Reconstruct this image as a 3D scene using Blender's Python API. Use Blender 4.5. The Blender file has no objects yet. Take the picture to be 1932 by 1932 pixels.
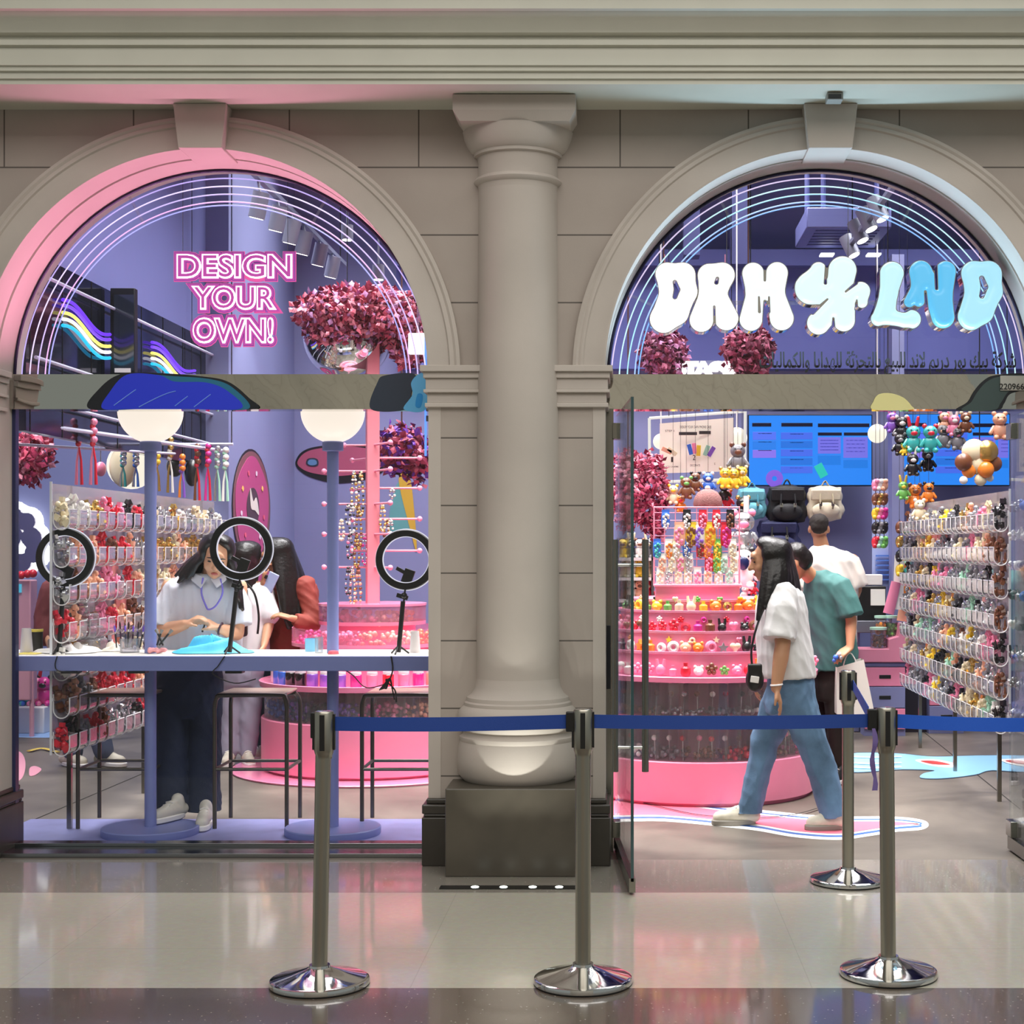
import bpy, bmesh, math, random
import numpy as np
from mathutils import Vector, Matrix, Euler

sc = bpy.context.scene
COL = sc.collection
R = random.Random(7)
PI = math.pi

# ---------------------------------------------------------------- camera, world, lights, exposure
F, CX, CY, H = 2900.0, 1180.0, 1035.0, 1.53          # focal length in pixels, principal point, eye height
cam_d = bpy.data.cameras.new('camera'); cam = bpy.data.objects.new('camera', cam_d); COL.objects.link(cam)
cam.location = (0, 0, H); cam.rotation_euler = (PI / 2, 0, 0)
cam_d.sensor_width = 36; cam_d.lens = F / 1932 * 36
cam_d.shift_x = -(CX - 966) / 1932; cam_d.shift_y = (CY - 966) / 1932
cam_d.clip_end = 200
sc.camera = cam
w = bpy.data.worlds.new('world'); sc.world = w; w.use_nodes = True
w.node_tree.nodes['Background'].inputs[0].default_value = (.80, .86, .82, 1)
w.node_tree.nodes['Background'].inputs[1].default_value = .36
sc.view_settings.view_transform = 'Standard'; sc.view_settings.look = 'None'
sc.view_settings.gamma = 1; sc.view_settings.use_curve_mapping = False
sc.view_settings.exposure = 0.0
cy = sc.cycles
cy.max_bounces = 7; cy.diffuse_bounces = 3; cy.glossy_bounces = 4; cy.transmission_bounces = 4; cy.transparent_max_bounces = 28
cy.sample_clamp_indirect = 4; cy.caustics_reflective = False; cy.caustics_refractive = False
cy.use_denoising = True

def area(name, loc, size, energy, color=(1, 1, 1), rot=(0, 0, 0), sy=None, spread=180):
    d = bpy.data.lights.new(name, 'AREA'); d.shape = 'RECTANGLE'; d.size = size; d.size_y = sy or size
    d.energy = energy; d.color = color; d.spread = math.radians(spread)
    o = bpy.data.objects.new(name, d); o.location = loc; o.rotation_euler = rot; COL.objects.link(o); return o
def spot(name, loc, to, energy, color=(1, 1, 1), angle=60, blend=.5, rad=.03):
    d = bpy.data.lights.new(name, 'SPOT'); d.energy = energy; d.color = color; d.spot_size = math.radians(angle); d.spot_blend = blend; d.shadow_soft_size = rad
    o = bpy.data.objects.new(name, d); o.location = loc
    o.rotation_euler = (Vector(to) - Vector(loc)).to_track_quat('-Z', 'Y').to_euler(); COL.objects.link(o); return o
# the mall's ceiling lighting, high above the walkway
area('mall_light_and_fill', (1.2, 1.5, 6.6), 11, 520, (1, .965, .925), (math.radians(12), 0, 0), 4.5)
area('mall_light_and_fill', (2.6, 5.4, 6.7), 7, 120, (.94, 1, .96), (0, 0, 0), 1.2)
area('mall_light_and_fill', (0, -1.6, 6.6), 10, 160, (1, .97, .92), (math.radians(-15), 0, 0), 2)  # added to brighten the opposite wall for the steel reflections
# added area fills near the shop ceiling, out of view
for lx in (-2.1, -.75, .9, 2.6):
    area('shop_fill_light', (lx, 9.3, 4.42), 1.3, 92, (1, .97, .96), (0, 0, 0), 2.6, 105)
    area('shop_fill_light', (lx, 12.0, 4.9), 1.3, 74, (1, .96, .97), (0, 0, 0), 1.6, 105)
area('shop_fill_light', (-4.3, 9.9, 4.42), .9, 110, (1, .97, .96), (0, 0, 0), 2.4, 140)  # added fill for the dark far left, hidden by the bulkhead
area('shop_fill_light', (-4.3, 12.2, 4.9), .9, 60, (1, .97, .96), (0, 0, 0), 1.6, 140)
# coloured washers standing on the two transoms
area('pink_arch_washer', (-2.016, 7.66, 2.44), 1.7, 20, (1, .36, .60), (PI + math.radians(8), 0, 0), .05)
area('blue_arch_washer', (.9825, 7.66, 2.44), 1.7, 21, (.52, .78, 1), (PI + math.radians(8), 0, 0), .05)

# ---------------------------------------------------------------- helpers
def X(px, Y): return (px - CX) * Y / F
def Z(py, Y): return H - (py - CY) * Y / F
def P(px, py, Y): return Vector((X(px, Y), Y, Z(py, Y)))
def lin(c):
    return tuple((v / 12.92 if v <= .04045 else ((v + .055) / 1.055) ** 2.4) for v in c)
def hexc(h):
    if not isinstance(h, str): return tuple(h)
    h = h.lstrip('#'); return lin(tuple(int(h[i:i + 2], 16) / 255 for i in (0, 2, 4)))
MATS = {}
def mat(name, color, rough=.5, metal=0., emit=None, es=1., var=0., scale=8., alpha=1., coat=0., bump=0., bscale=60., spec=.5):
    if name in MATS: return MATS[name]
    m = bpy.data.materials.new(name); m.use_nodes = True; nt = m.node_tree; b = nt.nodes['Principled BSDF']
    c = hexc(color); b.inputs['Base Color'].default_value = (*c, 1)
    b.inputs['Roughness'].default_value = rough; b.inputs['Metallic'].default_value = metal
    b.inputs['Specular IOR Level'].default_value = spec
    if coat: b.inputs['Coat Weight'].default_value = coat; b.inputs['Coat Roughness'].default_value = .08
    if emit is not None:
        b.inputs['Emission Color'].default_value = (*hexc(emit), 1); b.inputs['Emission Strength'].default_value = es
    tc = nt.nodes.new('ShaderNodeTexCoord')
    if var:
        n = nt.nodes.new('ShaderNodeTexNoise'); n.inputs['Scale'].default_value = scale; n.inputs['Detail'].default_value = 4
        nt.links.new(tc.outputs['Object'], n.inputs['Vector'])
        r = nt.nodes.new('ShaderNodeValToRGB')
        r.color_ramp.elements[0].position = .3; r.color_ramp.elements[1].position = .7
        r.color_ramp.elements[0].color = (*[max(0, v * (1 - var)) for v in c], 1); r.color_ramp.elements[1].color = (*[min(1, v * (1 + var)) for v in c], 1)
        nt.links.new(n.outputs['Fac'], r.inputs[0]); nt.links.new(r.outputs[0], b.inputs['Base Color'])
    if bump:
        n2 = nt.nodes.new('ShaderNodeTexNoise'); n2.inputs['Scale'].default_value = bscale; n2.inputs['Detail'].default_value = 3
        nt.links.new(tc.outputs['Object'], n2.inputs['Vector'])
        bp = nt.nodes.new('ShaderNodeBump'); bp.inputs['Strength'].default_value = bump; bp.inputs['Distance'].default_value = .01
        nt.links.new(n2.outputs['Fac'], bp.inputs['Height']); nt.links.new(bp.outputs[0], b.inputs['Normal'])
    if alpha < 1:
        b.inputs['Alpha'].default_value = alpha
    MATS[name] = m; return m
def glassy(name, tint=(1, 1, 1), refl=.06, rough=.02, haze=0., hazecol=(1, 1, 1), lw=.25):
    """thin clear sheet: see-through, mirror-like at grazing angles, with a little milky body colour"""
    m = bpy.data.materials.new(name); m.use_nodes = True; nt = m.node_tree; nt.nodes.clear(); L = nt.links.new
    out = nt.nodes.new('ShaderNodeOutputMaterial'); tr = nt.nodes.new('ShaderNodeBsdfTransparent'); gl = nt.nodes.new('ShaderNodeBsdfGlossy')
    tr.inputs[0].default_value = (*tint, 1); gl.inputs['Roughness'].default_value = rough
    lwn = nt.nodes.new('ShaderNodeLayerWeight'); lwn.inputs[0].default_value = lw
    mp = nt.nodes.new('ShaderNodeMath'); mp.operation = 'MULTIPLY_ADD'; mp.inputs[1].default_value = .55; mp.inputs[2].default_value = refl
    L(lwn.outputs['Fresnel'], mp.inputs[0])
    mx = nt.nodes.new('ShaderNodeMixShader'); L(mp.outputs[0], mx.inputs[0]); L(tr.outputs[0], mx.inputs[1]); L(gl.outputs[0], mx.inputs[2])
    last = mx
    if haze:
        df = nt.nodes.new('ShaderNodeBsdfDiffuse'); df.inputs[0].default_value = (*hazecol, 1)
        m2 = nt.nodes.new('ShaderNodeMixShader'); m2.inputs[0].default_value = haze; L(mx.outputs[0], m2.inputs[1]); L(df.outputs[0], m2.inputs[2]); last = m2
    L(last.outputs[0], out.inputs[0]); MATS[name] = m; return m
def emis(name, color, s):
    m = bpy.data.materials.new(name); m.use_nodes = True; nt = m.node_tree; b = nt.nodes['Principled BSDF']
    b.inputs['Base Color'].default_value = (*[v * .12 for v in hexc(color)], 1); b.inputs['Roughness'].default_value = .35
    b.inputs['Emission Color'].default_value = (*hexc(color), 1); b.inputs['Emission Strength'].default_value = s
    MATS[name] = m; return m

ORG = {}
def link(o, parent=None):
    COL.objects.link(o)
    if parent: o.parent = parent
    return o
def tag(o, label, cat, group=None, kind=None):
    if label: o['label'] = label
    if cat: o['category'] = cat
    if group: o['group'] = group
    if kind: o['kind'] = kind
    return o
def thing(name, label, cat, loc=(0, 0, 0), group=None, kind=None):
    o = bpy.data.objects.new(name, None); o.empty_display_size = .05; o.location = loc; link(o); ORG[o.name] = Vector(loc)
    return tag(o, label, cat, group, kind)
def dup(o, loc=None, rz=None, label=None, group=None, parent=None, mats=None):
    c = o.copy(); COL.objects.link(c)
    if parent: c.parent = parent
    if loc is not None: c.location = loc
    if rz is not None: c.rotation_euler = (0, 0, rz)
    if label: c['label'] = label
    if group: c['group'] = group
    ORG[c.name] = Vector(c.location)
    for ch in list(o.children): dup(ch, parent=c)
    return c
def setmat(o, m):
    o.material_slots[0].link = 'OBJECT'; o.material_slots[0].material = m
def structure(o): o['kind'] = 'structure'; return o
ORD = 'first second third fourth fifth sixth seventh eighth ninth tenth eleventh twelfth thirteenth fourteenth fifteenth sixteenth seventeenth eighteenth nineteenth twentieth'.split()
def nth(i): return ORD[i] if i < 20 else 'twenty-' + ORD[i - 20]

class MB:
    def __init__(s): s.v = []; s.f = []
    def add(s, vs, fs):
        k = len(s.v); s.v += [tuple(v) for v in vs]; s.f += [tuple(i + k for i in f) for f in fs]; return s
    def box(s, x0, x1, y0, y1, z0, z1):
        return s.add([(x0, y0, z0), (x1, y0, z0), (x1, y1, z0), (x0, y1, z0), (x0, y0, z1), (x1, y0, z1), (x1, y1, z1), (x0, y1, z1)],
                     [(3, 2, 1, 0), (4, 5, 6, 7), (0, 1, 5, 4), (1, 2, 6, 5), (2, 3, 7, 6), (3, 0, 4, 7)])
    def obox(s, c, size, rot=(0, 0, 0)):
        m = Euler(rot).to_matrix(); c = Vector(c); a = [.5 * v for v in size]
        vs = [c + m @ Vector((x * a[0], y * a[1], z * a[2])) for z in (-1, 1) for x, y in ((-1, -1), (1, -1), (1, 1), (-1, 1))]
        return s.add(vs, [(3, 2, 1, 0), (4, 5, 6, 7), (0, 1, 5, 4), (1, 2, 6, 5), (2, 3, 7, 6), (3, 0, 4, 7)])
    def tube(s, pts, r, n=10, closed=False, caps=True, ell=1.):
        pts = [Vector(p) for p in pts]; k = len(pts); rs = r if isinstance(r, (list, tuple)) else [r] * k
        vs = []; prev = None
        for i, p in enumerate(pts):
            if closed: d = pts[(i + 1) % k] - pts[i - 1]
            else: d = pts[min(i + 1, k - 1)] - pts[max(i - 1, 0)]
            d.normalize()
            if prev is None:
                a = d.cross(Vector((0, 0, 1)) if abs(d.z) < .9 else Vector((0, 1, 0))).normalized()
            else:
                a = (prev - d * prev.dot(d)).normalized()
            prev = a; b = d.cross(a)
            for j in range(n):
                t = 2 * PI * j / n; vs.append(p + (a * math.cos(t) + b * math.sin(t) * ell) * rs[i])
        fs = [(i * n + j, i * n + (j + 1) % n, (i + 1) * n + (j + 1) % n, (i + 1) * n + j) for i in range(k - 1) for j in range(n)]
        if closed: fs += [((k - 1) * n + j, (k - 1) * n + (j + 1) % n, (j + 1) % n, j) for j in range(n)]
        elif caps: fs += [tuple(range(n))[::-1], tuple((k - 1) * n + j for j in range(n))]
        return s.add(vs, fs)
    def cyl(s, p0, p1, r0, r1=None, n=16): return s.tube([p0, p1], [r0, r0 if r1 is None else r1], n)
    def lathe(s, prof, c=(0, 0, 0), n=32, a0=0., a1=2 * PI):
        full = abs(a1 - a0 - 2 * PI) < 1e-6; m = n if full else n + 1
        vs = [(c[0] + r * math.cos(a0 + (a1 - a0) * j / n), c[1] + r * math.sin(a0 + (a1 - a0) * j / n), c[2] + z) for r, z in prof for j in range(m)]
        fs = [(i * m + j, i * m + (j + 1) % m, (i + 1) * m + (j + 1) % m, (i + 1) * m + j) for i in range(len(prof) - 1) for j in range(n)]
        return s.add(vs, fs)
    def sph(s, c, r, nu=14, nv=9, rot=None):
        r = (r, r, r) if not isinstance(r, (tuple, list)) else r; c = Vector(c)
        m = rot.to_matrix() if rot else Matrix.Identity(3)
        vs = [c + m @ Vector((0, 0, r[2]))]
        for i in range(1, nv):
            t = PI * i / nv
            for j in range(nu):
                p = 2 * PI * j / nu; vs.append(c + m @ Vector((r[0] * math.sin(t) * math.cos(p), r[1] * math.sin(t) * math.sin(p), r[2] * math.cos(t))))
        vs.append(c + m @ Vector((0, 0, -r[2]))); e = len(vs) - 1
        fs = [(0, 1 + j, 1 + (j + 1) % nu) for j in range(nu)]
        fs += [(1 + i * nu + j, 1 + (i + 1) * nu + j, 1 + (i + 1) * nu + (j + 1) % nu, 1 + i * nu + (j + 1) % nu) for i in range(nv - 2) for j in range(nu)]
        fs += [(e, 1 + (nv - 2) * nu + (j + 1) % nu, 1 + (nv - 2) * nu + j) for j in range(nu)]
        return s.add(vs, fs)
    def cap(s, p0, r0, p1, r1, n=14):
        """tapered limb with round ends"""
        p0, p1 = Vector(p0), Vector(p1); d = (p1 - p0); l = d.length or 1e-6; d = d / l
        pts, rs = [], []
        for a in (90, 60, 30): pts.append(p0 - d * r0 * math.sin(math.radians(a)) ); rs.append(max(r0 * math.cos(math.radians(a)), r0 * .03))
        pts += [p0, p1]; rs += [r0, r1]
        for a in (30, 60, 90): pts.append(p1 + d * r1 * math.sin(math.radians(a))); rs.append(max(r1 * math.cos(math.radians(a)), r1 * .03))
        return s.tube(pts, rs, n)
    def loft(s, rings, n=20):
        """rings: (centre, rx, ry, yaw) horizontal ellipses stacked into a closed body"""
        vs = []
        for c, rx, ry, yaw in rings:
            c = Vector(c); ca, sa = math.cos(yaw), math.sin(yaw)
            for j in range(n):
                t = 2 * PI * j / n; a, b = rx * math.cos(t), ry * math.sin(t)
                vs.append((c.x + a * ca - b * sa, c.y + a * sa + b * ca, c.z))
        k = len(rings)
        fs = [(i * n + j, i * n + (j + 1) % n, (i + 1) * n + (j + 1) % n, (i + 1) * n + j) for i in range(k - 1) for j in range(n)]
        fs += [tuple(range(n))[::-1], tuple((k - 1) * n + j for j in range(n))]
        return s.add(vs, fs)
    def prism(s, poly, fn, depth):
        """poly: 2-D outline; fn maps (u,v,d) to 3-D; extruded by depth"""
        n = len(poly); vs = [fn(u, v, 0) for u, v in poly] + [fn(u, v, depth) for u, v in poly]
        return s.add(vs, [tuple(range(n)), tuple(range(2 * n - 1, n - 1, -1))] + [(i, (i + 1) % n, n + (i + 1) % n, n + i) for i in range(n)])
    def mesh(s, name, origin=(0, 0, 0), smooth=True, angle=38, fixn=True):
        o = Vector(origin); me = bpy.data.meshes.new(name)
        me.from_pydata([tuple(Vector(v) - o) for v in s.v], [], s.f)
        if fixn:
            bm = bmesh.new(); bm.from_mesh(me); bmesh.ops.recalc_face_normals(bm, faces=bm.faces); bm.to_mesh(me); bm.free()
        if smooth:
            me.shade_smooth(); me.set_sharp_from_angle(angle=math.radians(angle))
        return me
    def build(s, name, m, parent=None, smooth=True, bevel=0, angle=38, fixn=True, origin=None, seg=2):
        if parent is not None: org = ORG[parent.name]
        elif origin is not None: org = Vector(origin)
        else:
            a = np.array([tuple(v) for v in s.v]); lo, hi = a.min(0), a.max(0); org = Vector(((lo[0] + hi[0]) / 2, (lo[1] + hi[1]) / 2, lo[2]))
        me = s.mesh(name, org, smooth, angle, fixn); me.materials.append(m)
        o = bpy.data.objects.new(name, me); link(o, parent); ORG[o.name] = org
        if parent is None: o.location = org
        if bevel:
            b = o.modifiers.new('bevel', 'BEVEL'); b.width = bevel; b.segments = seg; b.limit_method = 'ANGLE'; b.angle_limit = math.radians(40)
        return o

def evalmesh(o):
    dg = bpy.context.evaluated_depsgraph_get(); dg.update()
    return bpy.data.meshes.new_from_object(o.evaluated_get(dg), depsgraph=dg)
def fuse(mb, name, m, parent=None, voxel=.01, smooth=4, noise=0., nscale=9., origin=None, fn=None):
    """melt overlapping volumes into one continuous surface"""
    me0 = mb.mesh('tmp', (0, 0, 0), False); t = bpy.data.objects.new('tmp', me0); COL.objects.link(t)
    rm = t.modifiers.new('r', 'REMESH'); rm.mode = 'VOXEL'; rm.voxel_size = voxel
    if smooth: sm = t.modifiers.new('s', 'SMOOTH'); sm.iterations = smooth; sm.factor = .5
    me = evalmesh(t); bpy.data.objects.remove(t); bpy.data.meshes.remove(me0)
    n = len(me.vertices); co = np.empty(n * 3); me.vertices.foreach_get('co', co); co = co.reshape(-1, 3)
    if noise:
        nv = np.empty(n * 3); me.vertices.foreach_get('normal', nv); nv = nv.reshape(-1, 3)
        d = np.zeros(n); q = np.random.RandomState(len(name) + n % 97)
        for k in range(5):
            a = q.normal(size=3) * nscale * (1 + .6 * k); a[2] *= .6; c_ = q.normal(size=3) * nscale * .6
            d += (.64 - np.abs(np.sin(co @ a + 1.6 * np.sin(co @ c_ + q.rand() * 6) + q.rand() * 6.28))) * 2 / (1 + .6 * k)
        co = co + nv * (d * noise)[:, None]
    if fn is not None: co = fn(co)
    org = ORG[parent.name] if parent is not None else Vector(origin or (0, 0, 0))
    co = co - np.array(org)[None]
    me.vertices.foreach_set('co', co.ravel()); me.update(); me.shade_smooth()
    me.materials.clear(); me.materials.append(m); me.name = name
    o = bpy.data.objects.new(name, me); link(o, parent); ORG[o.name] = Vector(org)
    if parent is None: o.location = org
    return o

def text_mb(s, size, depth=.002, offset=0., fn=None, align='CENTER', sx=1., spacing=1., bold=0.):
    """text as mesh; fn maps (u, v, d) local text coordinates to the world"""
    c = bpy.data.curves.new('t', 'FONT'); c.body = s; c.size = size; c.align_x = align; c.align_y = 'CENTER'; c.extrude = depth / 2
    c.offset = offset; c.space_character = spacing; c.resolution_u = 4
    t = bpy.data.objects.new('t', c); COL.objects.link(t); me = evalmesh(t)
    mb = MB(); mb.add([fn(v.co.x * sx, v.co.y, v.co.z) for v in me.vertices], [tuple(p.vertices) for p in me.polygons])
    bpy.data.objects.remove(t); bpy.data.curves.remove(c); bpy.data.meshes.remove(me)
    return mb
def facing(Y, cx, cz):      # a sheet facing the camera at depth Y (u right, v up, d towards the viewer)
    return lambda u, v, d: (cx + u, Y - d, cz + v)

def sdf_caps(pts, caps, k=5.):
    """smooth union of tapered capsules; pts (n,2)"""
    d = np.full(len(pts), 1e3)
    for chain in caps:
        for (x0, y0, r0), (x1, y1, r1) in zip(chain[:-1], chain[1:]):
            a = np.array([x0, y0]); b = np.array([x1, y1]); ab = b - a; L = max(ab @ ab, 1e-6)
            t = np.clip(((pts - a) @ ab) / L, 0, 1)
            e = np.linalg.norm(pts - a - t[:, None] * ab, axis=1) - (r0 + (r1 - r0) * t)
            h = np.clip(.5 + .5 * (d - e) / k, 0, 1); d = d * (1 - h) + e * h - k * h * (1 - h)
    return d
def blob(sd, box, step):
    """2-D region sd<0 as a grid whose rim is pulled onto the zero line: verts, quads, sd values, rim edges"""
    x0, x1, y0, y1 = box; nx = int((x1 - x0) / step) + 1; ny = int((y1 - y0) / step) + 1
    gx, gy = np.meshgrid(x0 + step * np.arange(nx), y0 + step * np.arange(ny)); pts = np.stack([gx.ravel(), gy.ravel()], 1)
    d = sd(pts); ins = (d < step * .35).reshape(ny, nx)
    q = ins[:-1, :-1] & ins[1:, :-1] & ins[:-1, 1:] & ins[1:, 1:]
    ids = {}; quads = []
    for j, i in zip(*np.nonzero(q)):
        f = []
        for jj, ii in ((j, i), (j, i + 1), (j + 1, i + 1), (j + 1, i)):
            f.append(ids.setdefault(jj * nx + ii, len(ids)))
        quads.append(tuple(f))
    vp = np.array([pts[k] for k in ids]) if ids else np.zeros((0, 2))
    from collections import Counter
    ec = Counter(); dirs = {}
    for f in quads:
        for a, b in zip(f, f[1:] + f[:1]): ec[frozenset((a, b))] += 1; dirs[frozenset((a, b))] = (a, b)
    rim = [dirs[e] for e, c in ec.items() if c == 1]; rv = sorted({v for e in rim for v in e})
    for _ in range(4):
        p = vp[rv]; e = .4 * step; s0 = sd(p)
        g = np.stack([(sd(p + [e, 0]) - sd(p - [e, 0])), (sd(p + [0, e]) - sd(p - [0, e]))], 1) / (2 * e)
        n2 = np.maximum((g ** 2).sum(1), .2); stp = np.clip(s0 / n2, -step, step); vp[rv] = p - g * stp[:, None]
    return vp, quads, sd(vp), rim
def slab(mb, vp, quads, rim, fn, depth, h=None):
    """front face (height h per vertex) + flat back + side wall"""
    n = len(vp); h = np.zeros(n) if h is None else h
    vs = [fn(p[0], p[1], h[i]) for i, p in enumerate(vp)] + [fn(p[0], p[1], -depth) for p in vp]
    mb.add(vs, list(quads) + [tuple(n + i for i in q[::-1]) for q in quads] + [(b, a, n + a, n + b) for a, b in rim]); return mb
def poly_sdf(poly):
    P_ = np.array(poly, float)
    def f(pts):
        d = np.full(len(pts), 1e9); ins = np.zeros(len(pts), bool)
        for a, b in zip(P_, np.roll(P_, -1, 0)):
            ab = b - a; t = np.clip(((pts - a) @ ab) / max(ab @ ab, 1e-9), 0, 1); d = np.minimum(d, np.linalg.norm(pts - a - t[:, None] * ab, axis=1))
            c = ((a[1] > pts[:, 1]) != (b[1] > pts[:, 1])); 
            with np.errstate(divide='ignore', invalid='ignore'):
                xi = (b[0] - a[0]) * (pts[:, 1] - a[1]) / (b[1] - a[1]) + a[0]
            ins ^= c & (pts[:, 0] < xi)
        return np.where(ins, -d, d)
    return f
def smooth_poly(pts, n=10, closed=True):
    """Catmull-Rom through control points"""
    out = []; k = len(pts)
    for i in range(k if closed else k - 1):
        p = [np.array(pts[(i + j) % k] if closed else pts[min(max(i + j, 0), k - 1)], float) for j in (-1, 0, 1, 2)]
        for t in np.linspace(0, 1, n, endpoint=False):
            out.append(tuple(.5 * (2 * p[1] + (p[2] - p[0]) * t + (2 * p[0] - 5 * p[1] + 4 * p[2] - p[3]) * t * t + (3 * p[1] - p[0] - 3 * p[2] + p[3]) * t ** 3)))
    if not closed: out.append(tuple(pts[-1]))
    return out
# ---------------------------------------------------------------- materials of the building
WY, FY, GY = 7.46, 7.42, 7.82              # wall face, arch front, glass plane
AL, AR, AZ, ARAD = -2.036, .9825, Z(702, FY), 1.08   # arch centres, spring line, radius
def stone_mat(name, color, joints):
    m = bpy.data.materials.new(name); m.use_nodes = True; nt = m.node_tree; b = nt.nodes['Principled BSDF']; L = nt.links.new
    def N(t, **k):
        n = nt.nodes.new(t)
        for a, v in k.items(): setattr(n, a, v)
        return n
    def M(op, a, b_=None, c=None):
        n = N('ShaderNodeMath', operation=op)
        for i, v in enumerate((a, b_, c)):
            if v is None: continue
            if isinstance(v, (int, float)): n.inputs[i].default_value = v
            else: L(v, n.inputs[i])
        return n.outputs[0]
    c = hexc(color); b.inputs['Roughness'].default_value = .72; b.inputs['Specular IOR Level'].default_value = .3
    g = N('ShaderNodeNewGeometry'); sep = N('ShaderNodeSeparateXYZ'); L(g.outputs['Position'], sep.inputs[0])
    nz = N('ShaderNodeTexNoise'); nz.inputs['Scale'].default_value = 2.2; nz.inputs['Detail'].default_value = 5; L(g.outputs['Position'], nz.inputs['Vector'])
    rp = N('ShaderNodeValToRGB'); rp.color_ramp.elements[0].position = .3; rp.color_ramp.elements[1].position = .72
    rp.color_ramp.elements[0].color = (*[v * .93 for v in c], 1); rp.color_ramp.elements[1].color = (*[v * 1.05 for v in c], 1); L(nz.outputs['Fac'], rp.inputs[0])
    col = rp.outputs[0]
    n2 = N('ShaderNodeTexNoise'); n2.inputs['Scale'].default_value = 160; L(g.outputs['Position'], n2.inputs['Vector'])
    bp = N('ShaderNodeBump'); bp.inputs['Strength'].default_value = .08; bp.inputs['Distance'].default_value = .004; L(n2.outputs['Fac'], bp.inputs['Height'])
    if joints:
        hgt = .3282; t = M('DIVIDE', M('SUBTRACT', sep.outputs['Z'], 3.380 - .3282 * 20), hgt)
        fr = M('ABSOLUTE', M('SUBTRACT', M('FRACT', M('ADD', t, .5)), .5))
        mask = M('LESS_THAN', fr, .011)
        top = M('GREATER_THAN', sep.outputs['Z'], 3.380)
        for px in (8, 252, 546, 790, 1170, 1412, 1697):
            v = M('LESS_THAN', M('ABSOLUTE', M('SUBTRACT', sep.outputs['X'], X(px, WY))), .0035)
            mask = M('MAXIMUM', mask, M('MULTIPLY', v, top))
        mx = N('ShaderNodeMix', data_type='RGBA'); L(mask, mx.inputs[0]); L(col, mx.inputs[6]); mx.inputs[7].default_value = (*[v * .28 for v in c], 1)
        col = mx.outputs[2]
    L(col, b.inputs['Base Color']); L(bp.outputs[0], b.inputs['Normal']); return m
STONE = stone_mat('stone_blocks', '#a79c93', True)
STONE2 = stone_mat('smooth_stone', '#b9afa6', False)
PLASTER = mat('cornice_plaster', '#c2c0b2', .6, var=.04, scale=3)
DARKBASE = mat('dark_base_stone', '#3a352f', .35, var=.18, scale=6)
STEEL = mat('brushed_steel', '#8f8d86', .22, 1.0)
CHROME = mat('polished_chrome', '#d0d0d0', .06, 1.0)
POSTM = mat('satin_post_steel', '#a39e92', .33, 1.0)
MIRROR = mat('mirror_steel_sheet', '#c9c7be', .03, 1.0)
BLACK = mat('black_plastic', '#141414', .4)
LAV = mat('lavender_paint', '#8489b4', .6, var=.03, scale=2)
LAVD = mat('deep_lavender_paint', '#555a94', .6)
CEIL = mat('ceiling_paint', '#363b6a', .7)
PINK = mat('pink_lacquer', '#f490ae', .35, var=.02)
GLASS = glassy('window_glass', (.975, .985, .99), .015, .0, lw=.12)
ACRYL = glassy('clear_acrylic', (.95, .96, .97), .06, .05, .06)
DOORGL = glassy('door_glass', (.93, .965, .965), .02, .0, lw=.15)
WHITE = mat('white_plastic', '#eeeae6', .4)

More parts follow.
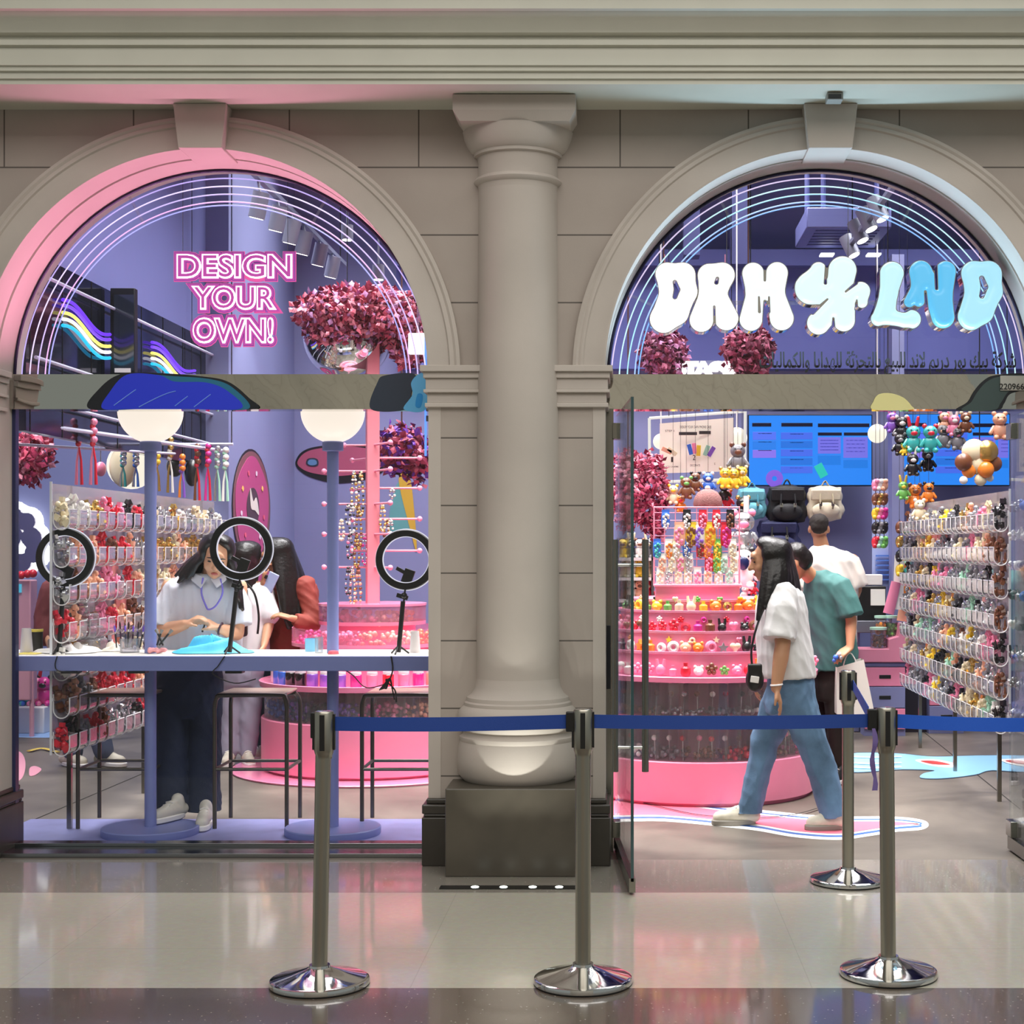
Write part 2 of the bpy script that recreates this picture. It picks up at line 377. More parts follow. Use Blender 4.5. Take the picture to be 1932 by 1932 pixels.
def floor_mat():
    m = bpy.data.materials.new('terrazzo_bands'); m.use_nodes = True; nt = m.node_tree; b = nt.nodes['Principled BSDF']; L = nt.links.new
    g = nt.nodes.new('ShaderNodeNewGeometry'); sep = nt.nodes.new('ShaderNodeSeparateXYZ'); L(g.outputs['Position'], sep.inputs[0])
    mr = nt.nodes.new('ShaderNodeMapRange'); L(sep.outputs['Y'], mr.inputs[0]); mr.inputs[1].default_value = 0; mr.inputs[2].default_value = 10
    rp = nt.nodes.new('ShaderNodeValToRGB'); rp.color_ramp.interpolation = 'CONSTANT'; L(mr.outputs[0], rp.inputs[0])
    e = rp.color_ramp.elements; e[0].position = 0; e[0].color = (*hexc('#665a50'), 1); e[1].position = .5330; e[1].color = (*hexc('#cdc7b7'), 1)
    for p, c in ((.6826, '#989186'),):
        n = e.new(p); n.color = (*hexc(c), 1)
    v1 = nt.nodes.new('ShaderNodeTexVoronoi'); v1.inputs['Scale'].default_value = 55; L(g.outputs['Position'], v1.inputs['Vector'])
    sp = nt.nodes.new('ShaderNodeValToRGB'); sp.color_ramp.elements[0].position = .10; sp.color_ramp.elements[0].color = (1, 1, 1, 1); sp.color_ramp.elements[1].position = .2; sp.color_ramp.elements[1].color = (0, 0, 0, 1)
    L(v1.outputs['Distance'], sp.inputs[0])
    sx = nt.nodes.new('ShaderNodeSeparateColor'); L(v1.outputs['Color'], sx.inputs[0])
    gt = nt.nodes.new('ShaderNodeMath'); gt.operation = 'GREATER_THAN'; gt.inputs[1].default_value = .72; L(sx.outputs[0], gt.inputs[0])
    mu = nt.nodes.new('ShaderNodeMath'); mu.operation = 'MULTIPLY'; L(sp.outputs[0], mu.inputs[0]); L(gt.outputs[0], mu.inputs[1])
    m3 = nt.nodes.new('ShaderNodeMath'); m3.operation = 'MULTIPLY'; m3.inputs[1].default_value = .55; L(mu.outputs[0], m3.inputs[0])
    mx = nt.nodes.new('ShaderNodeMix'); mx.data_type = 'RGBA'; L(m3.outputs[0], mx.inputs[0]); L(rp.outputs[0], mx.inputs[6]); mx.inputs[7].default_value = (.75, .72, .66, 1)
    nz = nt.nodes.new('ShaderNodeTexNoise'); nz.inputs['Scale'].default_value = 35; nz.inputs['Detail'].default_value = 6; L(g.outputs['Position'], nz.inputs['Vector'])
    mm = nt.nodes.new('ShaderNodeMix'); mm.data_type = 'RGBA'; mm.blend_type = 'MULTIPLY'; mm.inputs[0].default_value = .22
    L(mx.outputs[2], mm.inputs[6]); L(nz.outputs['Color'], mm.inputs[7])
    # thin joints between slabs
    def joint(sock, period, off, wd):
        a = nt.nodes.new('ShaderNodeMath'); a.operation = 'ADD'; a.inputs[1].default_value = off; L(sock, a.inputs[0])
        d = nt.nodes.new('ShaderNodeMath'); d.operation = 'PINGPONG'; d.inputs[1].default_value = period / 2; L(a.outputs[0], d.inputs[0])
        l = nt.nodes.new('ShaderNodeMath'); l.operation = 'LESS_THAN'; l.inputs[1].default_value = wd; L(d.outputs[0], l.inputs[0]); return l.outputs[0]
    j = nt.nodes.new('ShaderNodeMath'); j.operation = 'MAXIMUM'; L(joint(sep.outputs['Y'], .95, -5.88 + 9.5, .0022), j.inputs[0]); L(joint(sep.outputs['X'], 1.4, 10.55, .002), j.inputs[1])
    j2 = nt.nodes.new('ShaderNodeMath'); j2.operation = 'MULTIPLY'; j2.inputs[1].default_value = .14; L(j.outputs[0], j2.inputs[0])
    mj = nt.nodes.new('ShaderNodeMix'); mj.data_type = 'RGBA'; L(j2.outputs[0], mj.inputs[0]); L(mm.outputs[2], mj.inputs[6]); mj.inputs[7].default_value = (.05, .05, .05, 1)
    L(mj.outputs[2], b.inputs['Base Color'])
    b.inputs['Roughness'].default_value = .24; b.inputs['Specular IOR Level'].default_value = .55
    b.inputs['Coat Weight'].default_value = .8; b.inputs['Coat Roughness'].default_value = .07
    return m
def concrete_mat():
    m = mat('shop_concrete', '#665f56', .42, var=.45, scale=1.2, bump=.04, bscale=30)
    tx = [n for n in m.node_tree.nodes if n.type == 'TEX_NOISE'][0]; tx.inputs['Detail'].default_value = 7; tx.inputs['Distortion'].default_value = 1.2
    return m

# ---------------------------------------------------------------- floors, walls, ceilings
XL, XR = -5.6, 4.6
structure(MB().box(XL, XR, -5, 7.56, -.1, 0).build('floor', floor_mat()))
structure(MB().box(XL, XR, 7.56, 14.0, -.1, .0).build('floor', concrete_mat()))
for pa, pb in (((10, 1570), (480, 1370)), ((1735, 1375), (1925, 1527))):     # dark expansion joints in the shop floor
    ya, yb = 4437 / (pa[1] - CY), 4437 / (pb[1] - CY); a = Vector((X(pa[0], ya), ya, .001)); b = Vector((X(pb[0], yb), yb, .001)); d = (b - a).normalized() * .004; n = Vector((-d.y, d.x, 0))
    structure(MB().add([a + n, a - n, b - n, b + n, a + n + Vector((0, 0, .001)), a - n + Vector((0, 0, .001)), b - n + Vector((0, 0, .001)), b + n + Vector((0, 0, .001))],
        [(0, 1, 2, 3), (4, 5, 6, 7), (0, 1, 5, 4), (1, 2, 6, 5), (2, 3, 7, 6), (3, 0, 4, 7)]).build('trim_1', mat('joint_filler', '#26231f', .8)))

TOPZ = 3.66
fw = MB()
def flat(x0, x1, z0, z1): fw.box(x0, x1, WY, WY + .12, z0, z1)
flat(XL, AL - ARAD - .02, 0, AZ); flat(AL + ARAD + .003, AR - ARAD - .003, 0, AZ); flat(AR + ARAD + .02, XR, 0, AZ)
for c in (AL, AR):          # spandrels around each arch
    n = 48; rr = ARAD + .03
    a0, a1 = (XL if c == AL else (AL + AR) / 2), ((AL + AR) / 2 if c == AL else XR)
    xs = [c + rr * math.cos(PI - PI * i / n) for i in range(n + 1)]; zs = [AZ + rr * math.sin(PI * i / n) for i in range(n + 1)]
    for i in range(n):
        fw.add([(xs[i], WY, zs[i]), (xs[i + 1], WY, zs[i + 1]), (xs[i + 1], WY, TOPZ), (xs[i], WY, TOPZ)], [(0, 1, 2, 3)])
    fw.box(a0, c - rr, WY, WY + .12, AZ, TOPZ); fw.box(c + rr, a1, WY, WY + .12, AZ, TOPZ)
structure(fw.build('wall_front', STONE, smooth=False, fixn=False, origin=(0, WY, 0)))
for c, px in ((AL, 'left'), (AR, 'right')):       # moulded arch surround with its deep reveal
    prof = [(1.238, 7.47), (1.238, 7.425), (1.222, 7.418), (1.21, 7.425), (1.2, 7.418), (1.19, 7.418), (1.183, 7.426), (1.1, 7.426), (1.092, 7.42), (1.08, 7.42), (1.08, 7.60), (1.094, 7.604), (1.094, 7.616), (1.078, 7.62), (1.078, 7.92)]
    n = 72; mb = MB(); vs = []
    for i in range(n + 1):
        t = PI * i / n
        for r, y in prof: vs.append((c + r * math.cos(t), y, AZ + r * math.sin(t)))
    k = len(prof); mb.add(vs, [(i * k + j, i * k + j + 1, (i + 1) * k + j + 1, (i + 1) * k + j) for i in range(n) for j in range(k - 1)])
    structure(mb.build('trim_2', STONE2, fixn=False, origin=(c, FY, AZ)))
    rv = MB()
    for s in (-1, 1):
        x0, x1 = sorted((c + s * 1.08, c + s * 1.14)); rv.box(x0, x1, WY - .003, 7.885, 0, AZ)
    structure(rv.build('wall_reveal', STONE2, smooth=False, origin=(c, WY, 0)))
    kb = MB(); w0, w1, z0, z1 = .118, .132, Z(280, 7.36), TOPZ                        # keystone
    kb.add([(c + sx * w_, y, z) for y in (7.35, 7.66) for z, w_ in ((z0, .104), (z1, .128)) for sx in (-1, 1)], [(0, 1, 3, 2), (5, 4, 6, 7), (0, 4, 5, 1), (2, 3, 7, 6), (0, 2, 6, 4), (1, 5, 7, 3)])
    structure(kb.build('trim_3', STONE2, bevel=.004, smooth=False))
# impost mouldings either side of the column and at the outer jambs
def impost(x0, x1):
    mb = MB()
    for z0, z1, d in ((2.385, 2.415, .052), (2.355, 2.385, .035), (2.30, 2.355, .022), (2.285, 2.30, .034), (2.235, 2.285, .014), (2.215, 2.235, .026)):
        mb.box(x0 - d * .8, x1 + d * .8, WY - d, 7.72, z0, z1)
    structure(mb.build('trim_4', STONE2, smooth=False, bevel=.003))
impost(AL + ARAD + .006, AR - ARAD - .006); impost(XL, AL - ARAD - .006); impost(AR + ARAD + .006, XR)
def plinth_course(x0, x1):
    mb = MB()
    mb.box(x0 - .03, x1 + .03, WY - .06, 7.9, 0, .235); mb.box(x0 - .022, x1 + .022, WY - .05, 7.9, .235, .25); mb.box(x0 - .03, x1 + .03, WY - .055, 7.9, .25, .295); mb.box(x0 - .012, x1 + .012, WY - .03, 7.9, .295, .32)
    structure(mb.build('baseboard_front', DARKBASE, smooth=False, bevel=.006))
plinth_course(AL + ARAD + .005, AR - ARAD - .005); plinth_course(XL, AL - ARAD - .005); plinth_course(AR + ARAD + .005, XR)
# cornice: one moulded profile run along the whole front
pr = [(WY + .12, TOPZ), (7.40, TOPZ), (7.07, TOPZ + .006)]
zc = TOPZ + .006
for dz, dy in ((.02, 0), (.003, -.012), (.028, 0), (.003, -.014), (.018, 0), (.004, -.012), (.082, 0), (.004, -.02), (.022, 0), (.01, .016), (.012, 0), (.006, -.035), (.012, -.008), (.05, -.05), (.012, -.012), (.004, -.02), (.10, 0), (.006, -.022), (.012, 0), (.09, -.10), (.014, 0), (.012, -.03), (.30, 0)):
    zc += dz; pr.append((pr[-1][0] + dy, zc))
pr += [(7.8, zc)]
mb = MB(); k = len(pr); mb.add([(XL, y, z) for y, z in pr] + [(XR, y, z) for y, z in pr], [(i, i + 1, k + i + 1, k + i) for i in range(k - 1)])
structure(mb.build('trim_5', PLASTER, smooth=True, angle=25, fixn=False, origin=(0, 7.07, TOPZ)))

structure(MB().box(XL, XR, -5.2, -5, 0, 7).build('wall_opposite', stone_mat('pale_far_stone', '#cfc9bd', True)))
structure(MB().box(XL, XR, -5, 7.6, 7.0, 7.2).build('ceiling', PLASTER))
structure(MB().box(XL, XR, 13.6, 13.8, 0, 5.2).build('wall_back', LAV))
structure(MB().box(XL - .1, XL, 7.56, 13.8, 0, 5.2).build('wall_left', LAV))
structure(MB().box(XR, XR + .1, 7.56, 13.8, 0, 5.2).build('wall_right', LAV))
structure(MB().box(XL, XR, 7.58, 13.8, 5.2, 5.3).build('ceiling', CEIL))
structure(MB().box(XL, XR, 7.58, 7.7, TOPZ + .1, 5.2).build('wall_inner', CEIL))
structure(MB().box(-2.0, XR, 13.3, 13.6, 3.98, 4.12).build('trim_6', mat('bulkhead_shaded', '#565c9c', .6)))  # dim upper light put into its darker colour
structure(MB().box(-2.0, XR, 13.42, 13.6, 3.1, 3.98).build('trim_7', mat('upper_back_shaded', '#6067ab', .6)))  # shade of the upper wall painted into the lavender
# lavender side pier at the left end of the back wall, and the lavender bulkhead over the left display
structure(MB().box(-3.25, -2.93, 11.35, 13.6, 0, 5.2).build('wall_pier', LAV))
structure(MB().box(-3.25, -3.10, 7.95, 11.35, 3.08, 5.2).build('wall_bulkhead', mat('lavender_shaded', '#7075ae', .6, var=.03, scale=2)))  # same lavender as the walls, darkened for its dimmer light
structure(MB().box(-2.93, XR, 13.3, 13.6, .0, .10).build('baseboard_back', LAVD))

# ---------------------------------------------------------------- half-engaged column
CXX, CYY = -.522, 7.49
col = thing('stone_column', 'pale half-engaged stone column with dark block plinth between two arches', 'column', (CXX, CYY, 0))
MB().box(CXX - .318, CXX + .318, 7.16, 7.5, 0, Z(1488, 7.16)).build('plinth', mat('dark_plinth_stone', '#4b453c', .3, var=.16, scale=5), col, bevel=.006, smooth=False)
b0 = Z(1488, 7.16)
MB().lathe([(.0, 0), (.265, 0), (.292, .03), (.297, .10), (.29, .165), (.282, .19), (.286, .2), (.286, .212), (.27, .222), (.265, .235), (.288, .255), (.296, .295), (.29, .335), (.268, .357), (.262, .36), (.262, .375), (.252, .382), (.25, .4), (.225, .42), (.21, .45), (.2035, .49)], (CXX, CYY, b0), 64).build('base', STONE2, col)
MB().lathe([(.2035, b0 + .48), (.202, 1.6), (.197, 2.6), (.192, 3.33)], (CXX, CYY, 0), 64).build('shaft', STONE2, col)
c0 = Z(330, 7.3)
MB().lathe([(.192, c0 - .05), (.196, c0 - .02), (.21, c0 - .012), (.216, c0), (.21, c0 + .012), (.196, c0 + .02), (.194, c0 + .09), (.2, c0 + .115), (.215, c0 + .12), (.217, c0 + .135), (.228, c0 + .14), (.245, c0 + .165), (.262, c0 + .205), (.268, c0 + .235), (.27, c0 + .24)], (CXX, CYY, 0), 64).build('capital', STONE2, col)
ab = MB(); za = c0 + .238
ab.add([(CXX + sx * r, CYY + sy * r, z) for z, r in ((za, .258), (za + .045, .288), (za + .05, .288), (TOPZ - .001, .288)) for sx, sy in ((-1, -1), (1, -1), (1, 1), (-1, 1))],
       [(3, 2, 1, 0), (12, 13, 14, 15)] + [(i * 4 + j, i * 4 + (j + 1) % 4, i * 4 + 4 + (j + 1) % 4, i * 4 + 4 + j) for i in range(3) for j in range(4)])
ab.build('abacus', STONE2, col, smooth=False)
# recessed uplight strip in the floor before the column
up = thing('floor_uplight', 'black recessed floor strip with four white lights before the column', 'light', (CXX + .0, 6.93, 0))
x0, x1 = X(830, 6.93), X(1088, 6.93)
MB().box(x0, x1, 6.90, 6.965, .0, .004).build('housing', mat('uplight_housing', '#1d1c1b', .3), up)
for px in (896, 950, 1005, 1055):
    x = X(px, 6.93); MB().lathe([(0, .0065), (.014, .0065), (.018, .0045)], (x, 6.932, 0), 16).build('lamp', emis('uplight_led', '#f4fff6', 9), up)
    spot('column_uplight', (x, 6.932, .02), (x * .6 + CXX * .4, 7.45, 1.5), 9, (.97, 1, .93), 50, .9, .015)

# ---------------------------------------------------------------- shopfront glazing, transoms, sills
MULL = mat('dark_frame', '#2b2840', .35, .6)
for c, i in ((AL, 1), (AR, 2)):
    g = MB(); n = 64
    pts = [(c + 1.074 * math.cos(PI * k / n), AZ + 1.074 * math.sin(PI * k / n)) for k in range(n + 1)]
    zt = 2.412
    g.prism([(c + 1.074, zt)] + pts + [(c - 1.074, zt)], lambda u, v, d: (u, GY + d, v), .006)
    wn = thing('window_%d' % i, 'half-round glass fanlight over the %s' % ('service window' if i == 1 else 'shop doorway'), 'window', (c, GY, zt), kind='structure')
    g.build('pane', GLASS, wn, smooth=False)
    MB().tube([(c + 1.07 * math.cos(PI * k / n), GY - .004, AZ + 1.07 * math.sin(PI * k / n)) for k in range(n + 1)], .008, 6).build('frame', MULL, wn)
# wide window below the left transom
wn = thing('window_3', 'tall clear shop window below the mirrored transom', 'window', (AL, GY, 0), kind='structure')
MB().box(AL - 1.07, AL + 1.07, GY, GY + .008, .035, 2.235).build('pane', GLASS, wn, smooth=False)
fr = MB(); fr.box(AL - 1.08, AL - 1.062, GY - .012, GY + .03, 0, 2.235); fr.box(AL + 1.055, AL + 1.08, GY - .012, GY + .03, 0, 2.235); fr.build('frame', mat('side_frame', '#3a3f66', .3, .5), wn, smooth=False)
sl = MB(); sl.box(AL - 1.08, AL + 1.08, 7.60, 7.86, 0, .022); sl.box(AL - 1.08, AL + 1.08, 7.78, 7.86, .022, .038); sl.build('sill', mat('sill_steel', '#8d8f92', .2, 1.0), wn, smooth=False, bevel=.002)
for c, nm in ((AL, 'window'), (AR, 'doorway')):
    tr = thing('transom_band', 'mirror-polished transom band over the %s' % nm, 'transom', (c, 7.79, 2.235))
    mb = MB()      # slightly wavy sheet, as polished cladding is
    nx, nz = 60, 4; vs = []
    for j in range(nz + 1):
        for k in range(nx + 1):
            x = c - 1.078 + 2.156 * k / nx; vs.append((x, 7.775 + .0012 * math.sin(x * 9) + .001 * math.sin(x * 23 + j), 2.235 + .177 * j / nz))
    mb.add(vs, [(j * (nx + 1) + k, j * (nx + 1) + k + 1, (j + 1) * (nx + 1) + k + 1, (j + 1) * (nx + 1) + k) for j in range(nz) for k in range(nx)])
    mb.box(c - 1.078, c + 1.078, 7.779, 7.90, 2.2352, 2.4118)
    mb.build('sheet', MIRROR, tr, fixn=False, origin=None)
# flat cartoon wave shapes, painted lamp reflection and small plaque on the transoms
def sticker(name, polys, Y, parent, t0=.0012):
    for i, (nm, pts, m) in enumerate(polys):
        mb = MB(); mb.prism(smooth_poly([(X(a, Y), Z(b, Y)) for a, b in pts], 8), lambda u, v, d: (u, Y - .0015 - i * .0012 - d, v), .001); mb.build(nm, m, parent, smooth=False)
tb = thing('wave_sticker', 'blue cartoon wave shape with black outline on the window transom', 'sticker', (X(330, 7.77), 7.77, 2.24))
sticker('wave', [('outline', [(168, 771), (186, 735), (228, 706), (300, 704), (380, 710), (430, 720), (468, 750), (486, 771), (400, 772), (260, 772)], mat('sticker_black', '#10141a', .4)),
                 ('teal_band', [(196, 771), (216, 735), (246, 707), (330, 710), (400, 716), (440, 732), (470, 771), (380, 772), (270, 772)], mat('sticker_teal', '#1f6f8e', .4)),
                 ('blue_field', [(194, 771), (206, 742), (240, 707), (300, 708), (330, 720), (390, 722), (430, 738), (455, 771), (350, 772), (250, 772)], mat('sticker_blue', '#2438d6', .4))], 7.768, tb)
for k, (a, b) in enumerate((((215, 765), (255, 735)), ((262, 768), (330, 738)), ((330, 766), (352, 748)), ((366, 768), (396, 744)))):
    mb = MB(); mb.tube([Vector((X(a[0] + (b[0] - a[0]) * t + 10 * math.sin(3 * t), 7.7625), 7.7625, Z(a[1] + (b[1] - a[1]) * t - 7 * math.sin(PI * t), 7.7625))) for t in np.linspace(0, 1, 9)], .0025, 6); mb.build('foam_line', mat('wave_pale_blue', '#6f9cf2', .4), tb)
tg = thing('wave_sticker', 'light blue cartoon wave shape beside a dark patch at the transom end near column', 'sticker', (X(765, 7.77), 7.77, 2.24))
sticker('w2', [('dark_patch', [(700, 772), (712, 722), (728, 708), (782, 706), (776, 740), (768, 772)], mat('sticker_navy', '#2a3646', .4)),
               ('blue_field', [(762, 772), (778, 745), (776, 722), (790, 706), (806, 708), (804, 772)], mat('wave_sky', '#62bdf0', .4)),
               ('light_drop', [(784, 766), (788, 744), (798, 746), (794, 768)], mat('wave_azure', '#1e97e2', .4))], 7.768, tg)
td = thing('wave_sticker', 'dark green cartoon wave shape on the doorway transom', 'sticker', (X(1890, 7.77), 7.77, 2.24))
sticker('w3', [('outline', [(1806, 774), (1826, 758), (1838, 738), (1856, 718), (1878, 708), (1935, 706), (1935, 732), (1905, 744), (1894, 762), (1880, 774)], mat('sticker_black', '#10141a', .4)),
               ('green_field', [(1815, 774), (1832, 759), (1843, 741), (1861, 721), (1885, 711), (1935, 709), (1935, 728), (1904, 738), (1888, 760), (1874, 774)], mat('sticker_green', '#3c4c4a', .4))], 7.768, td)
ty = MB(); ty.prism(smooth_poly([(X(a, 7.767), Z(b, 7.767)) for a, b in ((1648, 773), (1648, 757), (1658, 744), (1680, 742), (1704, 750), (1719, 765), (1719, 773))], 8), lambda u, v, d: (u, 7.766 - d, v), .001)
tag(ty.build('lamp_reflection', mat('reflection_yellow', '#e6dd9a', .4), smooth=False), 'pale yellow painted reflection of a lamp on the doorway transom', 'sticker')  # lamp reflection laid on as a flat pale yellow shape
pq = thing('number_plaque', 'small grey trade-number plaque on the doorway transom', 'plaque', (X(1910, 7.76), 7.76, 2.3))
MB().box(X(1887, 7.76), X(1936, 7.76), 7.757, 7.762, Z(737, 7.76), Z(709, 7.76)).build('plate', mat('plaque_grey', '#b4b2a8', .4), pq, bevel=.002)
text_mb('2209660', .042, .001, .0006, facing(7.756, X(1913, 7.756), Z(730, 7.756))).build('lettering', BLACK, pq, smooth=False)

# outdoor-opening glass doors, standing open at right angles to the front
def glass_door(x_hinge, x_edge, lab, handle):
    d = thing('door_1' if x_hinge < 1 else 'door_2', lab, 'glass door', (x_hinge, 7.78, 0))
    y0, y1 = 6.78, 7.79
    def q(t): return x_hinge + (x_edge - x_hinge) * t
    def slabq(mb, ta, tb_, z0, z1, th):
        xa, xb, ya, yb = q(ta), q(tb_), y1 + (y0 - y1) * ta, y1 + (y0 - y1) * tb_
        return mb.add([(xa - th, ya, z0), (xa + th, ya, z0), (xb + th, yb, z0), (xb - th, yb, z0), (xa - th, ya, z1), (xa + th, ya, z1), (xb + th, yb, z1), (xb - th, yb, z1)],
                      [(3, 2, 1, 0), (4, 5, 6, 7), (0, 1, 5, 4), (1, 2, 6, 5), (2, 3, 7, 6), (3, 0, 4, 7)])
    slabq(MB(), 0, .994, .06, 2.2, .005).build('glass_leaf', DOORGL, d, smooth=False)
    slabq(MB(), .994, 1, .06, 2.2, .0065).build('glass_edge', mat('glass_edge_teal', '#1f4347', .15, coat=1), d, smooth=False)
    slabq(MB(), 0, 1.0, .012, .075, .014).build('bottom_shoe', STEEL, d, smooth=False)
    if handle:
        for s in (-1, 1):
            h = MB(); h.tube([(q(.88) + s * .068, 6.9, Z(1018, 6.9)), (q(.88) + s * .068, 6.9, Z(1456, 6.9))], .0155, 14)
            h.build('pull_handle', mat('handle_steel', '#86837c', .25, 1.0), d)
        for z in (Z(1410, 6.9), Z(1066, 6.9)): MB().cyl((q(.88) - .07, 6.9, z), (q(.88) + .07, 6.9, z), .008).build('handle_mount', CHROME, d)
    for z in (.12, 2.12): MB().box(x_hinge - .02, x_hinge + .02, 7.70, 7.80, z - .04, z + .04).build('hinge', STEEL, d, bevel=.003)
    return d
glass_door(X(1163, 7.79), X(1193, 6.78), 'open glass door with paired steel bar handles beside the column', True)
glass_door(X(1906, 7.79), X(1906, 7.79) + .02, 'open glass door leaf at the far jamb of the doorway', False)
MB_ = MB(); MB_.box(X(1905, 7.85), X(1905, 7.85) + .1, 7.72, 7.86, 0, .13)
structure(MB_.build('trim_8', DARKBASE))
fj = MB(); fj.box(-.105, -.06, 7.74, 7.80, 0, 2.235); structure(fj.build('trim_9', STEEL, smooth=False))
dc = thing('door_keeper', 'grey lock keeper strip on the door jamb beside the column', 'lock', (-.085, 7.735, .9))
MB().box(-.095, -.075, 7.728, 7.74, Z(1300, 7.73), Z(1180, 7.73)).build('plate', mat('keeper_dark', '#34343a', .3, .6), dc, bevel=.002)

# small sensor box on the cornice underside over the doorway
sb = thing('sensor_box', 'small grey sensor box under the cornice above the doorway', 'sensor', (X(1575, 7.2), 7.2, TOPZ - .03))
MB().box(X(1560, 7.2), X(1590, 7.2), 7.18, 7.26, Z(190, 7.2), TOPZ + .003).build('case', mat('sensor_grey', '#8f8f8a', .5), sb, bevel=.004)
MB().box(X(1563, 7.18), X(1587, 7.18), 7.176, 7.182, Z(186, 7.18), Z(178, 7.18)).build('lens', mat('sensor_dark', '#3b3b3b', .2), sb)
# ---------------------------------------------------------------- neon arches inside the fanlights
for c, nm, cols, where in ((AL, 'pinkish', ('#b9a6ea', '#e6d6ff', '#cdb8f6', '#f3b6ee', '#a8a8f2'), 'window'), (AR, 'bluish', ('#d8c6e6', '#c6ecf2', '#a9e2f6', '#a6c8ff', '#7fb2f6'), 'doorway')):
    t = thing('neon_arch', '%s white neon arch of five thin tubes behind the %s fanlight' % (nm, where), 'neon light', (c, GY + .05, 2.41))
    for r_, cc in zip((389, 374, 359, 345, 338), cols):
        r = r_ * 7.87 / F
        MB().tube([(c + r * math.cos(a), GY + .05, AZ - .012 + r * math.sin(a)) for a in np.linspace(-.03, PI + .03, 90)], .0034, 6).build('neon_tube', emis('neon_' + cc, cc, 1.25), t)
    for a in (25, 62, 118, 155):
        cl = MB(); cl.obox((c + .99 * math.cos(math.radians(a)), GY + .058, AZ + .99 * math.sin(math.radians(a))), (.17, .006, .014), (0, -math.radians(a), 0)); cl.build('clip', ACRYL, t, smooth=False)

def fit(s, box, Y, depth, offs, sx=1., font_off=0., slant=0.):
    """text scaled to fill the photo box at depth Y; returns one MB per (offset, forward shift)"""
    x0, y0, x1, y1 = box
    probe = text_mb(s, 1, 0, font_off, lambda u, v, d: (u, v, d)); a = np.array([tuple(v) for v in probe.v]); lo, hi = a.min(0), a.max(0)
    kx = (X(x1, Y) - X(x0, Y)) / (hi[0] - lo[0]); kz = (Z(y0, Y) - Z(y1, Y)) / (hi[1] - lo[1])
    out = []
    for off, fwd in offs:
        out.append(text_mb(s, 1, depth, font_off + off / ((kx + kz) / 2), lambda u, v, d: (X(x0, Y) + (u - lo[0]) * kx + slant * (v - lo[1]) * kz, Y - fwd - d, Z(y1, Y) + (v - lo[1]) * kz)))
    return out
# DESIGN YOUR OWN! neon sign
NY = 8.06
ns = thing('neon_sign', 'pink and white neon DESIGN YOUR OWN! sign hanging in the fanlight', 'neon sign', (X(445, NY), NY, Z(655, NY)))
nb, nw, nm_ = emis('sign_border_pink', '#f05aa6', .9), emis('sign_tube_white', '#fff2fb', 2.4), emis('sign_core_magenta', '#cf4fb4', .75)
nc = mat('sign_backing', '#7a4f9c', .25, emit='#8a3f9a', es=.25)
for s, bx in (('DESIGN', (336, 481, 551, 525)), ('YOUR', (365, 541, 520, 584)), ('OWN!', (366, 601, 516, 647))):
    L_ = fit(s, bx, NY, .003, ((.021, .0), (.0175, .004), (.0135, .008), (.004, .012), (.0005, .016), (-.0045, .02)), font_off=.028)
    wd = L_[0].build('letter_border', nb, ns, smooth=False)
    L_[1].build('backing', nc, wd, smooth=False); L_[2].build('magenta_surround', nm_, wd, smooth=False)
    L_[3].build('tube_outline', nw, wd, smooth=False); L_[5].build('letter_core', nm_, wd, smooth=False)
wr = MB(); wr.cyl(P(345, 480, NY), (X(344, NY), NY, 5.2), .0015, n=6); wr.build('hanging_wire', STEEL, ns)
wr = MB(); wr.cyl(P(543, 480, NY), (X(541, NY), NY, 5.2), .0015, n=6); wr.build('hanging_wire', STEEL, ns)

# ---------------------------------------------------------------- bubble letters over the doorway
BY = 7.70
def letter(name, label, caps, holes, box, col, es, k=5.):
    def sd(p):
        d = sdf_caps(p, caps, k)
        for h in holes: d = np.maximum(d, -sdf_caps(p, [h], 1.))
        return d
    vp, q, dd, rim = blob(sd, box, 2.2)
    t = thing(name, label, 'illuminated letter', (X((box[0] + box[1]) / 2, BY), BY, Z(box[3], BY)), 'bubble letters over the doorway')
    h = .03 * np.sqrt(np.clip(1 - (1 - np.clip(-dd / 13, 0, 1)) ** 2, 0, 1))
    mb = slab(MB(), vp, q, rim, lambda u, v, d: (X(u, BY), BY - .03 - d, Z(v, BY)), .004, h)
    mb.build('lit_face', emis('letter_' + label, col, es), t, angle=80)
    vp2, q2, d2, rim2 = blob(lambda p: sd(p) - 1.5, (box[0] - 3, box[1] + 3, box[2] - 3, box[3] + 3), 2.4)
    mb = slab(MB(), vp2, q2, rim2, lambda u, v, d: (X(u, BY), BY - .026 - d, Z(v, BY)), .085)
    mb.build('chrome_return', CHROME, t, angle=40)
    return t
letter('letter_sign', 'glowing white bubble letter D at the start of the sign', [[(1258, 519, 20), (1288, 521, 22), (1293, 552, 21), (1274, 590, 24), (1252, 604, 25)], [(1258, 519, 20), (1260, 555, 15), (1250, 602, 22)], [(1260, 540, 15), (1290, 550, 18)]], [[(1273, 534, 4.5), (1277, 548, 6.5), (1273, 562, 5)]], (1215, 1325, 485, 640), '#ffffff', 1.35)
letter('letter_sign', 'glowing white bubble letter R', [[(1338, 520, 20), (1362, 521, 22), (1353, 552, 18)], [(1335, 522, 18), (1338, 560, 19), (1323, 605, 22)], [(1350, 555, 18), (1370, 602, 22)]], [[(1353, 527, 3.5), (1351, 535, 4.5)], [(1347, 580, 2.5), (1348, 632, 3)]], (1290, 1402, 485, 642), '#fbffff', 1.15)
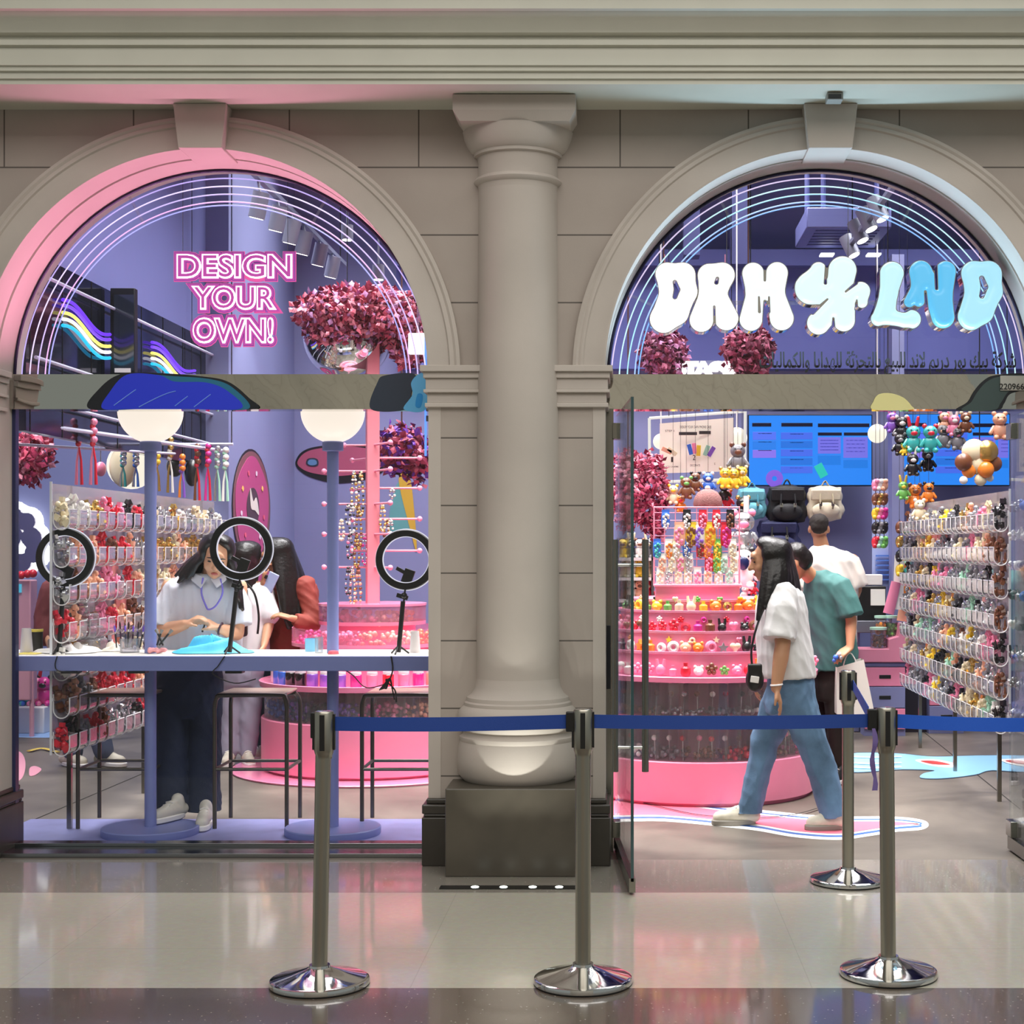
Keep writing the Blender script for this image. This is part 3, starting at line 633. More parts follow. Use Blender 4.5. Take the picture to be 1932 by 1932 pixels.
letter('letter_sign', 'glowing white bubble letter M with a cyan middle drop', [[(1420, 518, 20), (1424, 555, 16), (1416, 604, 21)], [(1465, 517, 20), (1461, 555, 17), (1474, 602, 22)], [(1424, 550, 16), (1460, 550, 16)]], [[(1442, 490, 3), (1442, 531, 2.5)], [(1431, 562, 2), (1432, 590, 3)], [(1450, 562, 2), (1450, 590, 3)]], (1388, 1506, 485, 640), '#eefeff', 1.05)
letter('letter_sign', 'glowing white lobed flower shape in the middle of the sign', [[(1572, 558, 20), (1530, 545, 30), (1543, 512, 15)], [(1588, 512, 26), (1580, 560, 22)], [(1590, 562, 10), (1622, 552, 17), (1625, 572, 10)], [(1577, 572, 20), (1543, 611, 21)], [(1590, 568, 21), (1591, 606, 20)]], [[(1557, 500, 2), (1556, 536, 3.5)], [(1594, 552, 2), (1614, 536, 3.5)], [(1560, 566, 2), (1532, 592, 4)], [(1571, 602, 2.5), (1571, 640, 6)], [(1615, 568, 2), (1614, 585, 4)]], (1488, 1652, 476, 645), '#e0faff', 1.0, 4.)
letter('letter_sign', 'glowing pale blue bubble letter L', [[(1681, 518, 22), (1675, 555, 16), (1668, 592, 19), (1655, 603, 13)], [(1668, 598, 15), (1705, 606, 12), (1718, 604, 17)]], [], (1628, 1748, 485, 640), '#c4f0fa', 1.0)
letter('letter_sign', 'glowing sky blue bubble letter N', [[(1735, 515, 20), (1735, 545, 17), (1714, 571, 10)], [(1728, 560, 12), (1732, 570, 10)], [(1735, 515, 20), (1763, 560, 19), (1776, 600, 20)], [(1782, 514, 19), (1778, 560, 16), (1779, 600, 19)]], [[(1763, 490, 4), (1765, 546, 3.5)], [(1744, 552, 3), (1747, 590, 4)]], (1688, 1812, 485, 640), '#62c2f0', .95, 4.)
letter('letter_sign', 'glowing pale blue bubble letter D at the end of the sign', [[(1835, 518, 22), (1862, 520, 24), (1867, 552, 21), (1849, 590, 22), (1830, 601, 23)], [(1835, 518, 22), (1835, 555, 16), (1828, 597, 22)], [(1840, 545, 15), (1862, 548, 18)]], [[(1850, 527, 5.5), (1855, 543, 7.5), (1850, 560, 5.5)]], (1795, 1902, 485, 640), '#a9e3f6', 1.0)
hw = thing('letter_rail', 'thin clear rail behind the bubble letters hung on wires', 'rail', (X(1565, 7.795), 7.795, Z(570, 7.795)))
MB().box(X(1240, 7.795), X(1880, 7.795), 7.79, 7.80, Z(575, 7.795), Z(568, 7.795)).build('rail', ACRYL, hw, smooth=False)
for px in (1371, 1600):
    MB().cyl(P(px, 570, 7.795), P(px, 345 if px > 1500 else 400, 7.795), .0015, n=6).build('hanging_wire', STEEL, hw)
# black Arabic lettering on the doorway fanlight
FORMS = {'ا': (0xFE8D, 0xFE8E), 'ب': (0xFE8F, 0xFE90, 0xFE91, 0xFE92), 'ت': (0xFE95, 0xFE96, 0xFE97, 0xFE98), 'ج': (0xFE9D, 0xFE9E, 0xFE9F, 0xFEA0), 'د': (0xFEA9, 0xFEAA), 'ر': (0xFEAD, 0xFEAE), 'ز': (0xFEAF, 0xFEB0),
         'ش': (0xFEB5, 0xFEB6, 0xFEB7, 0xFEB8), 'ع': (0xFEC9, 0xFECA, 0xFECB, 0xFECC), 'ك': (0xFED9, 0xFEDA, 0xFEDB, 0xFEDC), 'ل': (0xFEDD, 0xFEDE, 0xFEDF, 0xFEE0), 'م': (0xFEE1, 0xFEE2, 0xFEE3, 0xFEE4), 'ن': (0xFEE5, 0xFEE6, 0xFEE7, 0xFEE8),
         'ه': (0xFEE9, 0xFEEA, 0xFEEB, 0xFEEC), 'و': (0xFEED, 0xFEEE), 'ي': (0xFEF1, 0xFEF2, 0xFEF3, 0xFEF4), 'ة': (0xFE93, 0xFE94), 'ئ': (0xFE89, 0xFE8A, 0xFE8B, 0xFE8C), 'لا': (0xFEFB, 0xFEFC)}
def shape_arabic(s):
    words = []
    for wd in s.split(' '):
        u = []; i = 0
        while i < len(wd):
            if wd[i:i + 2] == 'لا': u.append('لا'); i += 2
            else: u.append(wd[i]); i += 1
        g = []
        for i, ch in enumerate(u):
            f = FORMS[ch]; prev = i > 0 and len(FORMS[u[i - 1]]) == 4; nxt = i + 1 < len(u) and len(f) == 4
            g.append(chr(f[(3 if prev else 2) if nxt else (1 if prev else 0)]))
        words.append(''.join(g))
    return ' '.join(words)[::-1]
at = shape_arabic('شركة بيك يور دريم لاند للبيع بالتجزئة للهدايا والكماليات')
am = fit(at, (1433, 662, 1917, 710), GY - .002, .001, ((0, 0),), font_off=.02)[0]
tag(am.build('arabic_lettering', mat('vinyl_black', '#0b0b10', .5), smooth=False), 'black Arabic shop lettering on the doorway fanlight glass', 'lettering')
# small white vinyl hours text at the right edge of the window fanlight
vt = fit('OPEN DAILY', (806, 622, 822, 662), GY - .3, .001, ((0, 0),)) if False else None

# ---------------------------------------------------------------- queue barrier posts
BELT = mat('blue_webbing', '#0b55c4', .55, bump=.3, bscale=900)
BELTD = mat('navy_webbing', '#0a3a8c', .55, bump=.3, bscale=900)
def barrier(x, y, top, label, lean=0.):
    t = thing('queue_barrier_post', label, 'barrier post', (x, y, 0), 'polished steel queue posts')
    MB().lathe([(0, 0), (.166, 0), (.1735, .004), (.1745, .014), (.172, .022), (.166, .025), (.16, .0262), (.10, .042), (.05, .058), (.038, .064), (.036, .072), (0, .072)], (x, y, 0), 72).build('base', CHROME, t, angle=30)
    MB().lathe([(.0, 0), (.17, 0), (.174, .002), (.174, .006), (0, .006)], (x, y, 0), 48).build('rubber_foot', BLACK, t)
    sh = lambda z: lean * z
    MB().tube([(x, y, .06), (x + sh(top - .155), y, top - .155)], .0272, 32).build('post', POSTM, t)
    xt = x + sh(top)
    MB().lathe([(.0285, top - .165), (.0285, top - .155), (.0325, top - .145), (.0345, top - .135), (.0345, top - .006), (.031, top), (0, top)], (xt, y, 0), 40).build('head', POSTM, t)
    for a in (-90, 0, 90, 180):
        sl = MB(); r = math.radians(a); sl.obox((xt + .0335 * math.cos(r), y + .0335 * math.sin(r), top - .072), (.012, .017, .125), (0, 0, r)); sl.build('belt_slot', BLACK, t, smooth=False)
    MB().lathe([(0, top + .001), (.026, top + .001), (.029, top - .001)], (xt, y, 0), 24).build('top_cap', CHROME, t)
    return t, xt, y, top
b1 = barrier(X(603, 5.39), 5.39, Z(1342, 5.39), 'steel queue post at the open end of the blue belt', .016)
b2 = barrier(X(1100, 5.41), 5.41, Z(1338, 5.41), 'steel queue post standing before the stone column')
b3 = barrier(X(1676, 5.51), 5.51, Z(1335, 5.51), 'steel queue post with a purple ribbon hanging from its clip', -.008)
b4 = barrier(X(1600, 7.05), 7.05, Z(1265, 7.05), 'smaller steel queue post standing in the doorway behind the belts')
def belt(owner, p0, p1, hgt, m, sag=.006):
    """webbing strap from p0 to p1 (top edges), with an end clip"""
    p0, p1 = Vector(p0), Vector(p1); d = (p1 - p0); n = Vector((-d.y, d.x, 0)).normalized() * .0011; k = 24; vs = []
    for i in range(k + 1):
        t = i / k; p = p0.lerp(p1, t) - Vector((0, 0, sag * 4 * t * (1 - t)))
        tw = math.sin(t * PI) * .002
        for s, dz in ((-1, 0), (1, 0), (1, -hgt), (-1, -hgt)): vs.append(p + n * s + Vector((0, tw * (1 if dz == 0 else -1), dz)))
    MB().add(vs, [(i * 4 + j, i * 4 + (j + 1) % 4, i * 4 + 4 + (j + 1) % 4, i * 4 + 4 + j) for i in range(k) for j in range(4)] + [(0, 1, 2, 3), (k * 4 + 3, k * 4 + 2, k * 4 + 1, k * 4)]).build('belt', m, owner, smooth=False)
def clip(owner, x, y, z, w_=.03, hgt=.07, lab='black clip'):
    o = MB().box(x - w_ / 2, x + w_ / 2, y - .012, y + .012, z - hgt / 2, z + hgt / 2).build('belt_clip', BLACK, owner, bevel=.003); return o
zt1, zt2, zt3 = Z(1352, 5.39), Z(1348, 5.41), Z(1347, 5.51)
belt(b1[0], (b1[1] + .03, 5.39, zt1), (b2[1] - .05, 5.41, zt2), .0495, BELTD)
clip(b1[0], b2[1] - .045, 5.41, zt2 - .025); clip(b1[0], b1[1] - .035, 5.39, zt1 - .03, .022, .09)
belt(b2[0], (b2[1] + .03, 5.41, zt2), (b3[1] - .06, 5.51, zt3), .048, BELTD)
clip(b2[0], b3[1] - .05, 5.51, zt3 - .02, .034, .075)
belt(b3[0], (b3[1] + .03, 5.51, zt3), (X(1990, 5.51), 5.51, Z(1354, 5.51)), .0495, BELT)
belt(b4[0], (b4[1] + .02, 7.03, Z(1282, 7.05)), (b3[1] - .055, 5.56, zt3 + .02), .0495, BELT, .0)
# purple ribbon looped on the clip of the near post
rb = MB(); rp_ = [(b3[1] - .048 + .006 * math.sin(i * .9), 5.49 - .003 * i % .01, zt3 - .05 - i * .022) for i in range(11)]
vs = []
for i, p in enumerate(rp_):
    hw_ = .006 + .004 * abs(math.sin(i * .8)); vs += [(p[0] - hw_, p[1], p[2]), (p[0] + hw_, p[1] + .004, p[2]), (p[0] + hw_, p[1] + .006, p[2]), (p[0] - hw_, p[1] + .002, p[2])]
rb.add(vs, [(i * 4 + j, i * 4 + (j + 1) % 4, i * 4 + 4 + (j + 1) % 4, i * 4 + 4 + j) for i in range(10) for j in range(4)])
tag(rb.build('ribbon', mat('purple_ribbon', '#6c5a92', .5)), 'short purple ribbon hanging from the clip of the near queue post', 'ribbon')
# ---------------------------------------------------------------- window counter, globe lamps, stools, ring lights
LAVM = mat('lavender_metal', '#7f88c2', .4, var=.02)
TABLE = mat('white_counter_top', '#fbf6ea', .3)
xa, xb = AL - 1.30, AL + 1.20
pf = thing('window_platform', 'low lavender platform behind the shop window under the counter', 'platform', (AL, 8.2, 0))
MB().box(xa, xb, 7.87, 8.62, 0, .014).build('deck', mat('platform_paint', '#8f92c6', .45, var=.12, scale=5), pf, bevel=.003)
ct = thing('window_counter', 'long white-topped lavender counter across the shop window', 'counter', (AL, 8.18, .9))
MB().box(xa, xb, 7.92, 8.45, .962, .975).build('top', TABLE, ct, bevel=.003)
MB().box(xa, xb, 7.905, 7.925, .90, .976).build('front_fascia', LAVM, ct, bevel=.002)
MB().box(xa, xb, 7.93, 8.44, .93, .962).build('underframe', LAVD, ct, smooth=False)
def globe_lamp(px, label):
    y = 8.17; x = X(px, y); zc = Z(776, y)
    t = thing('globe_lamp', label, 'lamp', (x, y, .014), 'globe lamps through the counter')
    MB().lathe([(0, .014), (.25, .014), (.253, .02), (.253, .05), (.248, .055), (0, .055)], (x, y, 0), 64).build('base', LAVM, t)
    MB().cyl((x, y, .05), (x, y, zc - .20), .031, n=24).build('pole', LAVM, t)
    MB().lathe([(.031, zc - .215), (.055, zc - .21), (.056, zc - .166), (.05, zc - .16), (0, zc - .16)], (x, y, 0), 32).build('collar', LAVM, t)
    MB().sph((x, y, zc), .169, 40, 24).build('globe', emis('globe_glow', '#fff0e0', 1.02), t)
    return t
globe_lamp(284, 'glowing white globe lamp on a lavender pole through the counter beside the woman in white')
globe_lamp(628, 'glowing white globe lamp on a lavender pole before the pink bracelet tree')
STOOLM = mat('stool_metal', '#5d5852', .35, .7)
def stool(px_l, px_r, label):
    y0, y1 = 8.32, 8.66; x0, x1 = X(px_l, y0), X(px_r, y0); zs = .735; r = .0115; cx = (x0 + x1) / 2
    t = thing('bar_stool', label, 'stool', (cx, (y0 + y1) / 2, .014), 'metal bar stools under the counter')
    for x in (x0, x1):
        s = 1 if x < cx else -1
        MB().tube(smooth_pts([(x, y0, .014), (x, y0, .55), (x, y0, zs - .05), (x + .012 * s, y0 + .02, zs - .012), (x + .02 * s, y0 + .06, zs)]), r, 10).build('leg', STOOLM, t)
        MB().tube(smooth_pts([(x, y1, .014), (x, y1, .5), (x, y1, zs - .08), (x + .012 * s, y1 - .02, zs - .03), (x + .02 * s, y1 - .06, zs - .01)]), r, 10).build('leg', STOOLM, t)
    fr = MB()
    for z in (.335,):
        for a, b in (((x0, y0), (x1, y0)), ((x0, y1), (x1, y1)), ((x0, y0), (x0, y1)), ((x1, y0), (x1, y1))): fr.cyl((*a, z), (*b, z), .009, n=8)
    fr.build('footrest', STOOLM, t)
    sf = MB(); sf.tube(smooth_pts([(x0, y0, zs - .07), (x0 + .012, y0, zs - .012), (x0 + .05, y0, zs), (x1 - .05, y0, zs), (x1 - .012, y0, zs - .012), (x1, y0, zs - .07)]), r, 10)
    sf.build('seat_rail', STOOLM, t); MB().tube([(x0 + .02, y1 - .01, zs - .02), (x1 - .02, y1 - .01, zs - .02)], r, 10).build('seat_rail', STOOLM, t)
    MB().box(x0 + .012, x1 - .012, y0 + .005, y1 - .005, zs - .006, zs + .012).build('seat', mat('stool_seat', '#b39a8c', .3, .6), t, bevel=.008)
    return t
def smooth_pts(p, n=5):
    return [Vector(q) for q in smooth_poly3(p, n)]
def smooth_poly3(pts, n):
    out = []; k = len(pts)
    for i in range(k - 1):
        p = [np.array(pts[min(max(i + j, 0), k - 1)], float) for j in (-1, 0, 1, 2)]
        for t in np.linspace(0, 1, n, endpoint=False):
            out.append(.5 * (2 * p[1] + (p[2] - p[0]) * t + (2 * p[0] - 5 * p[1] + 4 * p[2] - p[3]) * t * t + (3 * p[1] - p[0] - 3 * p[2] + p[3]) * t ** 3))
    out.append(np.array(pts[-1], float)); return out
stool(147, 287, 'metal bar stool beside the lavender pole of the first globe lamp')
stool(405, 541, 'metal bar stool between the woman in dark trousers and the second lamp pole')
stool(683, 820, 'metal bar stool half hidden behind the window jamb near the column')
RINGW = emis('ring_diffuser', '#f4f2ff', .75)
def ring_light(px, py, r, pxb, label):
    y = 8.08; c = P(px, py, y); k = y / F; ro = r * k; ri = ro - 13 * k
    t = thing('ring_light', label, 'ring light', (X(pxb, y), y, .975), 'black ring lights on the counter')
    mb = MB(); mb.lathe([(ri, 0), (ro - .004, 0), (ro, .004), (ro, .02), (ro - .004, .024), (ri, .024), (ri, 0)], (0, 0, 0), 64)
    mb.v = [(c.x + v[0], y + v[2] - .012, c.z + v[1]) for v in mb.v]; mb.build('ring', mat('ring_black', '#0c0c0e', .35), t)
    mb = MB(); mb.lathe([(ri - .004, 0), (ri + .003, -.002), (ri + .003, .018), (ri - .004, .016), (ri - .004, 0)], (0, 0, 0), 64)
    mb.v = [(c.x + v[0], y + v[2] - .008, c.z + v[1]) for v in mb.v]; mb.build('light_strip', RINGW, t)
    mb = MB(); mb.lathe([(ro - .002, .022), (ro + .005, .026), (ro + .001, .032), (ro - .012, .030), (ro - .002, .022)], (0, 0, 0), 64)
    mb.v = [(c.x + v[0], y + v[2] - .012, c.z + v[1]) for v in mb.v]; mb.build('diffuser_rim', RINGW, t)
    zb = c.z - ro
    MB().cyl((X(pxb, y), y, .985), (c.x * .6 + X(pxb, y) * .4, y, zb - .06), .0125, n=12).build('pole', BLACK, t)
    MB().cyl((X(pxb, y), y, .985), (c.x * .9 + X(pxb, y) * .1, y, zb + .01), .005, n=10).build('inner_pole', BLACK, t)
    h = MB(); h.sph((c.x - .01, y, zb - .03), .017); h.obox((c.x - .02, y + .005, zb - .035), (.06, .02, .022), (0, .3, 0)); h.build('joint', BLACK, t)
    p = MB(); p.obox((c.x + .01, y + .01, c.z - ro * .55), (.055, .02, .075), (0, .35, 0)); p.cyl((c.x, y + .01, c.z - ro * .75), (c.x, y, zb), .006, n=8); p.obox((c.x - .03, y + .012, c.z - ro * .35), (.05, .014, .02), (0, .5, 0)); p.build('phone_clamp', BLACK, t, bevel=.003)
    for a in (0, 120, 240):
        g = MB(); ar = math.radians(a + 20); g.cyl((X(pxb, y), y, 1.02), (X(pxb, y) + .055 * math.cos(ar), y + .055 * math.sin(ar), .979), .005, n=8); g.build('tripod_foot', BLACK, t)
    return t
ring_light(123, 1052, 55, 111, 'black ring light at the far end of the counter by the white cloth')
ring_light(455, 1035, 59, 433, 'black ring light in front of the face of the woman in white')
ring_light(766, 1056, 57, 752, 'black ring light before the pink bracelet tree near the column')
# cables hanging from the counter front
def cable(name, pts, r, label, m=BLACK):
    o = MB().tube(smooth_pts(pts), r, 6).build(name, m); return tag(o, label, 'cable', 'power cables along the counter')
yy = 7.895
cable('power_cable', [(X(108, yy), yy, Z(1238, yy)), (X(104, yy), yy, Z(1255, yy)), (X(112, yy), yy, Z(1266, yy)), (X(150, yy), yy, Z(1270, yy))], .003, 'thin black cable over the counter edge under the first ring light')
cable('power_cable', [(X(424, yy), yy, Z(1238, yy)), (X(412, yy), yy, Z(1256, yy)), (X(402, yy), yy, Z(1272, yy)), (X(440, yy), yy + .03, Z(1290, yy)), (X(480, yy), yy + .03, Z(1282, yy))], .003, 'thin black cable over the counter edge under the middle ring light')
cable('power_cable', [(X(738, yy), yy, Z(1238, yy)), (X(741, yy), yy, Z(1262, yy)), (X(736, yy), yy, Z(1280, yy)), (X(728, yy), yy, Z(1284, yy)), (X(745, yy), yy, Z(1302, yy)), (X(748, yy), yy, Z(1325, yy))], .004, 'bunched black cable hanging from the counter below the last ring light')
cable('power_cable', [(X(650, yy), yy + .02, Z(1265, yy)), (X(665, yy), yy + .02, Z(1275, yy)), (X(690, yy), yy + .02, Z(1298, yy)), (X(728, yy), yy + .01, Z(1290, yy)), (X(734, yy), yy, Z(1282, yy))], .003, 'thin black cable drooping under the counter to the bunched cable')
ps = thing('cable_tie_knot', 'black knot of folded cable hanging below the counter', 'cable', (X(730, yy), yy, Z(1315, yy)))
kb = MB()
for k in range(5): kb.tube(smooth_pts([(X(716 + 3 * k, yy), yy - .004 * k, Z(1302 - k, yy)), (X(726 + k, yy), yy - .01, Z(1290 + 2 * k, yy)), (X(736, yy), yy, Z(1280 + k, yy)), (X(740 + k, yy), yy, Z(1300 + 5 * k, yy))]), .0035, 6)
kb.build('loops', BLACK, ps)
for px, lab in ((135, 'black power adapter under the counter by the first ring light'), (262, 'black power adapter under the counter by the first lamp pole'), (444, 'dark power strip under the counter by the middle ring light')):
    tag(MB().box(X(px - 18, 7.95), X(px + 14, 7.95), 7.93, 8.0, .885, .905).build('power_adapter', BLACK, bevel=.003), lab, 'power adapter', 'adapters under the counter')

# things lying on the counter
TZ = .975
def cloth(name, m, cx, cy, rx, ry, h, label, seed):
    rr = random.Random(seed); n = 46; vs = []; k = 18
    for j in range(k + 1):
        q = j / k
        for i in range(n):
            a = 2 * PI * i / n; e = 1 + .10 * math.sin(3 * a + seed) + .05 * math.sin(7 * a + 2 * seed)
            z = TZ + .004 + h * (1 - q ** 2.2) * (.62 + .38 * math.sin(5 * a * .5 + 9 * q + seed)) * (1 - .3 * math.sin(11 * q + 2 * a))
            vs.append((cx + rx * q * e * math.cos(a), cy + ry * q * e * math.sin(a), max(z, TZ + .003)))
    mb = MB().add(vs, [(j * n + i, j * n + (i + 1) % n, (j + 1) * n + (i + 1) % n, (j + 1) * n + i) for j in range(k) for i in range(n)])
    return tag(mb.build(name, m, angle=70, fixn=False), label, 'cloth')
cloth('folded_cloth', mat('aqua_fabric', '#52c3ea', .6), X(400, 8.2), 8.2, .215, .15, .075, 'crumpled aqua cloth on the counter before the woman in white', 2)
cloth('folded_cloth', mat('white_fabric', '#e9e6e2', .7), X(130, 8.2), 8.2, .17, .12, .05, 'crumpled white cloth on the counter beside the first ring light', 5)
cloth('face_towel', mat('cream_fabric', '#efe6d8', .8), X(212, 8.3), 8.3, .06, .05, .04, 'small cream towel bundle beside the brush pot', 8)
def cup(px, y, r0, r1, h, m, label, content=None, name='cup'):
    x = X(px, y); t = thing(name, label, 'cup', (x, y, TZ))
    MB().lathe([(0, TZ), (r0, TZ), (r1, TZ + h), (r1 - .003, TZ + h), (r0 - .003, TZ + .004), (0, TZ + .004)], (x, y, 0), 24).build('body', m, t)
    if content: MB().lathe([(0, TZ + h * .75), (r1 - .004, TZ + h * .75)], (x, y, 0), 20).build('fill', content, t)
    return t
YEL = mat('yellow_card', '#f2dd62', .5)
cup(50, 8.2, .034, .024, .13, mat('frosted_plastic', '#e8e4ea', .4), 'white tapered bottle standing on the yellow card')
tag(MB().box(X(35, 8.1), X(75, 8.1), 8.05, 8.2, TZ + .0005, TZ + .004).build('paper_card', YEL, smooth=False), 'yellow card lying at the far end of the counter', 'card')
bt = cup(70, 8.32, .03, .03, .12, mat('dark_jar', '#2c2a24', .3), 'dark round jar with a yellow rim on the counter')
MB().lathe([(.0305, TZ + .105), (.0325, TZ + .107), (.0325, TZ + .118), (.0305, TZ + .12)], (X(70, 8.32), 8.32, 0), 24).build('rim', YEL, bt)
bp = cup(245, 8.22, .05, .055, .075, glassy('brush_pot_glass', (.9, .9, .93), .08, .05, .1), 'clear pot holding dark makeup brushes on the counter', name='brush_pot')
for i, px in enumerate((222, 230, 238, 243, 250, 258, 266, 272, 277)):
    b = P(px - 2 + i % 3, 1222, 8.22); tip = P(px + (i - 3) * 2.0, 1180 - (i * 7) % 14, 8.20 + .02 * (i % 3))
    t = thing('makeup_brush', 'dark handled makeup brush standing in the clear pot, %s from its far end' % nth(i), 'brush', b, 'brushes in the clear pot')
    MB().tube([b, b.lerp(tip, .55), b.lerp(tip, .62)], [.0035, .005, .004], 8).build('handle', mat('brush_handle_%d' % (i % 3), ('#20202c', '#4a2c44', '#1b2440')[i % 3], .35), t)
    MB().tube([b.lerp(tip, .62), b.lerp(tip, .72)], .0042, 8).build('ferrule', CHROME, t)
    MB().tube([b.lerp(tip, .72), b.lerp(tip, .9), tip], [.004, .006, .002], 8).build('bristles', mat('brush_hair_%d' % (i % 2), ('#7c5bd0', '#3d2b28')[i % 2], .8), t)
for i, (px, ang) in enumerate(((300, .7), (308, -.5), (296, .2))):
    t = thing('makeup_brush', 'short dark brush propped on the pink puff, %s of three' % nth(i), 'brush', P(px, 1224, 8.1), 'brushes on the pink puff')
    a = P(px, 1222, 8.1) + Vector((0, 0, .012)); b = a + Vector((math.sin(ang) * .07, .02, .06)); MB().tube([a, b], .005, 8).build('handle', BLACK, t); MB().tube([b, b + (b - a) * .35], [.006, .010], 8).build('bristles', mat('brush_grey', '#8c8a88', .9), t)
pp = MB()
for k in range(16): pp.sph((X(298, 8.12) + R.uniform(-.05, .05), 8.12 + R.uniform(-.03, .03), TZ + .012 + R.uniform(0, .012)), R.uniform(.01, .016), 8, 6)
tag(fuse(pp, 'powder_puff', mat('puff_pink', '#e8a1a6', .9), None, .006, 3, origin=(X(298, 8.12), 8.12, TZ)), 'pink powder puff on the counter edge beside the aqua cloth', 'puff')
cup(588, 8.3, .036, .036, .07, mat('blue_gel', '#7fc4e6', .2, coat=.5), 'pale blue jar on the counter beside the second lamp pole')
cup(602, 8.18, .022, .022, .085, glassy('tumbler_glass', (.9, .93, .95), .1, .03, .12), 'clear tumbler on the counter beside the second lamp pole')
tag(MB().lathe([(0, TZ + .001), (.03, TZ + .001), (.026, TZ + .016), (.012, TZ + .02), (0, TZ + .02)], (X(629, 8.08), 8.08, 0), 20).build('bottle_stopper', mat('pink_red_cap', '#e36a78', .4)), 'small pink-red cap at the foot of the second lamp pole', 'stopper')
cup(783, 8.2, .03, .022, .115, mat('clear_white_bottle', '#e6dfe0', .2), 'pale tapered bottle on the counter near the window jamb')
# ---------------------------------------------------------------- small goods used in many places
PAL = {'red': '#d8283c', 'pink': '#f58fb0', 'yellow': '#f6cf3a', 'orange': '#f08a32', 'white': '#f5f1ea', 'black': '#1c1a1c', 'brown': '#7a4a30', 'blue': '#3f74d8', 'green': '#6fb85a', 'purple': '#8d5fc8', 'cream': '#f2e2bd', 'gold': '#d9b266', 'silver': '#c9c9cc', 'teal': '#3fb5b0', 'magenta': '#d6338f', 'mint': '#a9dcc0', 'peach': '#f6b795', 'grey': '#8a888c'}
def cm(c):
    if c == 'gold': return mat('charm_gold', PAL[c], .25, .8)
    if c == 'silver': return mat('charm_silver', PAL[c], .2, .8)
    return mat('charm_' + c, PAL[c], .35, coat=.4)
def proto(mb, name):
    me = mb.mesh(name, (0, 0, 0)); me.materials.append(cm('red')); return me
def star_poly(n, r0, r1):
    return [((r0 if i % 2 == 0 else r1) * math.sin(PI * i / n), (r0 if i % 2 == 0 else r1) * math.cos(PI * i / n)) for i in range(2 * n)]
up_ = lambda u, v, d: (u, d - .006, v + .022)
CH = {}
m = MB(); m.sph((-.0085, 0, .026), (.0115, .008, .011), 10, 7); m.sph((.0085, 0, .026), (.0115, .008, .011), 10, 7); m.tube([(0, 0, .026), (0, 0, .002)], [.018, .002], 10, ell=.5); CH['heart'] = proto(m, 'heart_charm')
m = MB(); m.prism(star_poly(5, .022, .010), up_, .012); CH['star'] = proto(m, 'star_charm')
m = MB(); m.sph((0, 0, .022), (.008, .008, .008), 8, 6)
for k in range(5): m.sph((.013 * math.cos(2 * PI * k / 5 + .3), 0, .022 + .013 * math.sin(2 * PI * k / 5 + .3)), (.008, .006, .008), 8, 6)
CH['flower'] = proto(m, 'flower_charm')
m = MB(); m.sph((0, 0, .02), (.02, .015, .018), 12, 8); m.sph((-.013, 0, .036), .007, 8, 6); m.sph((.013, 0, .036), .007, 8, 6); m.sph((0, -.014, .017), (.008, .005, .006), 8, 5); CH['bear'] = proto(m, 'bear_charm')
m = MB(); m.lathe([(.008, -.006), (.012, -.009), (.018, -.006), (.020, 0), (.018, .006), (.012, .009), (.008, .006), (.006, 0), (.008, -.006)], (0, 0, 0), 14); m.v = [(v[0], v[2], v[1] + .02) for v in m.v]; CH['ring'] = proto(m, 'ring_charm')
m = MB(); m.tube([(0, 0, 0), (0, 0, .008), (0, 0, .024), (0, 0, .03), (0, 0, .04)], [.012, .015, .015, .006, .007], 12); CH['bottle'] = proto(m, 'bottle_charm')
m = MB(); m.sph((0, 0, .018), (.016, .014, .018), 12, 8); m.tube([(-.009, 0, .03), (-.012, 0, .052)], [.006, .004], 8); m.tube([(.009, 0, .03), (.012, 0, .052)], [.006, .004], 8); CH['bunny'] = proto(m, 'bunny_charm')
CHK = list(CH)
def charm(kind, col, loc, scale, rz, label, group):
    o = bpy.data.objects.new(kind + '_charm', CH[kind]); link(o); o.location = loc; o.scale = (scale,) * 3; o.rotation_euler = (0, 0, rz)
    setmat(o, cm(col)); tag(o, label, 'charm', group); return o

PACR = glassy('pink_clear_acrylic', (1, .72, .84), .05, .04, .28, (.95, .42, .58))
PINKT = mat('pink_acrylic_tier', '#f58fb2', .25, coat=.5)
# ---------------------------------------------------------------- doorway kiosk: drum, lollipop wells, charm tiers, grid rack
kx, ky = .472, 9.78
kd = thing('charm_kiosk', 'round pink charm kiosk with stepped tiers inside the doorway', 'display stand', (kx, ky, 0))
MB().lathe([(.70, 0), (.705, .02), (.727, .025), (.727, .262), (.722, .268), (0, .268)], (kx, ky, 0), 80).build('drum', PINK, kd)
MB().lathe([(0, .505), (.70, .505), (.722, .507), (.722, .53), (.70, .532), (0, .532)], (kx, ky, 0), 72).build('ledge', PINKT, kd)
MB().lathe([(0, .735), (.72, .735), (.745, .738), (.748, .768), (.742, .772), (.70, .770), (0, .770)], (kx, ky, 0), 72).build('ledge', PINKT, kd)
for z0, z1 in ((.27, .50), (.535, .733)):
    MB().lathe([(.715, z0), (.715, z1)], (kx, ky, 0), 72).build('clear_wall', ACRYL, kd)
    MB().lathe([(.50, z0), (.50, z1)], (kx, ky, 0), 40).build('inner_core', mat('kiosk_core', '#e3b0bf', .5), kd)
    for k in range(26):
        a = PI + PI * (k + .5) / 26; d_ = MB().obox((kx + .61 * math.cos(a), ky + .61 * math.sin(a), (z0 + z1) / 2), (.20, .003, z1 - z0 - .01), (0, 0, a)); d_.build('divider', ACRYL, kd, smooth=False)
tiers = [(.77, .70), (.90, .635), (1.02, .57), (1.14, .505)]
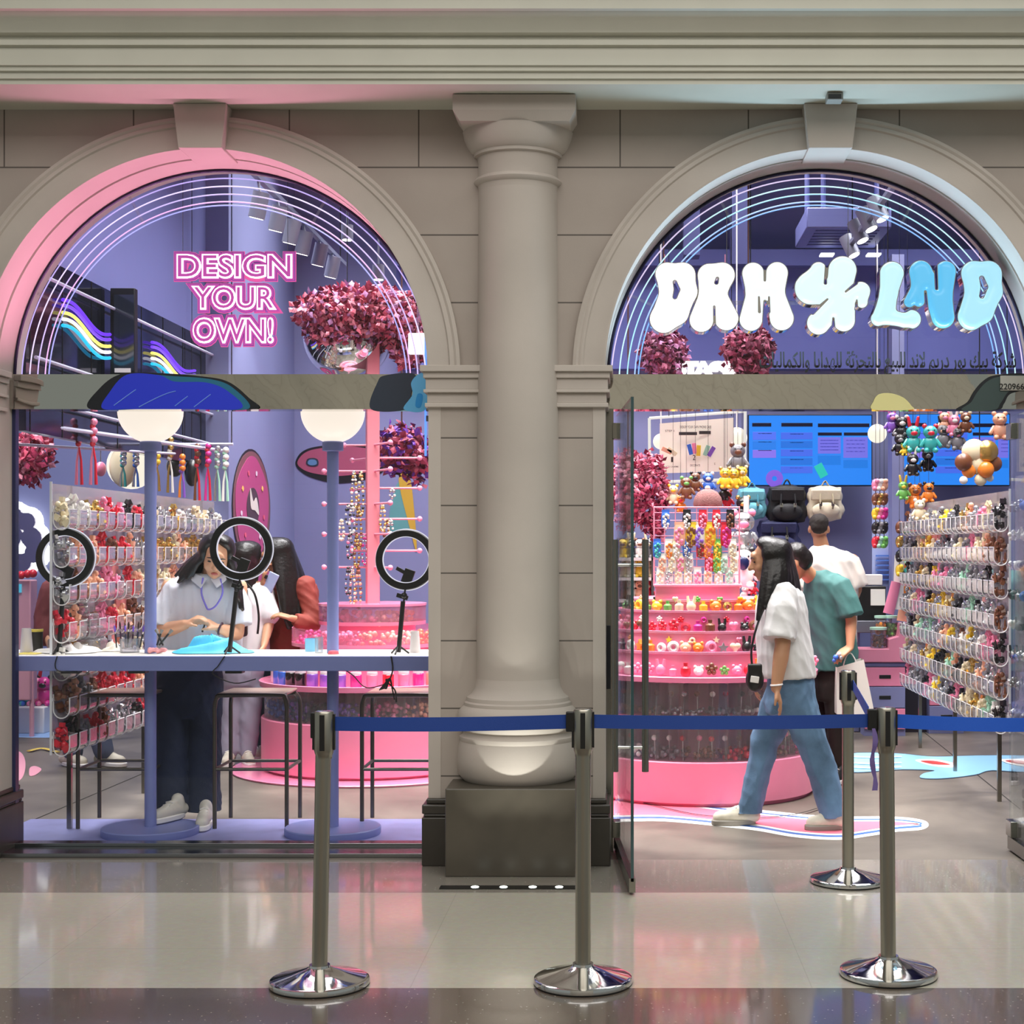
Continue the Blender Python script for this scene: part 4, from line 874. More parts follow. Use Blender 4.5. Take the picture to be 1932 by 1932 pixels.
for i, (z, r) in enumerate(tiers):
    zn = tiers[i + 1][0] if i < 3 else 1.205; rn = tiers[i + 1][1] if i < 3 else .43
    MB().lathe([(rn, z + .002), (rn, zn), (rn - .03, zn)], (kx, ky, 0), 64).build('tier_riser', PINKT, kd)
    MB().lathe([(rn - .02, zn - .004), (rn + .0, zn - .004), (rn + .012, zn), (rn + .014, zn + .014), (rn + .010, zn + .015), (rn + .006, zn + .002), (rn - .02, zn + .001)], (kx, ky, 0), 64).build('tier_lip', mat('pink_lip', '#f7a3c0', .3), kd)
MB().lathe([(0, 1.206), (.43, 1.206)], (kx, ky, 0), 48).build('top_plate', PINKT, kd)
bx = thing('rack_box', 'pink box base of the grid rack on the charm kiosk', 'box', (X(1314, 9.5), 9.5, 1.206))
MB().box(X(1236, 9.5), X(1394, 9.5), 9.42, 9.62, 1.206, 1.206 + .10).build('body', PINKT, bx, bevel=.006)
MB().box(X(1233, 9.5), X(1397, 9.5), 9.40, 9.64, 1.296, 1.312).build('lid', mat('pink_lip', '#f7a3c0', .3), bx, bevel=.004)
gr = thing('grid_rack', 'pink wire grid rack hung with colourful packets on the charm kiosk', 'rack', (X(1314, 9.5), 9.5, 1.312))
gx0, gx1, gy, gz0, gz1 = X(1234, 9.5), X(1395, 9.5), 9.5, 1.312, Z(957, 9.5)
PW = mat('pink_wire', '#f5a0b4', .35)
fr = MB(); fr.tube([(gx0, gy, gz0), (gx0, gy, gz1), (gx1, gy, gz1), (gx1, gy, gz0)], .006, 8); fr.build('frame', PW, gr)
for k in range(1, 8): MB().cyl((gx0 + (gx1 - gx0) * k / 8, gy, gz0), (gx0 + (gx1 - gx0) * k / 8, gy, gz1), .0028, n=6).build('vertical_wire', PW, gr)
for k in range(10): MB().cyl((gx0, gy, gz0 + (gz1 - gz0) * (k + .2) / 9.9), (gx1, gy, gz0 + (gz1 - gz0) * (k + .2) / 9.9), .0028, n=6).build('cross_wire', PW, gr)
# packets hanging on the grid
m = MB(); pk = []
for (z, w_, t) in ((0, .016, .004), (-.008, .02, .007), (-.04, .022, .013), (-.07, .021, .011), (-.078, .018, .003)): pk.append(((0, 0, z), w_, t, 0))
m.loft(pk, 12); m.box(-.019, .019, -.0015, .0015, -.002, .012); pkm = proto(m, 'candy_packet')
m = MB()
for k in range(14): m.sph((R.uniform(-.012, .012), -.008 + R.uniform(-.006, .002), -.015 - .005 * k), R.uniform(.006, .009), 7, 5)
pkf = proto(m, 'sweets')
rows = [(gz1 - .11, [(1282, 'peach', 'pink'), (1304, 'yellow', 'brown'), (1319, 'white', 'purple'), (1340, 'yellow', 'orange'), (1370, 'red', 'magenta')]),
        (gz1 - .03, [(1256, 'blue', 'white'), (1296, 'black', 'white'), (1326, 'red', 'pink'), (1352, 'red', 'white'), (1378, 'black', 'brown')]),
        (gz1 - .21, [(1240, 'blue', 'teal'), (1262, 'white', 'orange'), (1276, 'cream', 'white'), (1296, 'blue', 'silver'), (1322, 'red', 'brown'), (1334, 'pink', 'orange'), (1354, 'green', 'yellow'), (1382, 'white', 'cream')]),
        (gz1 - .30, [(1250, 'white', 'peach'), (1268, 'white', 'cream'), (1284, 'cream', 'pink'), (1300, 'white', 'silver'), (1338, 'red', 'pink'), (1352, 'yellow', 'green'), (1366, 'white', 'mint'), (1385, 'white', 'cream')]),
        (gz1 - .385, [(1246, 'white', 'cream'), (1262, 'white', 'silver'), (1280, 'white', 'cream'), (1298, 'cream', 'white'), (1316, 'white', 'pink'), (1336, 'white', 'peach'), (1356, 'cream', 'white'), (1376, 'white', 'mint')])]
rn_ = {0: 'second', 1: 'top', 2: 'third', 3: 'fourth', 4: 'lowest'}
for ri, (z, row) in enumerate(rows):
    for i, (px, c1, c2) in enumerate(row):
        o = bpy.data.objects.new('candy_packet', pkm); link(o); o.location = (X(px, 9.46), 9.47, z); o.rotation_euler = (0, 0, R.uniform(-.25, .25)); s = 1.65 if ri == 0 else 1.25; o.scale = (s, 1, s)
        setmat(o, cm(c1)); tag(o, '%s and %s packet, %s from the door in the %s row of the pink grid' % (c1, c2, nth(i), rn_[ri]), 'packet', 'packets on the pink grid')
        c = bpy.data.objects.new('sweets', pkf); link(c, o); setmat(c, cm(c2))
# fluffy hat and toys on top of the grid
fh = thing('fluffy_hat', 'round dusty pink ribbed hat above the pink grid rack', 'hat', (X(1335, 9.6), 9.6, Z(957, 9.6)))
hm = MB(); hz = Z(957, 9.6); n = 40
prof = [(.10, 0), (.108, .02), (.098, .06), (.07, .095), (.03, .112), (0, .114)]
vs = []
for r, z in prof:
    for j in range(n): a = 2 * PI * j / n; q = r * (1 + .07 * math.cos(9 * a)) * .82; vs.append((X(1335, 9.6) + q * math.cos(a), 9.6 + q * math.sin(a), hz + z))
hm.add(vs, [(i * n + j, i * n + (j + 1) % n, (i + 1) * n + (j + 1) % n, (i + 1) * n + j) for i in range(5) for j in range(n)] + [tuple(range(n))[::-1]])
hm.build('crown', mat('dusty_pink_knit', '#8f625f', .9, bump=.5, bscale=120), fh)
MB().sph((X(1335, 9.6), 9.6, hz + .118), .018, 10, 7).build('pompom', mat('pale_pompom', '#d9c6c0', .9), fh)
# charms standing along the tiers (front half of each step is what shows)
tone = [['red', 'orange', 'yellow', 'pink', 'white', 'green', 'magenta', 'brown'], ['white', 'yellow', 'black', 'cream', 'pink', 'peach', 'grey', 'orange'], ['red', 'pink', 'black', 'brown', 'white', 'orange', 'magenta', 'red'], ['yellow', 'cream', 'gold', 'green', 'orange', 'black', 'peach', 'yellow']]
tn = ('lowest', 'second', 'third', 'top')
for ti, (z, r) in enumerate(tiers):
    rr = (r + (tiers[ti + 1][1] if ti < 3 else .43)) / 2 + .01
    n = (26, 24, 22, 19)[ti]
    for k in range(n):
        a = PI * (1.03 + .94 * (k + .5) / n); kd_ = R.choice(CHK); cc = R.choice(tone[ti])
        charm(kd_, cc, (kx + rr * math.cos(a), ky + rr * math.sin(a), z + .0035), R.uniform(1.45, 2.0), a + PI / 2 + R.uniform(-.4, .4), '%s %s charm, %s from the door along the %s tier of the pink kiosk' % (cc, kd_, nth(k), tn[ti]), 'charms on the kiosk tiers')
        a += .5 * PI * .94 / n
        if k % 2 == 0 and ti > 0:       # sample charm fixed on the riser above
            cc = R.choice(tone[ti]); kd_ = R.choice(('heart', 'flower', 'ring', 'star')); rq = (tiers[ti + 1][1] if ti < 3 else .43) + .014
            charm(kd_, cc, (kx + rq * math.cos(a), ky + rq * math.sin(a), z + .06), 1.0, a + PI / 2, '%s %s sample fixed on the riser of the %s tier, %s from the door' % (cc, kd_, tn[ti], nth(k // 2)), 'samples on the kiosk risers')
# lollipop picks standing in the clear wells
m = MB(); m.cyl((0, 0, 0), (0, 0, .12), .0022, n=6); lolm = proto(m, 'stick'); lolm.materials.clear(); lolm.materials.append(WHITE)
m = MB(); m.sph((0, 0, .132), (.017, .013, .017), 10, 7); lolc = proto(m, 'candy')
for zi, (z, nm) in enumerate(((.268, 'lower'), (.532, 'upper'))):
    for k in range(24):
        a = PI + PI * (k + .5) / 24; cc = R.choice(('white', 'brown', 'red', 'silver', 'pink', 'black'))
        o = bpy.data.objects.new('lollipop_pick', lolm); link(o); o.location = (kx + (.66 - .02 * (k % 2)) * math.cos(a), ky + (.66 - .02 * (k % 2)) * math.sin(a), z + .002); o.rotation_euler = (R.uniform(-.1, .1), R.uniform(-.1, .1), 0)
        tag(o, '%s topped white pick, %s from the door in the %s clear kiosk well' % (cc, nth(k), nm), 'pick', 'picks in the kiosk wells')
        c = bpy.data.objects.new('candy', lolc); link(c, o); setmat(c, cm(cc))
# loose beads heaped in the wells
def beads(name, cx, cy, r0, r1, a0, a1, z, h, cols, n, label, size=.012):
    """heaps of beads: one object per colour run"""
    for i, c in enumerate(cols):
        mb = MB(); b0, b1 = a0 + (a1 - a0) * i / len(cols), a0 + (a1 - a0) * (i + 1) / len(cols)
        for k in range(n):
            a = R.uniform(b0 + .01, b1 - .01); r = R.uniform(r0, r1); s = R.uniform(.7, 1.25) * size
            mb.sph((cx + r * math.cos(a), cy + r * math.sin(a), z + s + R.random() ** 1.4 * h), s, 7, 5)
        o = mb.build(name, cm(c)); tag(o, label % (c, nth(i)), 'beads', None, 'stuff')
beads('loose_beads', kx, ky, .53, .69, PI, 2 * PI, .27, .06, ['pink', 'silver', 'white', 'grey', 'brown', 'red', 'brown', 'magenta', 'brown'], 46, 'heap of %s beads, %s from the door in the lower clear well', .014)
beads('loose_beads', kx, ky, .53, .69, PI, 2 * PI, .532, .03, ['pink', 'peach', 'brown', 'silver', 'grey', 'white', 'brown', 'black'], 30, 'heap of %s beads, %s from the door in the upper clear well', .013)

# ---------------------------------------------------------------- window kiosk: drum, jars, bracelet tree with flowers
qx, qy = X(703, 10.76), 10.76
kq = thing('bracelet_kiosk', 'round pink bead kiosk with jars and a tall pole behind the counter', 'display stand', (qx, qy, 0))
MB().lathe([(0, 0), (.96, 0), (.965, .012), (.96, .016), (0, .016)], (qx, qy, 0), 80).build('floor_disc', PINKT, kq)
MB().lathe([(.73, .016), (.735, .03), (.76, .034), (.76, .37), (.755, .376), (0, .376)], (qx, qy, 0), 80).build('drum', PINK, kq)
MB().lathe([(.74, .378), (.74, .585)], (qx, qy, 0), 72).build('clear_wall', ACRYL, kq)
MB().lathe([(.50, .378), (.50, .585)], (qx, qy, 0), 40).build('inner_core', mat('kiosk_core', '#e3b0bf', .5), kq)
for k in range(24):
    a = PI + PI * (k + .5) / 24; MB().obox((qx + .62 * math.cos(a), qy + .62 * math.sin(a), .48), (.22, .003, .2), (0, 0, a)).build('divider', ACRYL, kq, smooth=False)
MB().lathe([(0, .587), (.74, .587), (.77, .59), (.775, .625), (.768, .628), (.72, .612), (0, .612)], (qx, qy, 0), 72).build('ledge', PINKT, kq)
MB().lathe([(0, .86), (.54, .86), (.555, .862), (.555, .885), (.545, .885), (.545, .875), (0, .872)], (qx, qy, 0), 64).build('bead_tray', PINKT, kq)
MB().lathe([(.553, .884), (.553, .985), (.547, .985)], (qx, qy, 0), 64).build('tray_wall', PACR, kq)
MB().lathe([(.50, .612), (.50, .86)], (qx, qy, 0), 48).build('tray_support', PINKT, kq)
MB().lathe([(0, 1.0), (.34, 1.0), (.37, 1.005), (.372, 1.03)], (qx, qy, 0), 56).build('top_box', PINKT, kq)
MB().lathe([(.370, 1.03), (.370, 1.135)], (qx, qy, 0), 56).build('box_wall', PACR, kq)
MB().lathe([(0, 1.135), (.375, 1.135), (.375, 1.15), (0, 1.15)], (qx, qy, 0), 56).build('box_lid', PINKT, kq)
MB().lathe([(.30, .872), (.30, 1.0)], (qx, qy, 0), 40).build('box_support', PINKT, kq)
MB().obox((qx, qy, 2.2), (.088, .088, 2.12), (0, 0, .3)).build('pole', mat('pole_pink', '#f4939f', .45), kq, bevel=.006)
beads('loose_beads', qx, qy, .56, .72, PI, 2 * PI, .378, .11, ['white', 'blue', 'blue', 'purple', 'black', 'purple', 'magenta', 'pink', 'peach', 'red', 'orange', 'pink'], 50, 'heap of %s beads, %s from the woman in white in the clear well', .014)
for k, c in enumerate(('magenta', 'pink', 'pink', 'peach', 'cream', 'orange')):
    mb = MB()
    for i in range(30):
        a = PI * (1.12 + .76 * (k + R.random()) / 6); r = R.uniform(.40, .53); mb.sph((qx + r * math.cos(a), qy + r * math.sin(a), .885 + R.random() * .08), R.uniform(.012, .02), 7, 5)
    tag(mb.build('loose_beads', cm(c)), 'heap of %s beads, %s from the lamp pole in the upper pink tray' % (c, nth(k)), 'beads', None, 'stuff')
for k, c in enumerate(('purple', 'pink', 'pink', 'cream', 'orange')):
    mb = MB()
    for i in range(22):
        a = PI * (1.1 + .8 * (k + R.random()) / 5); r = R.uniform(.22, .355); mb.sph((qx + r * math.cos(a), qy + r * math.sin(a), 1.015 + R.random() * .09), R.uniform(.014, .022), 7, 5)
    tag(mb.build('loose_beads', cm(c)), 'heap of %s beads, %s from the lamp pole in the top pink box' % (c, nth(k)), 'beads', None, 'stuff')
# jars standing on the ledge
m = MB(); m.lathe([(0, 0), (.036, 0), (.038, .004), (.038, .085), (.033, .09), (0, .09)], (0, 0, 0), 18); jm = proto(m, 'bead_jar')
m = MB(); m.lathe([(0, .09), (.036, .09), (.036, .106), (0, .106)], (0, 0, 0), 18); jl = proto(m, 'lid'); jl.materials.clear(); jl.materials.append(mat('clear_lid', '#e6e0e4', .2))
jc = ['white', 'silver', 'blue', 'blue', 'black', 'black', 'purple', 'purple', 'purple', 'magenta', 'pink', 'red', 'pink', 'magenta', 'peach', 'orange', 'peach', 'yellow', 'cream']
for k, c in enumerate(jc):
    a = PI * (1.02 + .96 * (k + .5) / len(jc)); o = bpy.data.objects.new('bead_jar', jm); link(o); o.location = (qx + .66 * math.cos(a), qy + .66 * math.sin(a), .6125); setmat(o, mat('jar_' + c, PAL[c], .15, coat=.6))
    tag(o, 'jar of %s beads, %s along the pink kiosk ledge under the counter' % (c, nth(k)), 'jar', 'bead jars on the kiosk ledge'); c_ = bpy.data.objects.new('lid', jl); link(c_, o)
# pegs on the pole
pz = [Z(p, 10.76) for p in (840, 864, 889, 921, 951, 979, 1008, 1039, 1070)]
for i, z in enumerate(pz):
    for ang, l in (((0, .33), (2.15, .36)) if i % 2 else ((PI, .34), (-1.05, .34))):
        if i == 0 and ang == PI: l = .2
        e = (qx + l * math.cos(ang), qy + l * math.sin(ang), z); g = MB().cyl((qx, qy, z), e, .0075, n=8); o = g.build('peg', PW, kq)
        MB().sph(e, .019, 10, 7).build('peg_ball', mat('pink_lip', '#f7a3c0', .3), o)
# bracelets and necklaces of beads looped over the pegs
def strand(loc, length, wd, cols, label, ang=0., name='bead_necklace'):
    t = thing(name, label, 'necklace', loc, 'bead strands on the bracelet tree'); n = int(length / .02); per = {}
    for i in range(2 * n):
        q = i / (2 * n); s = math.sin(q * 2 * PI); c = -(1 - math.cos(q * 2 * PI)) / 2
        p = Vector((wd * s * (.4 + .6 * abs(c)) * math.cos(ang), wd * s * math.sin(ang), c * length - .008)); per.setdefault(cols[i * 7 % len(cols)], []).append(p + Vector(loc))
    for k, ps in per.items():
        mb = MB()
        for p in ps: mb.sph(p, R.uniform(.008, .013), 7, 5)
        mb.build('bead_run', cm(k), t)
sp = [(668, 889, .26, ('silver', 'white', 'gold')), (680, 889, .30, ('gold', 'cream', 'black')), (655, 951, .13, ('black', 'white')), (664, 951, .20, ('silver', 'black', 'white')), (676, 951, .30, ('gold', 'brown')), (642, 979, .14, ('white', 'cream')),
      (660, 1008, .16, ('black', 'pink', 'silver')), (672, 1008, .22, ('brown', 'gold')), (686, 1008, .20, ('magenta', 'silver')), (657, 1070, .18, ('black', 'silver')), (664, 1070, .26, ('silver', 'gold', 'cream')), (674, 1070, .28, ('peach', 'brown')), (722, 951, .18, ('gold', 'cream')), (736, 979, .12, ('silver', 'white')), (728, 979, .16, ('gold', 'brown')), (740, 921, .06, ('white', 'silver'))]
for i, (px, py, l, cs) in enumerate(sp):
    strand((X(px, 10.7), 10.7 + .02 * (i % 3), Z(py, 10.76)), l, .022, cs, '%s strand of beads, %s of those looped on the pink bracelet tree' % (' and '.join(cs[:2]), nth(i)))
# flower canopies: clusters of ruffled leaves
def leaf_mass(mb, c, r, n, size, rr, hang=0.):
    for k in range(n):
        d = Vector((rr.gauss(0, 1), rr.gauss(0, 1), rr.gauss(0, 1))).normalized(); q = rr.uniform(.62, 1.02)
        p = Vector((c[0] + d.x * r[0] * q, c[1] + d.y * r[1] * q, c[2] + d.z * r[2] * q - hang * rr.random()))
        s = size * rr.uniform(.7, 1.3); u = (d + Vector((rr.uniform(-.9, .9), rr.uniform(-.9, .9), rr.uniform(-.9, .9)))).normalized(); v = u.orthogonal().normalized(); v.rotate(Matrix.Rotation(rr.uniform(0, 6.28), 3, u)); w_ = u.cross(v)
        mb.add([p, p + v * s * .5 + w_ * s * .42, p + v * s + u * s * .22, p + v * s * .5 - w_ * s * .42, p + v * s * .5 + u * s * .16], [(0, 1, 4), (1, 2, 4), (2, 3, 4), (3, 0, 4)])
def flower_cluster(name, label, blobs, cols, seed, size, cat='flower cluster', extra=None):
    rr = random.Random(seed); b0 = blobs[0]; t = thing(name, label, cat, b0[0])
    if extra: extra(t)
    for i, c in enumerate(cols):
        mb = MB()
        for cc, r, n in blobs: leaf_mass(mb, cc, r, n // len(cols), size, rr)
        o = mb.build('blossoms', mat('leaf_' + c, c, .6), t, smooth=False, fixn=False); o['kind'] = 'stuff'
    return t
Yf = 10.7
def W(px, Y=Yf): return px * Y / F
flower_cluster('flower_canopy', 'full canopy of coral pink and lilac blossoms atop the pink bracelet tree', [(P(640, 592, Yf), (W(86), .3, W(46)), 1700), (P(735, 600, Yf + .1), (W(80), .3, W(50)), 1500), (P(640, 630, Yf), (W(66), .25, W(30)), 800), (P(775, 650, Yf + .1), (W(40), .2, W(45)), 650), (P(690, 560, Yf), (W(80), .25, W(18)), 480)], ['#c4546a', '#a13a56', '#e08a9a', '#c78fc0', '#7d2c46'], 3, .048)
mbll = thing('mirror_ball', 'polished chrome ball under the blossom canopy of the bracelet tree', 'mirror ball', P(652, 640, 10.9))
MB().sph(P(655, 636, 10.9), W(82, 10.9), 40, 24).build('ball', CHROME, mbll)
MB().cyl(P(655, 560, 10.9), P(655, 80, 10.9), .004, n=6).build('hanging_wire', STEEL, mbll)
for lab, bl, cols, sd, sz in (
    ('dark pink blossom cluster hanging under the first bubble letter D', [(P(1252, 668, 11), (W(45, 11), .2, W(52, 11)), 1150)], ['#9c4664', '#743050', '#b773a0'], 5, .05),
    ('dark pink blossom cluster hanging under the bubble letter M', [(P(1412, 664, 11), (W(48, 11), .2, W(50, 11)), 1150)], ['#8c2f4f', '#6a2440', '#b35c78'], 6, .05),
    ('hanging curtain of pink and red blossoms behind the open glass door', [(P(1185, 925, 11), (W(36, 11), .2, W(80, 11)), 1150), (P(1228, 930, 11.1), (W(34, 11), .2, W(82, 11)), 1050), (P(1240, 985, 11.1), (W(16, 11), .15, W(35, 11)), 260)], ['#c65170', '#a03354', '#e59aac', '#7c2a44'], 7, .043),
    ('pink blossom cluster on the wall above the glowing cloud mirror', [(P(58, 855, 11.6), (W(44, 11.6), .2, W(42, 11.6)), 560), (P(50, 898, 11.6), (W(34, 11.6), .2, W(14, 11.6)), 120)], ['#d4566f', '#b2365a', '#ee9bab', '#8c2c48'], 8, .055),
    ('purple and red blossom cluster behind the pegs near the column', [(P(758, 850, 11.9), (W(50, 11.9), .2, W(52, 11.9)), 620), (P(790, 870, 11.9), (W(24, 11.9), .2, W(46, 11.9)), 240)], ['#9a3654', '#6b3aa8', '#c45a72', '#7c2a44'], 9, .06)):
    c_ = bl[0][0]; flower_cluster('flower_cluster', lab, bl, cols, sd, sz, extra=lambda t: MB().cyl(c_ - Vector((0, 0, .1)), (c_.x, c_.y, 5.2), .006, n=6).build('stem_wire', mat('stem_brown', '#5a3a38', .7), t))
# ---------------------------------------------------------------- two long clear display panels full of charm bins
PANEL = glassy('panel_acrylic', (.93, .92, .94), .05, .08, .30, (.66, .58, .58))
BINM = glassy('bin_acrylic', (.95, .95, .96), .10, .08, .16, (.9, .9, .92), .35)
RIMM = mat('bin_rim', '#f3f1f2', .2, coat=.6, emit='#ffffff', es=.0)
def u_path(w_, h, n=9):
    return [(0, h)] + [(w_ * .5 - w_ * .5 * math.cos(PI * i / n), -w_ * .5 * math.sin(PI * i / n) * 1.1 + .0) for i in range(n + 1)] + [(w_, h * .75)]
up2 = u_path(.085, .08)
mb = MB(); k = len(up2); mb.add([(x, y, z) for y in (-.055, .055) for x, z in up2], [(i, i + 1, k + i + 1, k + i) for i in range(k - 1)]); 
mb.add([(x, .055, z) for x, z in up2], [tuple(range(k))])
binm = mb.mesh('charm_bin', (0, 0, 0), fixn=False); binm.materials.append(BINM)
mb = MB(); mb.tube([(x, -.056, z) for x, z in up2], .0034, 6); mb.tube([(.085, y, .06) for y in (-.055, .055)], .003, 6); rimm = mb.mesh('rim', (0, 0, 0)); rimm.materials.append(RIMM)
fillm = []
for v in range(6):
    mb = MB(); rr = random.Random(40 + v)
    for i in range(24):
        x, y, z = rr.uniform(.010, .072) * (1 if i < 15 else .5), rr.uniform(-.055, .055), (rr.uniform(-.025, .085) if i < 15 else rr.uniform(.06, .135)); s = rr.uniform(.011, .019); q = rr.random()
        if q < .5: mb.sph((x, y, z), s, 7, 5)
        elif q < .75: mb.obox((x, y, z), (s * 1.8, s * 1.5, s * 2), (rr.random() * 3, rr.random() * 3, rr.random()))
        else: mb.tube([(x, y, z + .03), (x, y, z - .01)], [.004, s * .8], 7)
    fm = mb.mesh('charms', (0, 0, 0)); fm.materials.append(cm('red')); fillm.append(fm)
def panel(xp, y0, y1, side, where, colfn, ncol, kind):
    t = thing('charm_wall', 'clear acrylic charm wall with rows of bins %s' % where, 'display panel', (xp, (y0 + y1) / 2, .5)); ORG[t.name] = Vector((xp, (y0 + y1) / 2, .5))
    MB().box(xp - .004, xp + .004, y0, y1, .47, 1.87).build('sheet', PANEL, t, smooth=False)
    MB().box(xp - .006, xp + .006, y0 - .006, y0, .45, 1.88).build('end_strip', mat('edge_bright', '#e8eaf0', .15, coat=1), t, smooth=False)
    for y in (y0 + .3, (y0 + y1) / 2, y1 - .3): MB().box(xp - side * .012 - .012, xp - side * .012 + .012, y - .012, y + .012, 0, 1.87).build('stand_post', STEEL, t, smooth=False)
    for r in range(7):
        z = 1.675 - .1975 * r
        MB().box(*sorted((xp, xp + side * .012)), y0, y1, z + .045, z + .062).build('row_rail', mat('rail_clear', '#d8d6da', .2, coat=.5), t, smooth=False)
        for c in range(ncol):
            y = y0 + .07 + (y1 - y0 - .12) * c / (ncol - 1)
            o = bpy.data.objects.new('charm_bin', binm); link(o); o.location = (xp + side * .006, y, z)
            if side < 0: o.scale = (-1, 1, 1)
            a = colfn(r, c)
            tag(o, 'bin of %s charms, %s along the %s row %s' % (a, nth(c), nth(r), kind), 'bin', 'charm bins ' + kind)
            ro = bpy.data.objects.new('rim', rimm); link(ro, o)
            f = bpy.data.objects.new('charms', fillm[(r * 3 + c * 5 + int(xp > 0)) % 6]); link(f, o); setmat(f, cm(a))
rl = random.Random(21)
def lcol(r, c):
    if r in (0,) : return rl.choice(('silver', 'cream', 'gold', 'white')) if c < 4 or c > 9 else rl.choice(('red', 'pink', 'black'))
    if r in (1, 2, 3) and c < 9: return rl.choice(('red', 'pink', 'brown', 'peach', 'red', 'silver'))
    if r >= 5: return rl.choice(('red', 'red', 'brown', 'silver', 'grey', 'black', 'peach'))
    return rl.choice(('gold', 'cream', 'gold', 'white', 'silver', 'peach'))
def rcol(r, c):
    if c < 1: return rl.choice(('black', 'brown', 'black', 'grey'))
    return rl.choice(('silver', 'silver', 'silver', 'silver', 'grey', 'grey', 'white', 'gold', 'cream', 'pink', 'yellow', 'brown', 'black', 'peach', 'mint', 'cream'))
panel(-3.0, 8.03, 11.2, 1, 'behind the window counter', lcol, 21, 'of the counter wall')
panel(2.25, 9.0, 12.1, -1, 'beside the doorway screens', rcol, 21, 'of the doorway wall')
t = thing('charm_wall', 'second clear acrylic panel end hung with silver and blue charms at the frame edge', 'display panel', (2.27, 8.8, .5))
MB().box(2.266, 2.274, 8.45, 8.94, .47, 1.95).build('sheet', PANEL, t, smooth=False)
for r in range(8):
    for c in range(3):
        cc = R.choice(('silver', 'white', 'blue', 'grey', 'black')); o = charm(R.choice(CHK), cc, (2.24, 8.62 + .13 * c, .55 + .17 * r), 1.6, 0, '%s charm hanging %s from the front in the %s row of the end panel' % (cc, nth(c), nth(r)), 'charms on the end panel')
# red toy packs sit loose above the rows: pink and red header cards
for i, (px, y, z) in enumerate(((212, 8.9, 1.43), (430, 11.0, 1.46), (226, 9.1, 1.22), (205, 8.85, .98), (440, 11.1, 1.42))):
    o = MB().box(-2.985, -2.975, y - .12, y + .12, z - .07, z + .07).build('header_card', mat('coral_card', '#e48a86', .5), smooth=False); tag(o, 'coral header card on the counter-side charm wall, %s of five' % nth(i), 'card', 'coral cards on the charm wall')
for i, (y, z) in enumerate(((11.1, 1.60), (10.8, 1.59), (11.5, .92))):
    o = MB().box(2.225, 2.235, y - .13, y + .13, z - .06, z + .06).build('header_card', mat('coral_card', '#e48a86', .5), smooth=False); tag(o, 'coral header card on the doorway charm wall, %s of three' % nth(i), 'card', 'coral cards on the doorway charm wall')
# phone straps hanging in a row above the counter-side wall
def strap(loc, l, c1, c2, label, group):
    t = thing('phone_strap', label, 'strap', loc, group); x, y, z = loc
    for k in range(6): MB().sph((x + .004 * (-1) ** k, y, z - l * .42 * k / 6), .017 if k % 2 else .022, 8, 6).build('bead', cm(c1 if k % 2 else c2), t)
    MB().tube([(x, y, z - l * .4), (x - .012, y, z - l * .62), (x - .016, y, z - l)], [.005, .007, .010], 6).build('tail', cm(c2), t)
    MB().tube([(x, y, z - l * .4), (x + .012, y, z - l * .62), (x + .016, y, z - l)], [.005, .007, .010], 6).build('tail', cm(c1), t)
for i, (px, py, l, c1, c2) in enumerate(((149, 802, .36, 'red', 'pink'), (176, 802, .36, 'red', 'pink'), (232, 862, .22, 'teal', 'silver'), (256, 862, .22, 'blue', 'silver'), (296, 856, .27, 'gold', 'yellow'), (321, 836, .35, 'white', 'gold'), (343, 868, .27, 'purple', 'orange'), (372, 848, .36, 'red', 'brown'), (392, 848, .36, 'red', 'magenta'), (410, 852, .35, 'mint', 'silver'), (425, 855, .34, 'mint', 'white'))):
    y = 8.8 if px < 200 else 10.2; py = py - 6; strap((X(px, y), y, Z(py, y)), l, c1, c2, '%s and %s phone strap hanging over the charm wall, %s from its front end' % (c1, c2, nth(i)), 'phone straps over the charm wall')
rod = MB(); rod.tube([P(25, 795, 8.0), P(430, 852, 10.6)], .012, 8); tag(rod.build('hanging_rail', mat('pale_rail', '#c9cbe2', .3)), 'pale hanging rail running above the phone straps', 'rail')
rod = MB(); rod.tube([P(25, 838, 8.4), P(330, 856, 10.2)], .008, 8); tag(rod.build('hanging_rail', mat('pale_rail', '#c9cbe2', .3)), 'thin lower pale rail behind the phone straps', 'rail')
rod = MB(); rod.tube([P(215, 838, 10.2), P(440, 838, 10.2)], .009, 8); ro = rod.build('hanging_rail', mat('pale_rail', '#c9cbe2', .3)); tag(ro, 'short pale rail holding the bunch of phone straps near the donut sticker', 'rail'); ORG[ro.name] = Vector(ro.location)
for px in (218, 437): MB().cyl(P(px, 838, 10.2), (X(px, 10.2), 10.2, 5.2), .004, n=6).build('rod', STEEL, ro)
rod = MB(); rod.tube([P(1240, 770, 11.05), P(1420, 770, 11.05)], .010, 8); ro = rod.build('hanging_rail', mat('pale_rail', '#c9cbe2', .3)); tag(ro, 'pale rail above the bunch of plush under the cream menu board', 'rail')
for px in (1244, 1416): MB().cyl(P(px, 770, 11.05), (X(px, 11.05), 11.05, 5.2), .004, n=6).build('rod', STEEL, ro)
rod = MB(); rod.tube([P(1670, 762, 11.55), P(1905, 762, 11.55)], .010, 8); ro = rod.build('hanging_rail', mat('pale_rail', '#c9cbe2', .3)); tag(ro, 'pale rail holding the plush keyrings before the second screen', 'rail')
for px in (1675, 1900): MB().cyl(P(px, 762, 11.55), (X(px, 11.55), 11.55, 5.2), .004, n=6).build('rod', STEEL, ro)
